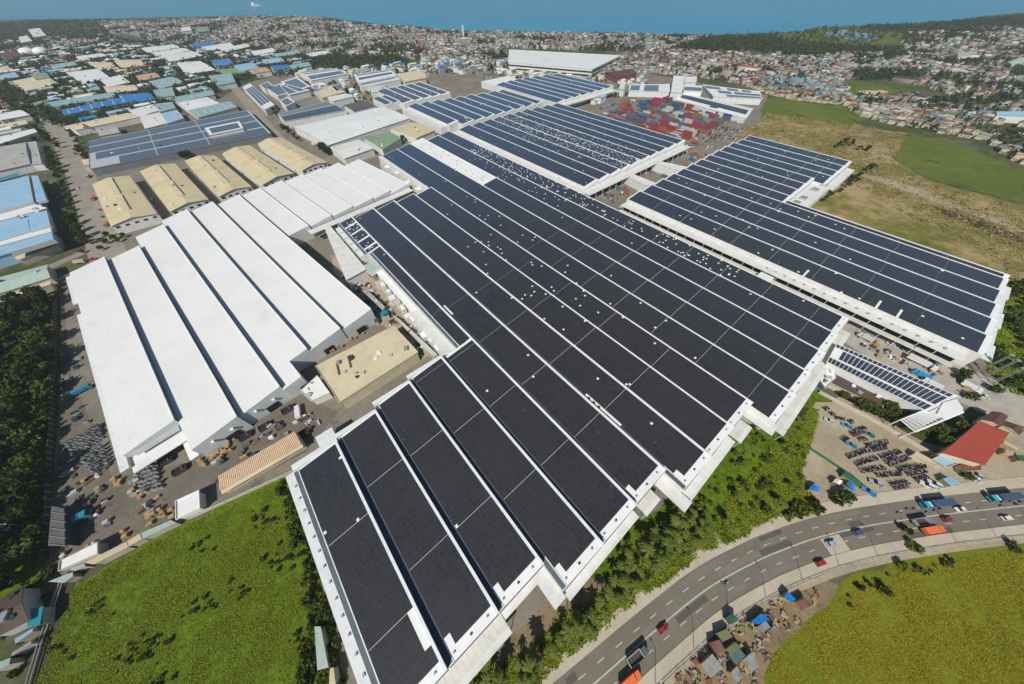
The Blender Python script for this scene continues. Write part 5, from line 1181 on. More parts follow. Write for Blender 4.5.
for ri, (a, b) in enumerate(rows):
    A, B = [np.array(G(p, .6)) for p in Q(780, 380, [a, b])]; L = np.hypot(*(B-A)); n = min(30, int(L/.95)); d = (B-A)/L
    cnt = {}
    for i in range(n):
        if nb >= 285 or random.random() > pk_: continue
        p = A+d*((i+.5)*L/n); c, cn = random.choices(bc, (7, .8, 1, 1.5, .5, 1.5))[0]
        o = dup(PB, (p[0]+random.uniform(-.2, .2), p[1]+random.uniform(-.2, .2), .10), math.atan2(d[1], d[0])+math.pi/2+random.uniform(-.15, .15)+(math.pi if random.random() < .3 else 0), 1.2); colour(o, c)
        cnt[cn] = cnt.get(cn, 0)+1; k = cnt[cn]-1
        tag(o, f"{'first ' if k == 0 else ordw(k)}{cn} motorcycle from the left in the {'topmost' if ri == 0 else ordw(ri).strip()} parked row of the dirt lot", 'motorcycle', 'motorcycles in the dirt parking lot'); nb += 1
for p, l, c in (((847, 425.5), 'bright blue tricycle car near the top of the motorcycle park', (.03, .3, .5)), ((851.5, 444.5), 'bright blue tricycle car lower in the motorcycle park', (.03, .25, .5)), ((869.5, 434), 'dark teal car between rows of motorcycles', (.05, .2, .25)), ((829.5, 420.5), 'small white car at the upper left of the motorcycle park', (.6, .6, .58)), ((876, 483), 'grey van at the bottom right of the motorcycle park', (.4, .42, .42)), ((927, 485), 'white van parked nearest the highway', (.72, .74, .72)), ((934.5, 484), 'pale green white minibus parked by the highway', (.6, .7, .65)), ((949.5, 481), 'silver van beside the dark bush by the red roof', (.4, .42, .45)), ((972.5, 478), 'white jeepney in the yard under the red roof, left one', (.7, .7, .7)), ((976, 475), 'silver jeepney in the yard under the red roof, right one', (.45, .45, .47)), ((868.5, 491.5), 'blue and white jeepney beside the lot entrance', (.05, .3, .55))):
    put(PC, p, random.uniform(.6, 1.1)+math.pi/2, l, 'car' if 'car' in l else 'van', c, sc=1.0 if 'car' in l else (1.2, 1.1, 1.4), name='parked_van' if 'car' not in l else 'parked_car')
TRI = []
for (a, b) in (((560, 452), (690, 425)), ((720, 690), (830, 668)), ((455, 352), (545, 322))):
    A, B = [np.array(G(p, .6)) for p in Q(780, 380, [a, b])]; L = np.hypot(*(B-A)); d = (B-A)/L
    for i in range(int(L/2.1)):
        p = A+d*(i+.5)*2.1; c, cn = random.choice([((.16, .10, .07), 'brown'), ((.10, .10, .10), 'black'), ((.3, .29, .27), 'grey'), ((.22, .06, .05), 'dark red'), ((.12, .13, .2), 'dark blue')])
        o = dup(PC, (p[0], p[1], .1), math.atan2(d[1], d[0])+math.pi/2+random.uniform(-.1, .1), (.52, .72, .8)); colour(o, c); o.name = 'tricycle'; tag(o, 'x', 'tricycle', 'tricycles in the dirt parking lot'); TRI.append((o, cn+' tricycle in the dirt lot', (float(p[0]), float(p[1]))))
# tarpaulin stalls near the lot entrance
for i, (q, mt, l) in enumerate((([(180, 190), (205, 158), (258, 172), (240, 205)], 'tarp_blue', 'blue tarpaulin stall on its own by the trees'), ([(335, 140), (352, 122), (400, 135), (380, 158)], 'white_clean', 'pale lilac stall roof in the dirt clearing'), ([(425, 150), (445, 130), (482, 190), (462, 200)], 'tarp_blue', 'long bright blue tarpaulin stall beside the green strip'), ([(395, 190), (425, 172), (455, 205), (430, 215)], 'light_blue', 'grey blue stall below the long blue tarpaulin'), ([(395, 95), (415, 70), (520, 160), (500, 175)], 'tarp_green', 'narrow green net strip dividing the dirt clearing from the lot'))):
    qbuild('market_stall', l, 'stall', Q(780, 460, q), 2.5, mt, 'wood', 'gable', .5, eave=.4)
# scrap heaps in the camp
SCR = []
for p in scatter(wp([(655, 690), (690, 655), (735, 618), (770, 602), (812, 588), (822, 596), (800, 618), (770, 640), (758, 690)]), 60, 1.6):
    m = MB('wood'); 
    for k in range(random.randint(4, 8)): m.box((random.uniform(-.8, .8), random.uniform(-.8, .8), .02+.08*k), (random.uniform(.5, 2.2), random.uniform(.15, .9), random.uniform(.08, .35)), random.uniform(0, 3), random.choice(['wood', 'wood', 'cardboard', 'rust', 'dark_brown', 'shack_rust', 'net_grey', 'shack_grey', 'cardboard', 'shack_olive']))
    o = m.build('scrap_heap'); o.location = (*p, .06); tag(o, 'x', 'scrap heap', 'scrap heaps in the camp'); SCR.append((o, 'heap of planks and scrap', p))
# containers
hexp = wp([(606, 116), (632, 103), (668, 99), (706, 107), (728, 122), (712, 134), (688, 141), (655, 134), (628, 126)])
hp = [(float(np.dot(p, FM.a)), float(np.dot(p, FM.b))) for p in hexp]
cm = MB('tint_roof'); cm.box((0, 0, 0), (12.1, 2.4, 2.55), 0, 'tint_roof')
for i in range(18):
    for y in (-1.22, 1.22): cm.box((-5.7+i*.67, y, .1), (.28, .06, 2.3), 0, 'tint_roof')
for y in (-.9, .9): cm.box((-6.07, y, .15), (.06, .08, 2.2), 0, 'steel')
PCn = cm.build('shipping_container')
cc = [((.30, .05, .045), 'red'), ((.38, .035, .12), 'magenta'), ((.05, .17, .24), 'teal'), ((.045, .08, .20), 'blue'), ((.36, .13, .06), 'orange'), ((.55, .55, .53), 'white'), ((.10, .22, .16), 'green'), ((.25, .07, .05), 'rust brown')]
CON = []; CARS = []
a0s = np.arange(min(p[0] for p in hp), max(p[0] for p in hp), 15.5); b0s = np.arange(min(p[1] for p in hp), max(p[1] for p in hp), 3.6)
for a in a0s:
    blk = random.choices(cc, (4, 2, 4, 4, 3, 2, 2, 2))[0]
    for b in b0s:
        if random.random() < .3: blk = random.choices(cc, (4, 2, 4, 4, 3, 2, 2, 2))[0]
        if not inpoly(np.array([[a, b]]), hp)[0] or random.random() < .58: continue
        for lv in range(random.choice((1, 1, 2, 3))):
            if len(CON) >= 290: break
            c, cn = blk if random.random() < .6 else random.choices(cc, (5, 2, 4, 3, 2, 2, 2, 2))[0]
            xy = FM.w(a+random.uniform(-.6, .6), b); o = dup(PCn, (*xy, .08+lv*2.62), yawA); colour(o, c)
            tag(o, 'x', 'container', 'containers in the container yard'); CON.append((o, cn+' container'+(' stacked third high' if lv == 2 else ' upon another' if lv == 1 else ' on the ground'), xy))
# loose stacks and gear standing about the yards
STK = []
for poly, n in (([(585, 128), (600, 108), (650, 95), (740, 118), (748, 124), (700, 150), (690, 142), (640, 128)], 90), ([(640, 185), (690, 150), (720, 140), (735, 150), (650, 200), (625, 205)], 30), ([(598, 195), (622, 188), (640, 200), (622, 212)], 14), ([(335, 262), (352, 268), (395, 312), (440, 355), (425, 362), (380, 318)], 34), ([(70, 330), (105, 470), (180, 500), (110, 545), (62, 560), (60, 420)], 26), ([(200, 470), (300, 410), (330, 420), (300, 440), (215, 492)], 18), ([(430, 70), (470, 65), (500, 78), (440, 82)], 26), ([(340, 92), (400, 85), (420, 95), (360, 104)], 20), ([(860, 330), (985, 385), (975, 392), (850, 345)], 20)):
    for p in scatter(wp(poly), n, 3.5):
        m = MB('wood'); s = random.uniform(.8, 1.7)
        for k in range(random.randint(2, 5)):
            m.box((random.uniform(-1.6, 1.6)*s, random.uniform(-1.2, 1.2)*s, 0), (random.uniform(.6, 2.4)*s, random.uniform(.5, 1.6)*s, random.uniform(.5, 1.9)), random.choice((0, 0, 1.57, .3)), random.choice(['wood', 'net_grey', 'wall_grey', 'net_grey', 'steel', 'white_clean', 'shack_rust', 'dark_steel', 'shack_grey', 'dark_steel', 'dark_brown']))
        o = m.build('material_stack'); o.location = (*p, .07); o.rotation_euler = (0, 0, R_(40)); tag(o, 'x', 'material stack', 'loose stacks about the yards'); STK.append((o, 'loose stack of goods in the yard', p))
for i in range(34):
    p = G((random.uniform(604, 720), 0)) if False else FM.w(random.uniform(150, 186), random.uniform(262, 440)); c, cn = random.choice([((.42, .12, .06), 'orange red'), ((.06, .16, .30), 'blue'), ((.3, .3, .3), 'grey')])
    o = dup(PCn, (*p, .08), yawA+random.choice((0, 0, math.pi/2)), (.5, 1, 1)); colour(o, c); tag(o, 'x', 'container', 'containers between the solar factories'); o.name = 'short_container'; CON.append((o, cn+' short container between solar roofs', p))
# lorries in the container yard
for i, p in enumerate([(602, 108), (608, 106), (614, 105), (620, 103), (627, 102), (634, 101), (641, 100), (606, 114), (613, 112), (622, 110), (630, 108), (640, 106), (598, 118), (604, 120), (655, 99), (662, 100), (612, 120), (695, 142), (688, 146), (680, 140), (672, 148), (640, 152), (632, 158), (626, 164)]):
    xy = G((p[0]+random.uniform(-1.5, 1.5), p[1]+random.uniform(-.8, .8)), 1.5); c, cn = random.choice([((.6, .6, .58), 'white'), ((.35, .36, .36), 'grey'), ((.10, .18, .30), 'blue'), ((.4, .10, .06), 'red')])
    o = dup(PD if i % 3 else PT, (*xy, .06), yawA+random.choice((0, math.pi/2, .4))+random.uniform(-.1, .1), 1.15); colour(o, c); tag(o, 'x', 'truck', 'lorries in the container yard'); CARS.append((o, cn+' lorry by the container yard', xy))
# parked cars beside the container yard
for i in range(12):
    for j in range(15):
        u, v = (i+.5)/12, (j+.5)/15
        p = (706+(742-706)*u-8*v, 131-6*u*0+9*v); p = (700+44*u-6*v, 126+1.5*u+12*v)
        if random.random() < .25: continue
        xy = G(p, .7); c, cn = random.choice([((.7, .7, .68), 'white'), ((.4, .42, .45), 'silver'), ((.06, .06, .07), 'black'), ((.2, .21, .23), 'grey'), ((.3, .03, .03), 'red')])
        m_ = dup(PC, (*xy, .04), yawA+math.pi/2+random.uniform(-.05, .05)); colour(m_, c); m_.name = 'parked_car'
        tag(m_, 'x', 'car', 'cars parked beside the container yard'); CARS.append((m_, cn+' car parked by the container yard', xy))
# pallet cages in the loading yard
pm_ = MB('net_grey')
for k in range(4):
    z = .02+k*.55
    pm_.box((0, 0, z), (1.15, 1.0, .08), 0, 'wall_grey')
    for x in (-.5, .5):
        for y in (-.43, .43): pm_.box((x, y, z+.08), (.08, .08, .46), 0, 'net_grey')
    pm_.box((0, 0, z+.1), (.75, .66, .3), 0, 'net_grey' if k % 2 else 'wall_grey')
PP = pm_.build('pallet_stack')
PAL = []
for (q, nu, nv, nm) in (([(165, 150), (385, 30), (400, 120), (230, 240)], 9, 5, 'upper block'), ([(255, 250), (405, 150), (440, 285), (365, 365)], 8, 6, 'wall block'), ([(595, 320), (740, 270), (785, 440), (665, 480)], 7, 7, 'canopy block'), ([(300, 90), (380, 20), (395, 90), (330, 140)], 4, 4, 'upper block')):
    A, B, C, D = [np.array(G(p, .8)) for p in Q(40, 420, q)]
    for i in range(nu):
        for j in range(nv):
            if random.random() < .07: continue
            u, v = (i+.5)/nu, (j+.5)/nv; p = (A*(1-u)+B*u)*(1-v)+(D*(1-u)+C*u)*v
            o = dup(PP, (p[0]+random.uniform(-.15, .15), p[1]+random.uniform(-.15, .15), .06), R_(38)+random.uniform(-.06, .06), (1.15, 1.15, random.choice((.7, 1, 1, 1.25))))
            tag(o, 'x', 'pallet stack', 'pallet stacks in the loading yard'); PAL.append((o, 'grey pallet stack, '+nm, (float(p[0]), float(p[1]))))
# crates and boxes by the warehouse doors
BX = []
for (ox, oy, pts, mt) in ((180, 390, [(265, 385), (285, 395), (255, 440), (305, 365), (325, 385), (300, 350), (205, 435), (215, 420), (140, 470), (155, 480), (125, 450), (345, 315), (270, 425), (240, 400)], 'cardboard'), (40, 500, [(690, 85), (700, 110), (705, 150), (690, 165), (770, 60), (785, 80), (775, 110), (800, 105), (840, 60), (850, 105), (720, 90), (530, 200), (545, 230)], 'wood'), (40, 420, [(480, 395), (500, 410), (470, 380), (590, 450), (620, 480), (640, 500), (515, 385)], 'wood'), (230, 310, [(640, 265), (660, 258), (690, 240), (715, 235), (740, 190), (690, 225), (770, 190), (800, 180), (850, 150)], 'cardboard')):
    for p in pts:
        g = G(Q(ox, oy, [p])[0], .8); m = MB(mt); s = random.uniform(1.2, 2.6); y = R_(random.uniform(30, 50))
        m.box((0, 0, 0), (s, s*.8, random.uniform(1.0, 2.0)), 0, mt); m.box((0, 0, m.v[-1][2]+.0), (s*.9, s*.7, .15), 0, 'wood')
        for x in (-.3, .3): m.box((x*s, 0, .02), (.12, s*.82, .9), 0, 'dark_brown')
        o = m.build('crate'); o.location = (*g, .07); o.rotation_euler = (0, 0, y)
        tag(o, 'x', 'crate', 'crates around the loading yard'); BX.append((o, ('cardboard brown crate' if mt == 'cardboard' else 'wooden crate'), g))
for i, (p, l) in enumerate((((245.5, 436), 'dark box put for a shadow nearest the wooden crates by the warehouse'), ((265, 426.5), 'dark box put for a shadow in the middle of the warehouse front'), ((287.5, 409.5), 'dark box put for a shadow next to the white box truck'), ((304, 434), 'dark box put for a shadow at the end of the striped shed'), ((166, 461), 'dark machine on the yard under the white canopy, left one'), ((180, 470), 'dark machine on the yard under the white canopy, right one'))):
    g = G(p, 1); m = MB('dark_steel'); w, d = 5.5, 3.2  # open dark boxes; those labelled shadow are added to stand for black shadows
    m.box((0, 0, 0), (w, d, .15)); 
    for y in (-d/2, d/2): m.box((0, y, .15), (w, .12, 1.6))
    for x in (-w/2, w/2): m.box((x, 0, .15), (.12, d-.2, 1.6))
    m.box((0, 0, .2), (w*.9, d*.85, 1.1), 0, 'dark_opening'); m.box((w*.2, 0, 1.3), (.5, d*.8, .4), .3, 'rust')
    o = m.build('dark_box'); o.location = (*g, .07); o.rotation_euler = (0, 0, R_(40)); tag(o, l, 'dark_box')
# ------------------------------------------------------------------ walls, fences, posts
def wall(name, pts, h, t, mat, label, cat='wall', posts=0):
    P = [np.array(p) for p in pts]; r = root(name, (*P[0], 0), label, cat); m = MB(mat); pm = MB('concrete_pale')
    for a, b in zip(P[:-1], P[1:]):
        d = (b-a)/np.hypot(*(b-a)); n = np.array([-d[1], d[0]])*t/2
        m.prism([tuple(a-n), tuple(b-n), tuple(b+n), tuple(a+n)], 0, h, mat)
        if posts:
            k = int(np.hypot(*(b-a))/posts)
            for i in range(k): q = a+(b-a)*i/max(k, 1); pm.box((q[0], q[1], 0), (.35, .35, h+.15), math.atan2(d[1], d[0]))
    m.build('panel', r)
    if posts and pm.f: pm.build('post', r)
    return r
wall('perimeter_wall', wp([(57, 300), (56, 360), (54.5, 420), (51, 500), (49, 560)]), 2.6, .3, 'dark_brown', 'dark perimeter wall between the left wood and the loading yard', posts=4)
wall('perimeter_wall', wp([(190, 519), (250, 492), (298, 470)]), 2.2, .25, 'concrete_pale', 'pale concrete wall along the top edge of the left field', posts=4)
wall('perimeter_wall', wp([(806, 447), (850, 476), (866, 490)]), 1.6, .2, 'tarp_green', 'low green fence between the dirt clearing and the motorcycle park', 'fence')
wall('perimeter_wall', wp([(818, 393), (870, 420), (925, 452), (950, 466)]), 2.2, .25, 'concrete_pale', 'pale wall between the hedge and the motorcycle park', posts=4)
wall('perimeter_wall', wp([(30, 293), (60, 281), (88, 268)]), 2.0, .25, 'concrete', 'grey wall behind the pale green gabled shed', posts=4)
rl = root('railing', (*road_pt(60, -10.2), 0), 'thin dark railing along the lower pavement of the highway', 'railing')
m = MB('dark_steel')
for s in range(20, L_-4, 3):
    a, b = road_pt(s, -10.3), road_pt(s+3, -10.3); m.tube((*a, 1.05), (*b, 1.05), .06, n=4); m.tube((*a, .7), (*b, .7), .04, n=4); m.tube((*a, .2), (*a, 1.1), .05, n=4)
m.build('rail', rl)
r = root('pipe_channel', (*G((48, 630)), 0), 'dark drainage channel with twin pipes at the left edge of the field', 'channel')
m = MB('dark_opening'); c_ = [G(p) for p in ((60, 583), (40, 640), (22, 700), (10, 760))]
for a, b in zip(c_[:-1], c_[1:]): m.prism([a, (a[0]+6, a[1]), (b[0]+7, b[1]), b], .05, .12, 'ditch_m')
m.build('channel_bed', r); m = MB('steel')
for a, b in zip(c_[:-1], c_[1:]):
    for dx in (1.0, 2.2): m.tube((a[0]+dx, a[1], 1.2), (b[0]+dx, b[1], 1.2), .22)
m.build('pipe', r)
def lamp(p, yaw, h, label, group):
    r = root('street_lamp', (*p, .1), label, 'street lamp', group)
    m = MB('steel'); m.tube((p[0], p[1], .1), (p[0], p[1], h), .11, .07); m.build('pole', r)
    ex, ey = p[0]+math.cos(yaw)*2.2, p[1]+math.sin(yaw)*2.2
    m = MB('steel'); m.tube((p[0], p[1], h-.1), (ex, ey, h+.3), .06); m.build('arm', r)
    m = MB('wall_grey'); m.box((ex, ey, h+.2), (.9, .35, .16), yaw); m.build('lamp_head', r)
LP = []
for i, s in enumerate(range(62, L_-6, 18)):
    p = road_pt(s, -9.4)
    lamp(p, road_yaw(s)+math.pi/2, 9, f'street lamp on the lower highway pavement, {"first " if i == 0 else ordw(i)}from the bottom of the picture', 'street lamps along the highway')
for i, p in enumerate(((616, 206), (667.5, 229), (706, 248), (768, 276), (815.5, 296), (878, 322))):
    lamp(G(p), R_(50), 11, f'tall lamp post on the service road, {"first " if i == 0 else ordw(i)}from the container yard', 'lamp posts on the service road')
for i, (p, h) in enumerate((((974, 373), 17), ((979.5, 378), 17), ((990.5, 383), 14))):
    g = G(p); r = root('lattice_mast', (*g, 0), ['steel lattice mast at the corner of the right hand factory, uppermost of three', 'steel lattice mast at the corner of the right hand factory, middle of three', 'shortest steel lattice mast at the corner of the right hand factory'][i], 'mast', 'lattice masts')
    m = MB('steel')
    for dx, dy in ((-.5, -.5), (.5, -.5), (.5, .5), (-.5, .5)): m.tube((g[0]+dx, g[1]+dy, 0), (g[0]+dx*.5, g[1]+dy*.5, h), .10, n=4)
    m.build('leg', r); m = MB('steel')
    for k in range(int(h)):
        f = 1-.5*k/h; m.tube((g[0]-.5*f, g[1]-.5*f, k), (g[0]+.5*f, g[1]-.5*f, k+1), .05, n=4); m.tube((g[0]+.5*f, g[1]+.5*f, k), (g[0]-.5*f, g[1]+.5*f, k+1), .05, n=4)
    m.build('bracing', r); m = MB('steel'); m.box((g[0], g[1], h), (1.6, 1.6, .5)); m.build('antenna_head', r)
for i, (p, l) in enumerate((((5, 545), 'white steel gantry at the left edge below the dark wood, nearer one'), ((14, 533), 'white steel gantry at the left edge below the dark wood, further one'))):
    g = G(p); r = root('gantry', (*g, 0), l, 'gantry'); m = MB('steel')
    for k in range(4):
        m.tube((g[0]-8+k*5, g[1]-2, 0), (g[0]-8+k*5, g[1]-2, 8), .2, n=5); m.tube((g[0]-8+k*5, g[1]+2, 0), (g[0]-8+k*5, g[1]+2, 8), .2, n=5); m.tube((g[0]-8+k*5, g[1]-2, 8), (g[0]-8+k*5, g[1]+2, 8), .2, n=5)
    m.build('frame', r); m = MB('light_blue')
    for y in (-2, 0, 2): m.tube((g[0]-9, g[1]+y, 8.1), (g[0]+8, g[1]+y, 8.1), .25, n=5)
    m.build('beam', r)
# mobile crane by the green grey roof
g = G((362, 96)); r = root('mobile_crane', (*g, 0), 'mobile crane with raised dark boom between the halls', 'crane')
m = MB('yellow_paint'); m.box((g[0], g[1], .8), (9, 3, 1.8), R_(30)); m.build('carrier', r)
m = MB('dark_steel'); m.tube((g[0], g[1], 2.6), (g[0]-6, g[1]+2, 30), .9, .5, 6); m.build('boom', r)
m = MB('yellow_paint'); m.box((g[0]-1.5, g[1]-1, 2.6), (3, 2.4, 2.2), R_(30)); m.build('cab', r)
# equipment behind the panelled halls
for i, (x, y) in enumerate(((446, 62), (441, 66), (458, 63), (472, 66), (480, 70), (489, 74))):
    qbuild('process_plant', ['blue tarpaulin clad plant tower beside the grey concrete yard', 'blue plant tower in front of the other blue one', 'second blue clad plant tower by the concrete yard', 'lilac grey plant block by the concrete yard', 'brown plant block at the end of the concrete yard', 'small brown plant block nearest the solar roofs'][i], 'plant', [(x-4, y), (x+2, y-1.5), (x+4, y), (x-2, y+1.6)], 13-i, ['tarp_blue', 'tarp_blue', 'tarp_blue', 'wall_grey', 'rust', 'rust'][i], 'wall_grey', 'flat', vents=2)
# ------------------------------------------------------------------ vegetation
def leaf_cloud(centers, radii, per, size, squash=.8, rng=RNG):
    """leaf clumps: quads tilted at random, spread in shells round clump centres"""
    n = len(centers); C = np.repeat(centers, per, 0); Rr = np.repeat(radii, per)
    d = rng.normal(size=(n*per, 3)); d /= np.linalg.norm(d, axis=1)[:, None]
    p = C+d*(Rr*rng.uniform(.45, 1.08, n*per))[:, None]*np.array([1, 1, squash])
    nrm = d*.6+rng.normal(size=d.shape)*.55+np.array([0, 0, .35]); nrm /= np.linalg.norm(nrm, axis=1)[:, None]
    t = np.cross(nrm, rng.normal(size=d.shape)); t /= np.linalg.norm(t, axis=1)[:, None]; b = np.cross(nrm, t)
    s = size*rng.uniform(.55, 1.3, n*per)[:, None]
    V = np.stack([p-t*s-b*s*.6, p+t*s-b*s*.6, p+t*s*.7+b*s*.6, p-t*s*.7+b*s*.6], 1).reshape(-1, 3)
    return V, np.arange(n*per*4).reshape(-1, 4)
def tree_proto(h, w, nclump, per, leafm, size, seed, trunk=.2, nm='tree'):
    rg = np.random.default_rng(seed); r = root(nm, (0, 0, 0), 'p', 'tree')
    cz = h*.62; C = []; 
    for i in range(nclump):
        a = rg.uniform(0, 6.28); u = rg.uniform(0, 1)**.5; z = rg.uniform(-1, 1); k = math.sqrt(max(0, 1-z*z*.8))
        C.append((math.cos(a)*u*w*.5*k, math.sin(a)*u*w*.5*k, cz+z*h*.32))
    C = np.array(C); Rr = rg.uniform(.13, .24, nclump)*w
    V, F = leaf_cloud(C, Rr, per, size, .8, rg); npmesh('crown', V, F, [leafm], parent=r)
    t = MB('bark'); t.tube((0, 0, -.2), (w*.02, 0, h*.5), trunk, trunk*.6, 6)
    for i in range(5):
        c = C[i]; t.tube((w*.01, 0, h*.32), tuple(c), trunk*.45, trunk*.12, 5)
    t.build('trunk', r); return r
def palm_proto(h, seed, nfr=15):
    rg = np.random.default_rng(seed); r = root('palm_tree', (0, 0, 0), 'p', 'palm')
    t = MB('bark'); bx, by = rg.uniform(-.8, .8, 2); pr = (0, 0, -.2)
    for k in range(1, 5):
        f = k/4; q = (bx*f*f, by*f*f, h*f); t.tube(pr, q, .19-.03*k/4, .18-.04*k/4, 6); pr = q
    t.build('trunk', r); V = []; F = []
    for i in range(nfr):
        a = i/nfr*6.283+rg.uniform(-.2, .2); L = rg.uniform(2.6, 3.6); up = rg.uniform(.1, 1.1); dr = np.array([math.cos(a), math.sin(a), 0]); sd = np.array([-math.sin(a), math.cos(a), 0])
        def pt(u): return np.array([bx, by, h])+dr*L*u*(1-.12*u)+np.array([0, 0, up*L*.45*u-L*.62*u*u])
        for sgn in (-1, 1):
            for j in range(6):
                u0, u1 = j/6, (j+1)/6; w0, w1 = .40*math.sin(math.pi*min(1, .15+u0*.85))+.05, .40*math.sin(math.pi*min(1, .15+u1*.85))+.02
                b = len(V); c0, c1 = pt(u0), pt(u1)
                V += [c0, c1, c1+sd*sgn*w1-np.array([0, 0, w1*.35]), c0+sd*sgn*w0-np.array([0, 0, w0*.35])]; F.append((b, b+1, b+2, b+3))
    npmesh('crown', np.array(V), np.array(F), ['leaf_palm'], parent=r); return r
TP = [tree_proto(9, 8.5, 26, 22, 'leaf_mid', .62, 1), tree_proto(11, 9.5, 30, 22, 'leaf_dark', .66, 2, .26), tree_proto(7.5, 7, 22, 22, 'leaf_mid', .55, 3), tree_proto(10, 8, 24, 22, 'leaf_dark', .62, 4, .25), tree_proto(6, 6, 18, 22, 'leaf_bright', .5, 5, .16)]
BP = [tree_proto(2.6, 3.6, 12, 16, 'leaf_bright', .42, 11, .08, 'bush'), tree_proto(3.2, 4.4, 14, 16, 'leaf_mid', .45, 12, .1, 'bush'), tree_proto(2.2, 3.0, 10, 16, 'leaf_dark', .4, 13, .08, 'bush')]
PL = [palm_proto(8.5, 21), palm_proto(7, 22), palm_proto(10, 23, 17)]
SMALL = []   # far copies: one mesh per tree
for k, (h, w, lm) in enumerate(((9, 8, 'leaf_far'), (7, 7, 'leaf_far'), (11, 9, 'leaf_dark'))):
    rg = np.random.default_rng(40+k); C = np.c_[rg.normal(0, w*.22, 11), rg.normal(0, w*.22, 11), rg.uniform(h*.3, h*.85, 11)]
    V, F = leaf_cloud(C, rg.uniform(.16, .26, 11)*w, 16, .8, .8, rg)
    tk = np.array([(-.2, -.2, 0), (.2, -.2, 0), (.12, 0, h*.5), (-.12, 0, h*.5), (0, -.2, 0), (.0, .2, 0), (0, .12, h*.5), (0, -.12, h*.5)]); n = len(V)
    SMALL.append(npmesh('tree', np.r_[V, tk], np.r_[F, np.array([[n, n+1, n+2, n+3], [n+4, n+5, n+6, n+7]])], [lm]))
TREES = []; PALMS = []; BUSH = []; SHRUB = []
def plant(kind, xy, sc, desc, grp, idx=None):
    lst, protos = {'t': (TREES, TP), 'p': (PALMS, PL), 'b': (BUSH, BP), 's': (TREES, SMALL), 'h': (SHRUB, BP)}[kind]
    if len(lst) >= (298 if kind in 'ts' else 140 if kind == 'p' else 297): return
    if any(inpoly(np.array([xy]), q_)[0] for q_ in FOOT): return
    k = random.randrange(len(protos)) if idx is None else random.choice(idx)
    o = dup(protos[k], (*xy, 0), random.uniform(0, 6.28), (sc, sc, sc*random.uniform(.85, 1.15)))
    o.name = {'t': 'tree', 's': 'tree', 'p': 'palm_tree', 'b': 'bush', 'h': 'shrub'}[kind]
    tag(o, 'x', {'t': 'tree', 's': 'tree', 'p': 'palm', 'b': 'bush', 'h': 'shrub'}[kind], grp); lst.append((o, desc, xy))
# left wood
lw = wp([(-12, 318), (48, 296), (54, 330), (55, 400), (49, 470), (44, 540), (28, 580), (-12, 596)])
for p in scatter(lw, 105, 6.0): plant('t', p, random.uniform(.85, 1.35), 'dark tree in the left wood', 'trees of the left wood', [0, 0, 1, 2, 3])
for p in scatter(lw, 40, 4.0): plant('b', p, random.uniform(1, 1.7), 'bush in the left wood', 'undergrowth of the left wood', [1, 2])
for p in scatter(wp([(42, 560), (60, 585), (38, 640), (10, 700), (-5, 640), (20, 590)]), 16, 3): plant('b', p, random.uniform(.7, 1.1), 'channel side bush', 'bushes by the drainage channel')
# belt between factory and highway
belt = wp([(470, 690), (548, 640), (600, 592), (612, 560), (665, 518), (715, 470), (768, 420), (810, 398), (802, 470), (786, 506), (760, 514), (700, 545), (660, 566), (610, 608), (575, 640), (530, 676)])
beltL = wp([(470, 690), (548, 640), (600, 592), (612, 560), (650, 528), (690, 505), (705, 540), (660, 566), (610, 608), (575, 640), (530, 676)])
for p in scatter(beltL, 62, 2.6): plant('p', p, random.uniform(.65, 1.1), 'coconut palm above the highway', 'palms along the highway')
for p in scatter(belt, 16, 5): plant('p', p, random.uniform(.6, .95), 'coconut palm above the highway', 'palms along the highway')
for p in scatter(belt, 120, 1.8): plant('b', p, random.uniform(.25, .95), 'bush above the highway', 'bushes along the highway', [0, 0, 1])
for p in scatter(beltL, 14, 4.5): plant('t', p, random.uniform(.35, .62), 'small tree above the highway', 'trees along the highway', [0, 2, 4])
for p in scatter(belt, 7, 6): plant('t', p, random.uniform(.3, .5), 'small tree above the highway', 'trees along the highway', [2, 4])
for p in scatter(wp([(790, 505), (815, 500), (822, 512), (795, 516), (784, 520)]), 14, 2): plant('b', p, random.uniform(.8, 1.2), 'bush by the clearing', 'bushes by the dirt clearing')
for p in [(832, 498), (836, 503), (840, 499), (958, 470), (962, 476), (955, 466), (968, 399), (908, 352), (915, 350), (960, 376), (957, 380), (990, 390), (904, 531), (912, 548)]: plant('b', G(p), random.uniform(.9, 1.5), 'lone roadside bush', 'lone bushes on the right')
hedge = wp([(826, 392), (836, 388), (880, 408), (930, 430), (952, 420), (962, 418), (955, 440), (940, 447), (905, 430), (865, 412)])
for p in scatter(hedge, 26, 3.2): plant('t', p, random.uniform(.55, .8), 'hedge tree', 'hedge trees by the motorcycle park', [0, 2])
verge = wp([(992, 300), (1004, 280), (1045, 292), (1045, 402), (1010, 392), (986, 370)])
for p in scatter(verge, 30, 5): plant('t', p, random.uniform(.5, .8), 'right verge tree', 'trees on the right verge', [0, 2, 4])
for p in scatter(verge, 40, 3): plant('b', p, random.uniform(.8, 1.4), 'right verge bush', 'bushes on the right verge')
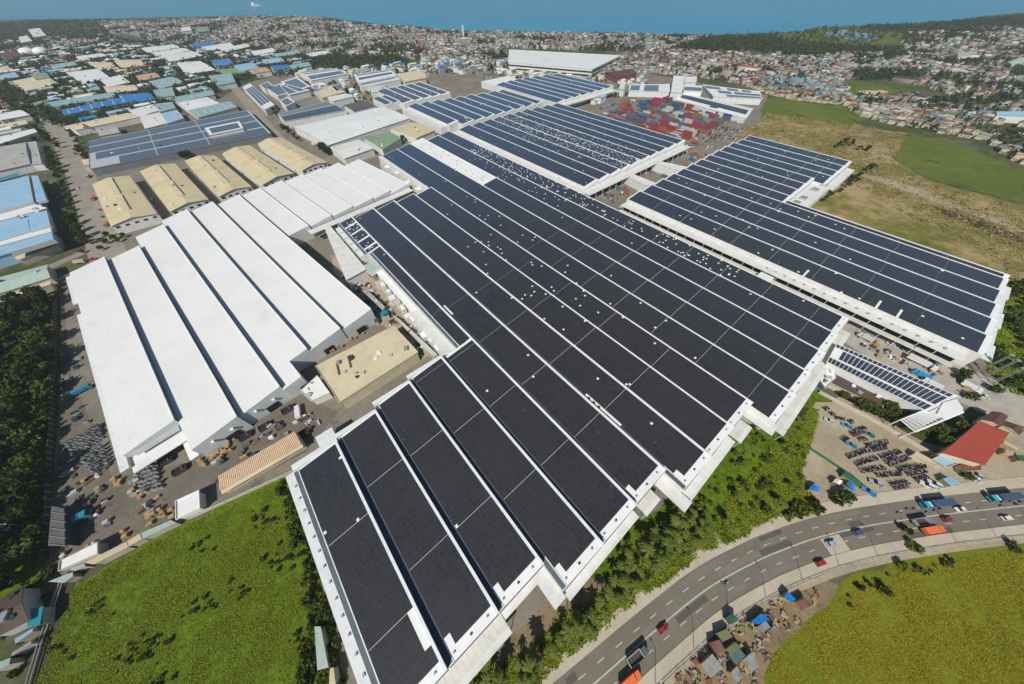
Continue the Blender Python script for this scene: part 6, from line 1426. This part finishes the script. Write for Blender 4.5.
# park road rows
for i, p in enumerate(Q(0, 150, [(382, 115), (388, 150), (398, 190), (412, 230), (436, 268), (452, 305), (462, 345), (470, 392), (486, 435), (500, 480), (528, 520), (548, 565), (580, 600), (540, 600)])): plant('t', G(p), random.uniform(.75, 1.0), 'park road row tree', 'row of trees along the park road', [0, 2, 3])
for p in Q(0, 150, [(700, 560), (740, 575), (770, 590), (800, 560), (690, 600), (660, 640), (540, 660), (450, 600), (420, 560), (400, 640), (370, 590)]): plant('t', G(p), random.uniform(.5, .7), 'park junction tree', 'trees at the park road junction', [0, 2])
for seg, n in (([(60, 128), (44, 108)], 5), ([(74, 122), (60, 104)], 5), ([(52, 150), (60, 175)], 6), ([(70, 128), (88, 160)], 7), ([(88, 165), (110, 158)], 3), ([(183, 160), (222, 146)], 8), ([(240, 142), (262, 136)], 4), ([(100, 130), (160, 112)], 10), ([(160, 108), (180, 100)], 4), ([(185, 104), (210, 118)], 4), ([(0, 130), (50, 122)], 7), ([(40, 132), (62, 150)], 5), ([(55, 95), (75, 82)], 5), ([(90, 90), (120, 80)], 5), ([(135, 82), (160, 78)], 5), ([(265, 100), (280, 118)], 5), ([(282, 128), (300, 142)], 5), ([(195, 85), (225, 95)], 5)):
    for i in range(n):
        t = (i+random.uniform(.2, .8))/n; p = (seg[0][0]+(seg[1][0]-seg[0][0])*t, seg[0][1]+(seg[1][1]-seg[0][1])*t); plant('s', G(p), random.uniform(.8, 1.25), 'estate tree', 'trees of the industrial estate')
for p in Q(280, 60, [(515, 480), (560, 470), (640, 445), (655, 460), (600, 545), (570, 535), (630, 555), (790, 525), (820, 520), (290, 590), (310, 610), (330, 600)]): plant('t', G(p), random.uniform(.8, 1.1), 'round dark tree', 'trees by the white roofed plant', [0, 1, 3])
for p in Q(600, 160, [(0, 0)])+[(497, 131), (503, 134), (520, 142)]: plant('b', G(p), 1.4, 'bush between solar roofs', 'bushes between the solar roofs')
gap = [FM.w(a, 240) for a in range(210, 400, 7)]
for p in gap: plant('b', (p[0]+random.uniform(-1, 1), p[1]+random.uniform(-1, 1)), random.uniform(.8, 1.2), 'bush between solar roofs', 'bushes between the solar roofs', [1, 2])
for p in [(836, 148), (842, 146), (850, 146), (858, 150), (866, 151), (840, 178), (846, 184), (852, 180), (858, 176), (866, 172), (872, 168), (830, 196), (838, 192), (822, 202), (845, 188), (855, 182)]: plant('s', G(p), random.uniform(.6, .9), 'shrubby field tree', 'trees beside the dry field')
# shrubs round the left field
for cx_, cy_, n_, r_ in ((163, 512, 0, 1), (130, 655, 12, 7), (205, 610, 8, 6), (150, 640, 8, 5), (200, 545, 7, 5), (270, 520, 12, 6), (285, 560, 12, 7), (300, 640, 10, 6), (240, 590, 5, 6), (100, 610, 5, 5), (60, 650, 7, 5), (160, 684, 10, 7)):
    for p in range(int(n_*1.4)):
        q_ = G((cx_+random.gauss(0, r_*1.6), cy_+random.gauss(0, r_))); plant('h', q_, random.uniform(.18, .5), 'left field shrub', 'shrubs at the edge of the left field', [0, 0, 1])
for p in scatter(wp([(278, 484), (300, 476), (330, 600), (346, 690), (300, 690), (310, 600)]), 110, 1.5): plant('h', p, random.uniform(.5, 1.15), 'left field shrub', 'shrubs at the edge of the left field')
for p in scatter(wp([(830, 600), (860, 582), (900, 565), (960, 550), (1024, 540), (1024, 552), (960, 564), (900, 580), (850, 606)]), 30, 1.2):
    if vnoise(np.array([p]), 12, 8)[0] > .45: plant('h', p, random.uniform(.2, 1.0), 'right field kerb shrub', 'shrubs at the kerb of the right field', [0, 1, 2])

# small sheds packed between the named factories
FILL = []
occ = [np.array((o.location.x, o.location.y)) for o in COL.objects if o.parent is None and o.get('category') in ('factory', 'building', 'warehouse')]
fz = wp([(-20, 66), (0, 56), (60, 50), (140, 45), (230, 50), (310, 62), (300, 72), (262, 76), (240, 86), (215, 106), (150, 118), (95, 134), (70, 122), (40, 150), (-20, 165)])
keepout = [[(112, 268), (92, 240), (78, 205), (66, 172), (54, 145), (42, 126), (20, 108), (-20, 95), (-20, 84), (10, 90), (40, 104), (64, 122), (78, 145), (94, 172), (105, 205), (120, 268)], [(335, 186), (280, 150), (252, 120), (230, 92), (216, 76), (232, 76), (248, 92), (272, 120), (298, 150)]]
fcol = [('roof_white', 'white'), ('canopy_clean', 'off-white'), ('teal_roof', 'teal'), ('grey_roof', 'grey'), ('light_blue', 'pale blue'), ('cream_pale', 'cream'), ('blue_roof', 'blue'), ('pale_green', 'pale green'), ('rust', 'rusty')]
fz2 = wp([(296, 74), (440, 63), (505, 64), (512, 72), (560, 78), (640, 76), (650, 84), (622, 98), (600, 108), (560, 92), (500, 76), (450, 74), (380, 82), (400, 100), (340, 104), (300, 84)])
for p, fs_ in [(p_, 1.0) for p_ in scatter(fz, 900, 13)]+[(p_, .6) for p_ in scatter(fz2, 500, 12)]:
    if len(FILL) > 292: break
    if fs_ == 1.0 and len(FILL) > 225: continue
    mt, nm = random.choices(fcol, (4, 3, 3, 3, 2, 2, 1, 2, 1))[0]; L, W = random.uniform(14, 40)*fs_, random.uniform(10, 22)*fs_; h = random.uniform(5, 8); ya = R_(random.choice((50, 50, 140)))+random.uniform(-.04, .04)
    cs_, sn_ = math.cos(ya), math.sin(ya); tp = np.array([(p[0]+cs_*x-sn_*y, p[1]+sn_*x+cs_*y) for x, y in ((0, 0), (-L/2, -W/2), (L/2, -W/2), (L/2, W/2), (-L/2, W/2), (L/2, 0), (-L/2, 0), (0, W/2), (0, -W/2))])
    pp = [px((q_[0], q_[1], 0)) for q_ in tp]
    if any(inpoly(tp, q_).any() for q_ in FOOT) or any(inpoly(np.array(pp), rz_).any() for rz_ in keepout): continue
    FOOT.append([tuple(q_) for q_ in tp[1:5]])
    r = root('estate_shed', (*p, 0), 'x', 'shed', 'small sheds of the industrial estate', ya); occ.append(np.array(p))
    ORG[r.name] = (0, 0, 0)
    m = MB('wall_white'); m.prism([(-L/2, -W/2), (L/2, -W/2), (L/2, W/2), (-L/2, W/2)], 0, h, 'wall_white'); m.build('wall', r)
    m = MB(mt); e = .5; m.prism([(-L/2-e, -W/2-e), (L/2+e, -W/2-e), (L/2+e, 0), (-L/2-e, 0)], [h+.02, h+.02, h+1.6, h+1.6], [h+.2, h+.2, h+1.8, h+1.8], mt); m.prism([(-L/2-e, 0), (L/2+e, 0), (L/2+e, W/2+e), (-L/2-e, W/2+e)], [h+1.6, h+1.6, h+.02, h+.02], [h+1.8, h+1.8, h+.2, h+.2], mt); m.build('roof', r)
    FILL.append((r, nm+' roofed shed', p))
# masses nobody could count -------------------------------------------------
def tufts(name, poly, n, mat, h, w, dens_noise=None, zoff=0.0):
    P = np.array(scatter(poly, n)); n = len(P)
    if n == 0: return
    # clumpy: pull points together, vary height in broad patches
    f = (vnoise(P, 9, 1)*1.2+vnoise(P, 3.1, 2)-1.1)*2.2
    keep = RNG.random(n) < np.clip(.55+f*.45, .08, 1); P = P[keep]; f = f[keep]; n = len(P)
    hh = h*(1+.35*np.clip(f, -1.8, 1.8))*RNG.uniform(.4, 1.4, n); per = 4
    V = []; 
    a = RNG.uniform(0, 6.28, (n, per)); lean = RNG.uniform(.5, 1.6, (n, per)); ww = w*RNG.uniform(.5, 1.4, (n, per))
    base = np.repeat(P[:, None, :], per, 1)+RNG.normal(0, w*.6, (n, per, 2))
    dx, dy = np.cos(a), np.sin(a); H = hh[:, None]*RNG.uniform(.6, 1.2, (n, per))
    def vert(u, s):
        x = base[..., 0]+dx*lean*H*u-dy*ww*s; y = base[..., 1]+dy*lean*H*u+dx*ww*s; z = zoff+H*u*(1-.25*lean*u); return np.stack([x, y, z], -1)
    V = np.stack([vert(0, -.5), vert(0, .5), vert(1, .35), vert(1, -.35)], 2).reshape(-1, 3)
    o = npmesh(name, V, np.arange(len(V)).reshape(-1, 4), [mat]); o['kind'] = 'stuff'; return o
tufts('tall_grass', wp([(36, 686), (74, 590), (112, 566), (190, 524), (288, 478), (324, 600), (346, 686), (346, 720), (20, 720)]), 80000, 'grass_lush', .26, .30)
tufts('tall_grass', wp([(752, 700), (776, 652), (802, 626), (846, 596), (900, 574), (960, 560), (1026, 548), (1040, 720), (750, 720)]), 80000, 'grass_yellow', .22, .30)
tufts('dry_grass', wp([(740, 140), (770, 114), (830, 120), (872, 130), (908, 136), (892, 160), (930, 184), (1030, 210), (1040, 290), (1010, 278), (1002, 266), (850, 184), (848, 160), (760, 137)]), 16000, 'grass_dry', .6, .8)
tufts('verge_grass', wp([(470, 690), (548, 632), (602, 590), (700, 538), (765, 462), (800, 405), (818, 410), (800, 470), (815, 505), (780, 513), (690, 560), (640, 596), (530, 686)]), 42000, 'grass_lush', .7, .5)
tufts('verge_grass', wp([(992, 300), (1004, 280), (1045, 292), (1045, 402), (1010, 392), (986, 370)]), 5000, 'grass_lush', .8, .7)
def far_trees(name, poly, n, smin=.7, smax=1.3, mat='leaf_far', per=5, mind=0, clump=False):
    P = np.array(scatter(poly, n, mind)); P = P[RNG.random(len(P)) < np.clip(vnoise(P, 45, 5)*2.6-.3, .10, 1)] if clump else P; n = len(P)
    if clump:
        ok = np.ones(n, bool)
        for q in FOOT: ok &= ~inpoly(P, q)
        P = P[ok]; n = len(P)
    s = RNG.uniform(smin, smax, n)
    C = np.c_[P, 4.5*s]; C = np.repeat(C, 3, 0)+np.c_[RNG.normal(0, 2.0, (n*3, 2)), RNG.normal(0, 1.3, n*3)]*np.repeat(s, 3)[:, None]
    V, F = leaf_cloud(C, np.repeat(s, 3)*2.4, per, 1.5, .8)
    o = npmesh(name, V, F, [mat]); o['kind'] = 'stuff'; return o
far_trees('distant_wood', wp([(318, 68), (330, 58), (400, 57), (412, 66), (380, 70), (350, 73)]), 420, 1.0, 1.7)
far_trees('distant_wood', wp([(666, 50), (700, 40), (770, 36), (790, 44), (860, 47), (900, 50), (880, 56), (800, 57), (740, 52), (690, 54)]), 1500, .8, 1.3)
far_trees('distant_wood', wp([(860, 28), (930, 24), (985, 19), (1040, 14), (1060, 24), (980, 30), (900, 34)]), 1300, .8, 1.3)
far_trees('distant_wood', wp([(-40, 26), (50, 21), (115, 21), (110, 36), (40, 42), (-40, 40)]), 1700, .8, 1.4)
far_trees('distant_wood', wp([(848, 72), (912, 72), (914, 80), (860, 81)]), 220, .9, 1.3)
far_trees('distant_wood', wp([(912, 104), (940, 98), (950, 112), (925, 118)]), 60, .9, 1.3)
far_trees('estate_trees', wp([(-20, 60), (60, 50), (140, 44), (250, 48), (330, 60), (300, 76), (240, 82), (200, 100), (90, 135), (40, 118), (-20, 104)]), 14000, .9, 1.5, clump=True)
far_trees('yard_trees', fz2, 420, .6, 1.0, clump=True)
far_trees('estate_trees', wp([(-20, 104), (40, 120), (52, 150), (40, 170), (-20, 175)]), 160, .7, 1.1)
far_trees('pond_trees', wp([(690, 37), (768, 34.5), (800, 33), (822, 28), (880, 26), (905, 31), (895, 40), (850, 46), (780, 43), (700, 42)]), 420, .7, 1.2)
0 and far_trees('meadow_shrubs', wp([(760, 102), (860, 112), (905, 136), (880, 158), (840, 140), (770, 128)]), 90, .15, .35)
0 and far_trees('marsh_shrubs', wp([(905, 138), (1024, 172), (1024, 196), (930, 178)]), 30, .15, .4)

# ------------------------------------------------------------------ the town
roofc = np.array([(.28, .28, .265), (.17, .165, .155), (.52, .53, .51), (.20, .065, .04), (.24, .11, .07), (.10, .24, .34), (.25, .21, .15), (.10, .20, .12), (.09, .055, .05), (.44, .38, .27)])
roofp = np.array([.22, .15, .13, .12, .10, .07, .08, .04, .05, .04]); roofp /= roofp.sum()
wallc = np.array([(.33, .31, .27), (.46, .45, .41), (.24, .22, .20), (.32, .25, .21), (.24, .32, .34), (.18, .175, .165)])
excl = []
def houses(polys, dark_box=None):
    P = []
    for poly, dens, mx in polys:
        w = wp(poly); n = int(min(mx*1.3, area(w)*dens*1.3)); P += scatter(w, n, 6.5)
    P = np.array(P); f = .6*vnoise(P, 60, 3)+.4*vnoise(P, 23, 4)
    right = P[:, 0] > 380
    for zi in (4, 5): f[inpoly(P, wp(polys[zi][0]))] -= .16
    return P[RNG.random(len(P)) < np.clip(1.15-(f-np.where(right, .43, .465))*7, .03, 1)]
zones = [
 ([(100, 23), (256, 17.5), (318, 18), (350, 23), (385, 27), (412, 28), (445, 32.5), (512, 33.5), (508, 48), (440, 50), (380, 48), (320, 42), (230, 36), (110, 34)], 1/135, 6500),
 ([(130, 35), (230, 37), (330, 44), (420, 52), (420, 58), (330, 56), (250, 47), (160, 43)], 1/190, 2200),
 ([(410, 50), (505, 47), (508, 68), (480, 72), (440, 62), (412, 60)], 1/120, 1000),
 ([(512, 33.5), (612, 35), (712, 37), (670, 48), (620, 52), (512, 48)], 1/130, 2600),
 ([(620, 55), (670, 52), (750, 56), (768, 62), (770, 88), (762, 92), (740, 84), (690, 76), (640, 72), (600, 76)], 1/62, 2600),
 ([(768, 58), (800, 58), (850, 66), (850, 78), (836, 82), (850, 98), (852, 106), (800, 100), (768, 95), (766, 80)], 1/62, 1500),
 ([(800, 58), (900, 52), (1030, 48), (1060, 60), (1060, 90), (960, 84), (915, 80), (850, 70)], 1/150, 2300),
 ([(850, 97), (905, 98), (960, 100), (1000, 122), (985, 140), (930, 132), (880, 122), (852, 112)], 1/115, 700),
 ([(905, 82), (1060, 88), (1060, 112), (1000, 112), (950, 96)], 1/190, 500),
 ([(990, 134), (1040, 122), (1060, 190), (1024, 166), (992, 150)], 1/140, 260),
 ([(900, 35), (1000, 26), (1060, 30), (1060, 46), (900, 50)], 1/330, 1100),
 ([(-40, 42), (110, 36), (140, 44), (60, 50), (-40, 58)], 1/420, 400),
]
HP = houses(zones)
ang0 = np.where(np.sin(HP[:, 0]*.006)+np.cos(HP[:, 1]*.005) > 0, R_(52), R_(38))+RNG.normal(0, .10, len(HP))
keepd = np.argsort(np.hypot(HP[:, 0], HP[:, 1]))
near = keepd[:430]
# the nearest houses in the frame stand as single houses
ins = [i for i in near if -4 < px((HP[i][0], HP[i][1], 3))[0] < 1028 and px((HP[i][0], HP[i][1], 3))[1] > 0][:285]
inset_ = set(ins)
def house_proto(L, W, h, rise, hip):
    m = MB('tint_roof'); 
    m.prism([(-L/2, -W/2), (L/2, -W/2), (L/2, W/2), (-L/2, W/2)], 0, h, 'cream_wall', 'cream_wall')
    e = .4; i = W*.35 if hip else 0
    A, B, C, D = [(x*(L/2+e), y*(W/2+e), h+.05) for x, y in ((-1, -1), (1, -1), (1, 1), (-1, 1))]; E1, E2 = (-L/2-e+i, 0, h+rise), (L/2+e-i, 0, h+rise)
    m.face([A, B, E2, E1], 'tint_roof'); m.face([C, D, E1, E2], 'tint_roof'); m.face([B, C, E2], 'tint_roof' if hip else 'cream_wall'); m.face([D, A, E1], 'tint_roof' if hip else 'cream_wall'); m.face([D, C, B, A], 'tint_roof')
    for s in (-1, 1):
        for x in (-L*.28, L*.28): m.box((x, s*(W/2+.01), 1.0), (1.2, .08, 1.1), 0, 'dark_opening')
    m.box((0, W/2+.01, 0), (.9, .08, 2.0), 0, 'dark_brown')
    m.box((L*.3, -W/2-1.0, 0), (L*.4, 2.0, 2.2), 0, 'wall_grey', 'tint_roof')
    return m.build('town_house')
HPR = [house_proto(9, 7, 3.4, 1.6, False), house_proto(8, 7.5, 5.6, 1.4, True), house_proto(11, 7, 3.2, 1.3, True), house_proto(7, 6, 5.8, 1.2, False)]
rn = ['pale grey', 'grey', 'whitish', 'rust red', 'brick red', 'blue grey', 'tan', 'dull green', 'dark maroon', 'cream']
HOUSES = []
for i in ins:
    k = RNG.choice(len(roofc), p=roofp); o = dup(HPR[random.randrange(4)], (*HP[i], 0), float(ang0[i])+random.choice((0, math.pi/2)), random.uniform(.85, 1.2), tuple(roofc[k]))
    tag(o, 'x', 'house', 'houses of the town'); HOUSES.append((o, rn[k]+' roofed house', tuple(HP[i])))
rest = np.array([i for i in range(len(HP)) if i not in inset_]); P = HP[rest]; n = len(P)
L = RNG.uniform(5.5, 10.5, n); Wd = RNG.uniform(5, 8, n); h = np.where(RNG.random(n) < .35, RNG.uniform(5.5, 7.5, n), RNG.uniform(2.8, 3.8, n)); ri = np.where(RNG.random(n) < .25, .15, RNG.uniform(.8, 1.9, n))
vs_ = np.exp(RNG.normal(0, .28, n)); L *= vs_; Wd *= vs_; big = RNG.random(n) < .04; L[big] *= 2.2; Wd[big] *= 1.8; h[big] += 3
an = ang0[rest]+np.where(RNG.random(n) < .5, 0, math.pi/2); cs, sn = np.cos(an), np.sin(an)
loc = np.array([(-.5, -.5, 0, 0), (.5, -.5, 0, 0), (.5, .5, 0, 0), (-.5, .5, 0, 0), (-.5, -.5, 1, 0), (.5, -.5, 1, 0), (.5, .5, 1, 0), (-.5, .5, 1, 0), (-.5, 0, 1, 1), (.5, 0, 1, 1)])
X = loc[:, 0][None]*L[:, None]; Y = loc[:, 1][None]*Wd[:, None]; Z = loc[:, 2][None]*h[:, None]+loc[:, 3][None]*ri[:, None]
V = np.stack([P[:, :1]+cs[:, None]*X-sn[:, None]*Y, P[:, 1:]+sn[:, None]*X+cs[:, None]*Y, Z], -1).reshape(-1, 3)
fq = np.array([(0, 1, 5, 4), (1, 2, 6, 5), (2, 3, 7, 6), (3, 0, 4, 7), (4, 5, 9, 8), (6, 7, 8, 9), (5, 6, 9, 9), (7, 4, 8, 8)])
fq = fq[:6]
F = (np.arange(n)[:, None, None]*10+fq[None]).reshape(-1, 4)
rk = RNG.choice(len(roofc), n, p=roofp); rc = roofc[rk]*RNG.uniform(.85, 1.45, (n, 1))
blue = inpoly(P, wp([(764, 82), (800, 84), (832, 92), (830, 99), (790, 97), (768, 92)])); rc[blue] = np.array([.16, .34, .42])*RNG.uniform(.7, 1.25, (blue.sum(), 1))
wc = wallc[RNG.integers(0, len(wallc), n)]*RNG.uniform(.85, 1.3, (n, 1))
at = np.stack([wc, wc, wc, wc, rc, rc], 1).reshape(-1, 3)
tw = npmesh('town', V, F, ['town_attr'], attr=at); tw['kind'] = 'stuff'
# trees growing all through the town
TPt = []
for poly, dens, mx in zones:
    w = wp(poly); TPt += scatter(w, int(min(6500, area(w)/80)))
TPt = np.array(TPt); f_ = .6*vnoise(TPt, 60, 3)+.4*vnoise(TPt, 23, 4); TPt = TPt[RNG.random(len(TPt)) < np.clip(.46+(f_-np.where(TPt[:, 0] > 380, .42, .45))*5, .10, 1)]; n = len(TPt); s = RNG.uniform(.6, 1.45, n)
C = np.repeat(np.c_[TPt, 4.2*s], 2, 0)+np.c_[RNG.normal(0, 1.8, (n*2, 2)), RNG.normal(0, 1.0, n*2)]
V, F = leaf_cloud(C, np.repeat(s, 2)*2.6, 6, 1.5, .8); o = npmesh('town_trees', V, F, ['leaf_far']); o['kind'] = 'stuff'

g = G((256, 6)); r = root('ship', (*g, -.8), 'small white ship far out on the sea', 'ship')
m = MB('white_clean'); m.prism([(g[0]-28, g[1]-5), (g[0]+20, g[1]-5), (g[0]+32, g[1]), (g[0]+20, g[1]+5), (g[0]-28, g[1]+5)], -.8, 6, 'white_clean', 'wall_grey'); m.build('hull', r)
m = MB('white_clean'); m.box((g[0]-14, g[1], 6), (16, 8, 9)); m.tube((g[0]+8, g[1], 6), (g[0]+8, g[1], 18), .6); m.build('superstructure', r)
# ------------------------------------------------------------------ labels
mk = [('the white arena hall', G((565, 62))), ('the curved white factory', G((700, 95))), ('the long blue roofed shed', G((1012, 114))), ('the sandy town clearing', G((872, 92))), ('the pale lagoon', G((850, 36))), ('the right factory top corner', G((755, 137))), ('the right factory lower corner', G((985, 360))), ('the dark wood left end', G((320, 66))), ('the first cream warehouse', G((125, 200))), ('the last cream warehouse', G((290, 155))), ('the grey solar factory', G((180, 140))), ('the big bright blue factory', G((100, 105))), ('the light blue factory', G((40, 220))), ('the pale green gabled shed', G((25, 285))), ('the netted shed', G((58, 525))), ('the white warehouse corner', G((63, 273))), ('the striped shed', G((258, 460))), ('the beige office block', G((368, 362))), ('the main factory bottom corner', G((455, 684))), ('the main factory first step', G((560, 610))), ('the main factory second step', G((684, 515))), ('the main factory right corner', G((845, 330))), ('the red roof', G((975, 445))), ('the service building', G((890, 375))), ('the concrete road patch', G((832, 545))), ('the lone motorcycle', G((726, 583))), ('the highway bottom end', G((560, 690))), ('the highway right end', G((1024, 505))), ('the blue tarpaulin stall', G((814, 488))), ('the lattice masts', G((978, 376))), ('the camp of shacks', G((740, 640))), ('the upper end of the marsh', G((908, 134))), ('the right end of the marsh', G((1024, 190))), ('the town street', G((800, 88))), ('the white plant', G((350, 130))), ('the mobile crane', G((362, 96))), ('the brown shed', G((15, 620))), ('the gate building', G((670, 90)))]
for lst in (TRI, STK, SCR, SHRUB, FILL, TREES, PALMS, BUSH, HOUSES, CON, CARS, PAL, BX): label_by_landmark(lst, mk)
for o in TP+BP+PL+SMALL+HPR+[PC, PT, PD, PX, PB, PCn, PP]: hide_proto(o)

# ------------------------------------------------------------------ air, sun, sky
hz = MB('concrete'); hz.mats = []
def haze_mat():
    m = bpy.data.materials.new('haze_m'); m.use_nodes = True; nt = m.node_tree; nt.nodes.clear()
    out = nt.nodes.new('ShaderNodeOutputMaterial'); v = nt.nodes.new('ShaderNodeVolumePrincipled')
    v.inputs['Color'].default_value = (0.80, 0.88, 0.95, 1); v.inputs['Density'].default_value = HAZE; v.inputs['Anisotropy'].default_value = 0.2
    nt.links.new(v.outputs[0], out.inputs['Volume']); MATS['haze_m'] = m
HAZE = 0.00012
if HAZE > 0:
    haze_mat(); hz = MB('haze_m'); hz.prism([(-6600, -600), (6600, -600), (6600, 6600), (-6600, 6600)], -2.0, 170.0, 'haze_m', bottom=True)
    o = hz.build('haze'); o['kind'] = 'stuff'
AZ, EL = 18.0, 46.0       # shadows fall towards compass AZ (from +y towards +x)
sd = bpy.data.lights.new('sun', 'SUN'); so = bpy.data.objects.new('sun', sd); COL.objects.link(so)
sd.energy = 4.5; sd.angle = R_(0.53); sd.color = (1.0, 0.945, 0.85)
dirv = Vector((math.sin(R_(AZ))*math.cos(R_(EL)), math.cos(R_(AZ))*math.cos(R_(EL)), -math.sin(R_(EL))))
so.rotation_euler = dirv.to_track_quat('-Z', 'Y').to_euler(); so.location = (0, -100, 400)
w = bpy.data.worlds.new('World'); scene.world = w; w.use_nodes = True; nt = w.node_tree
sky = nt.nodes.new('ShaderNodeTexSky'); sky.sky_type = 'NISHITA'; sky.sun_disc = False
sky.sun_elevation = R_(EL); sky.sun_rotation = R_(180+AZ); sky.air_density = 1.0; sky.dust_density = 0.3; sky.ozone_density = 2.0
bg = nt.nodes['Background']; bg.inputs['Strength'].default_value = 0.07
nt.links.new(sky.outputs[0], bg.inputs['Color'])
vs = scene.view_settings; vs.view_transform = 'Standard'; vs.look = 'None'; vs.exposure = 0.0; vs.gamma = 1.0; vs.use_curve_mapping = False
scene.render.engine = 'CYCLES'; scene.cycles.max_bounces = 5; scene.cycles.volume_bounces = 0; scene.cycles.use_denoising = True
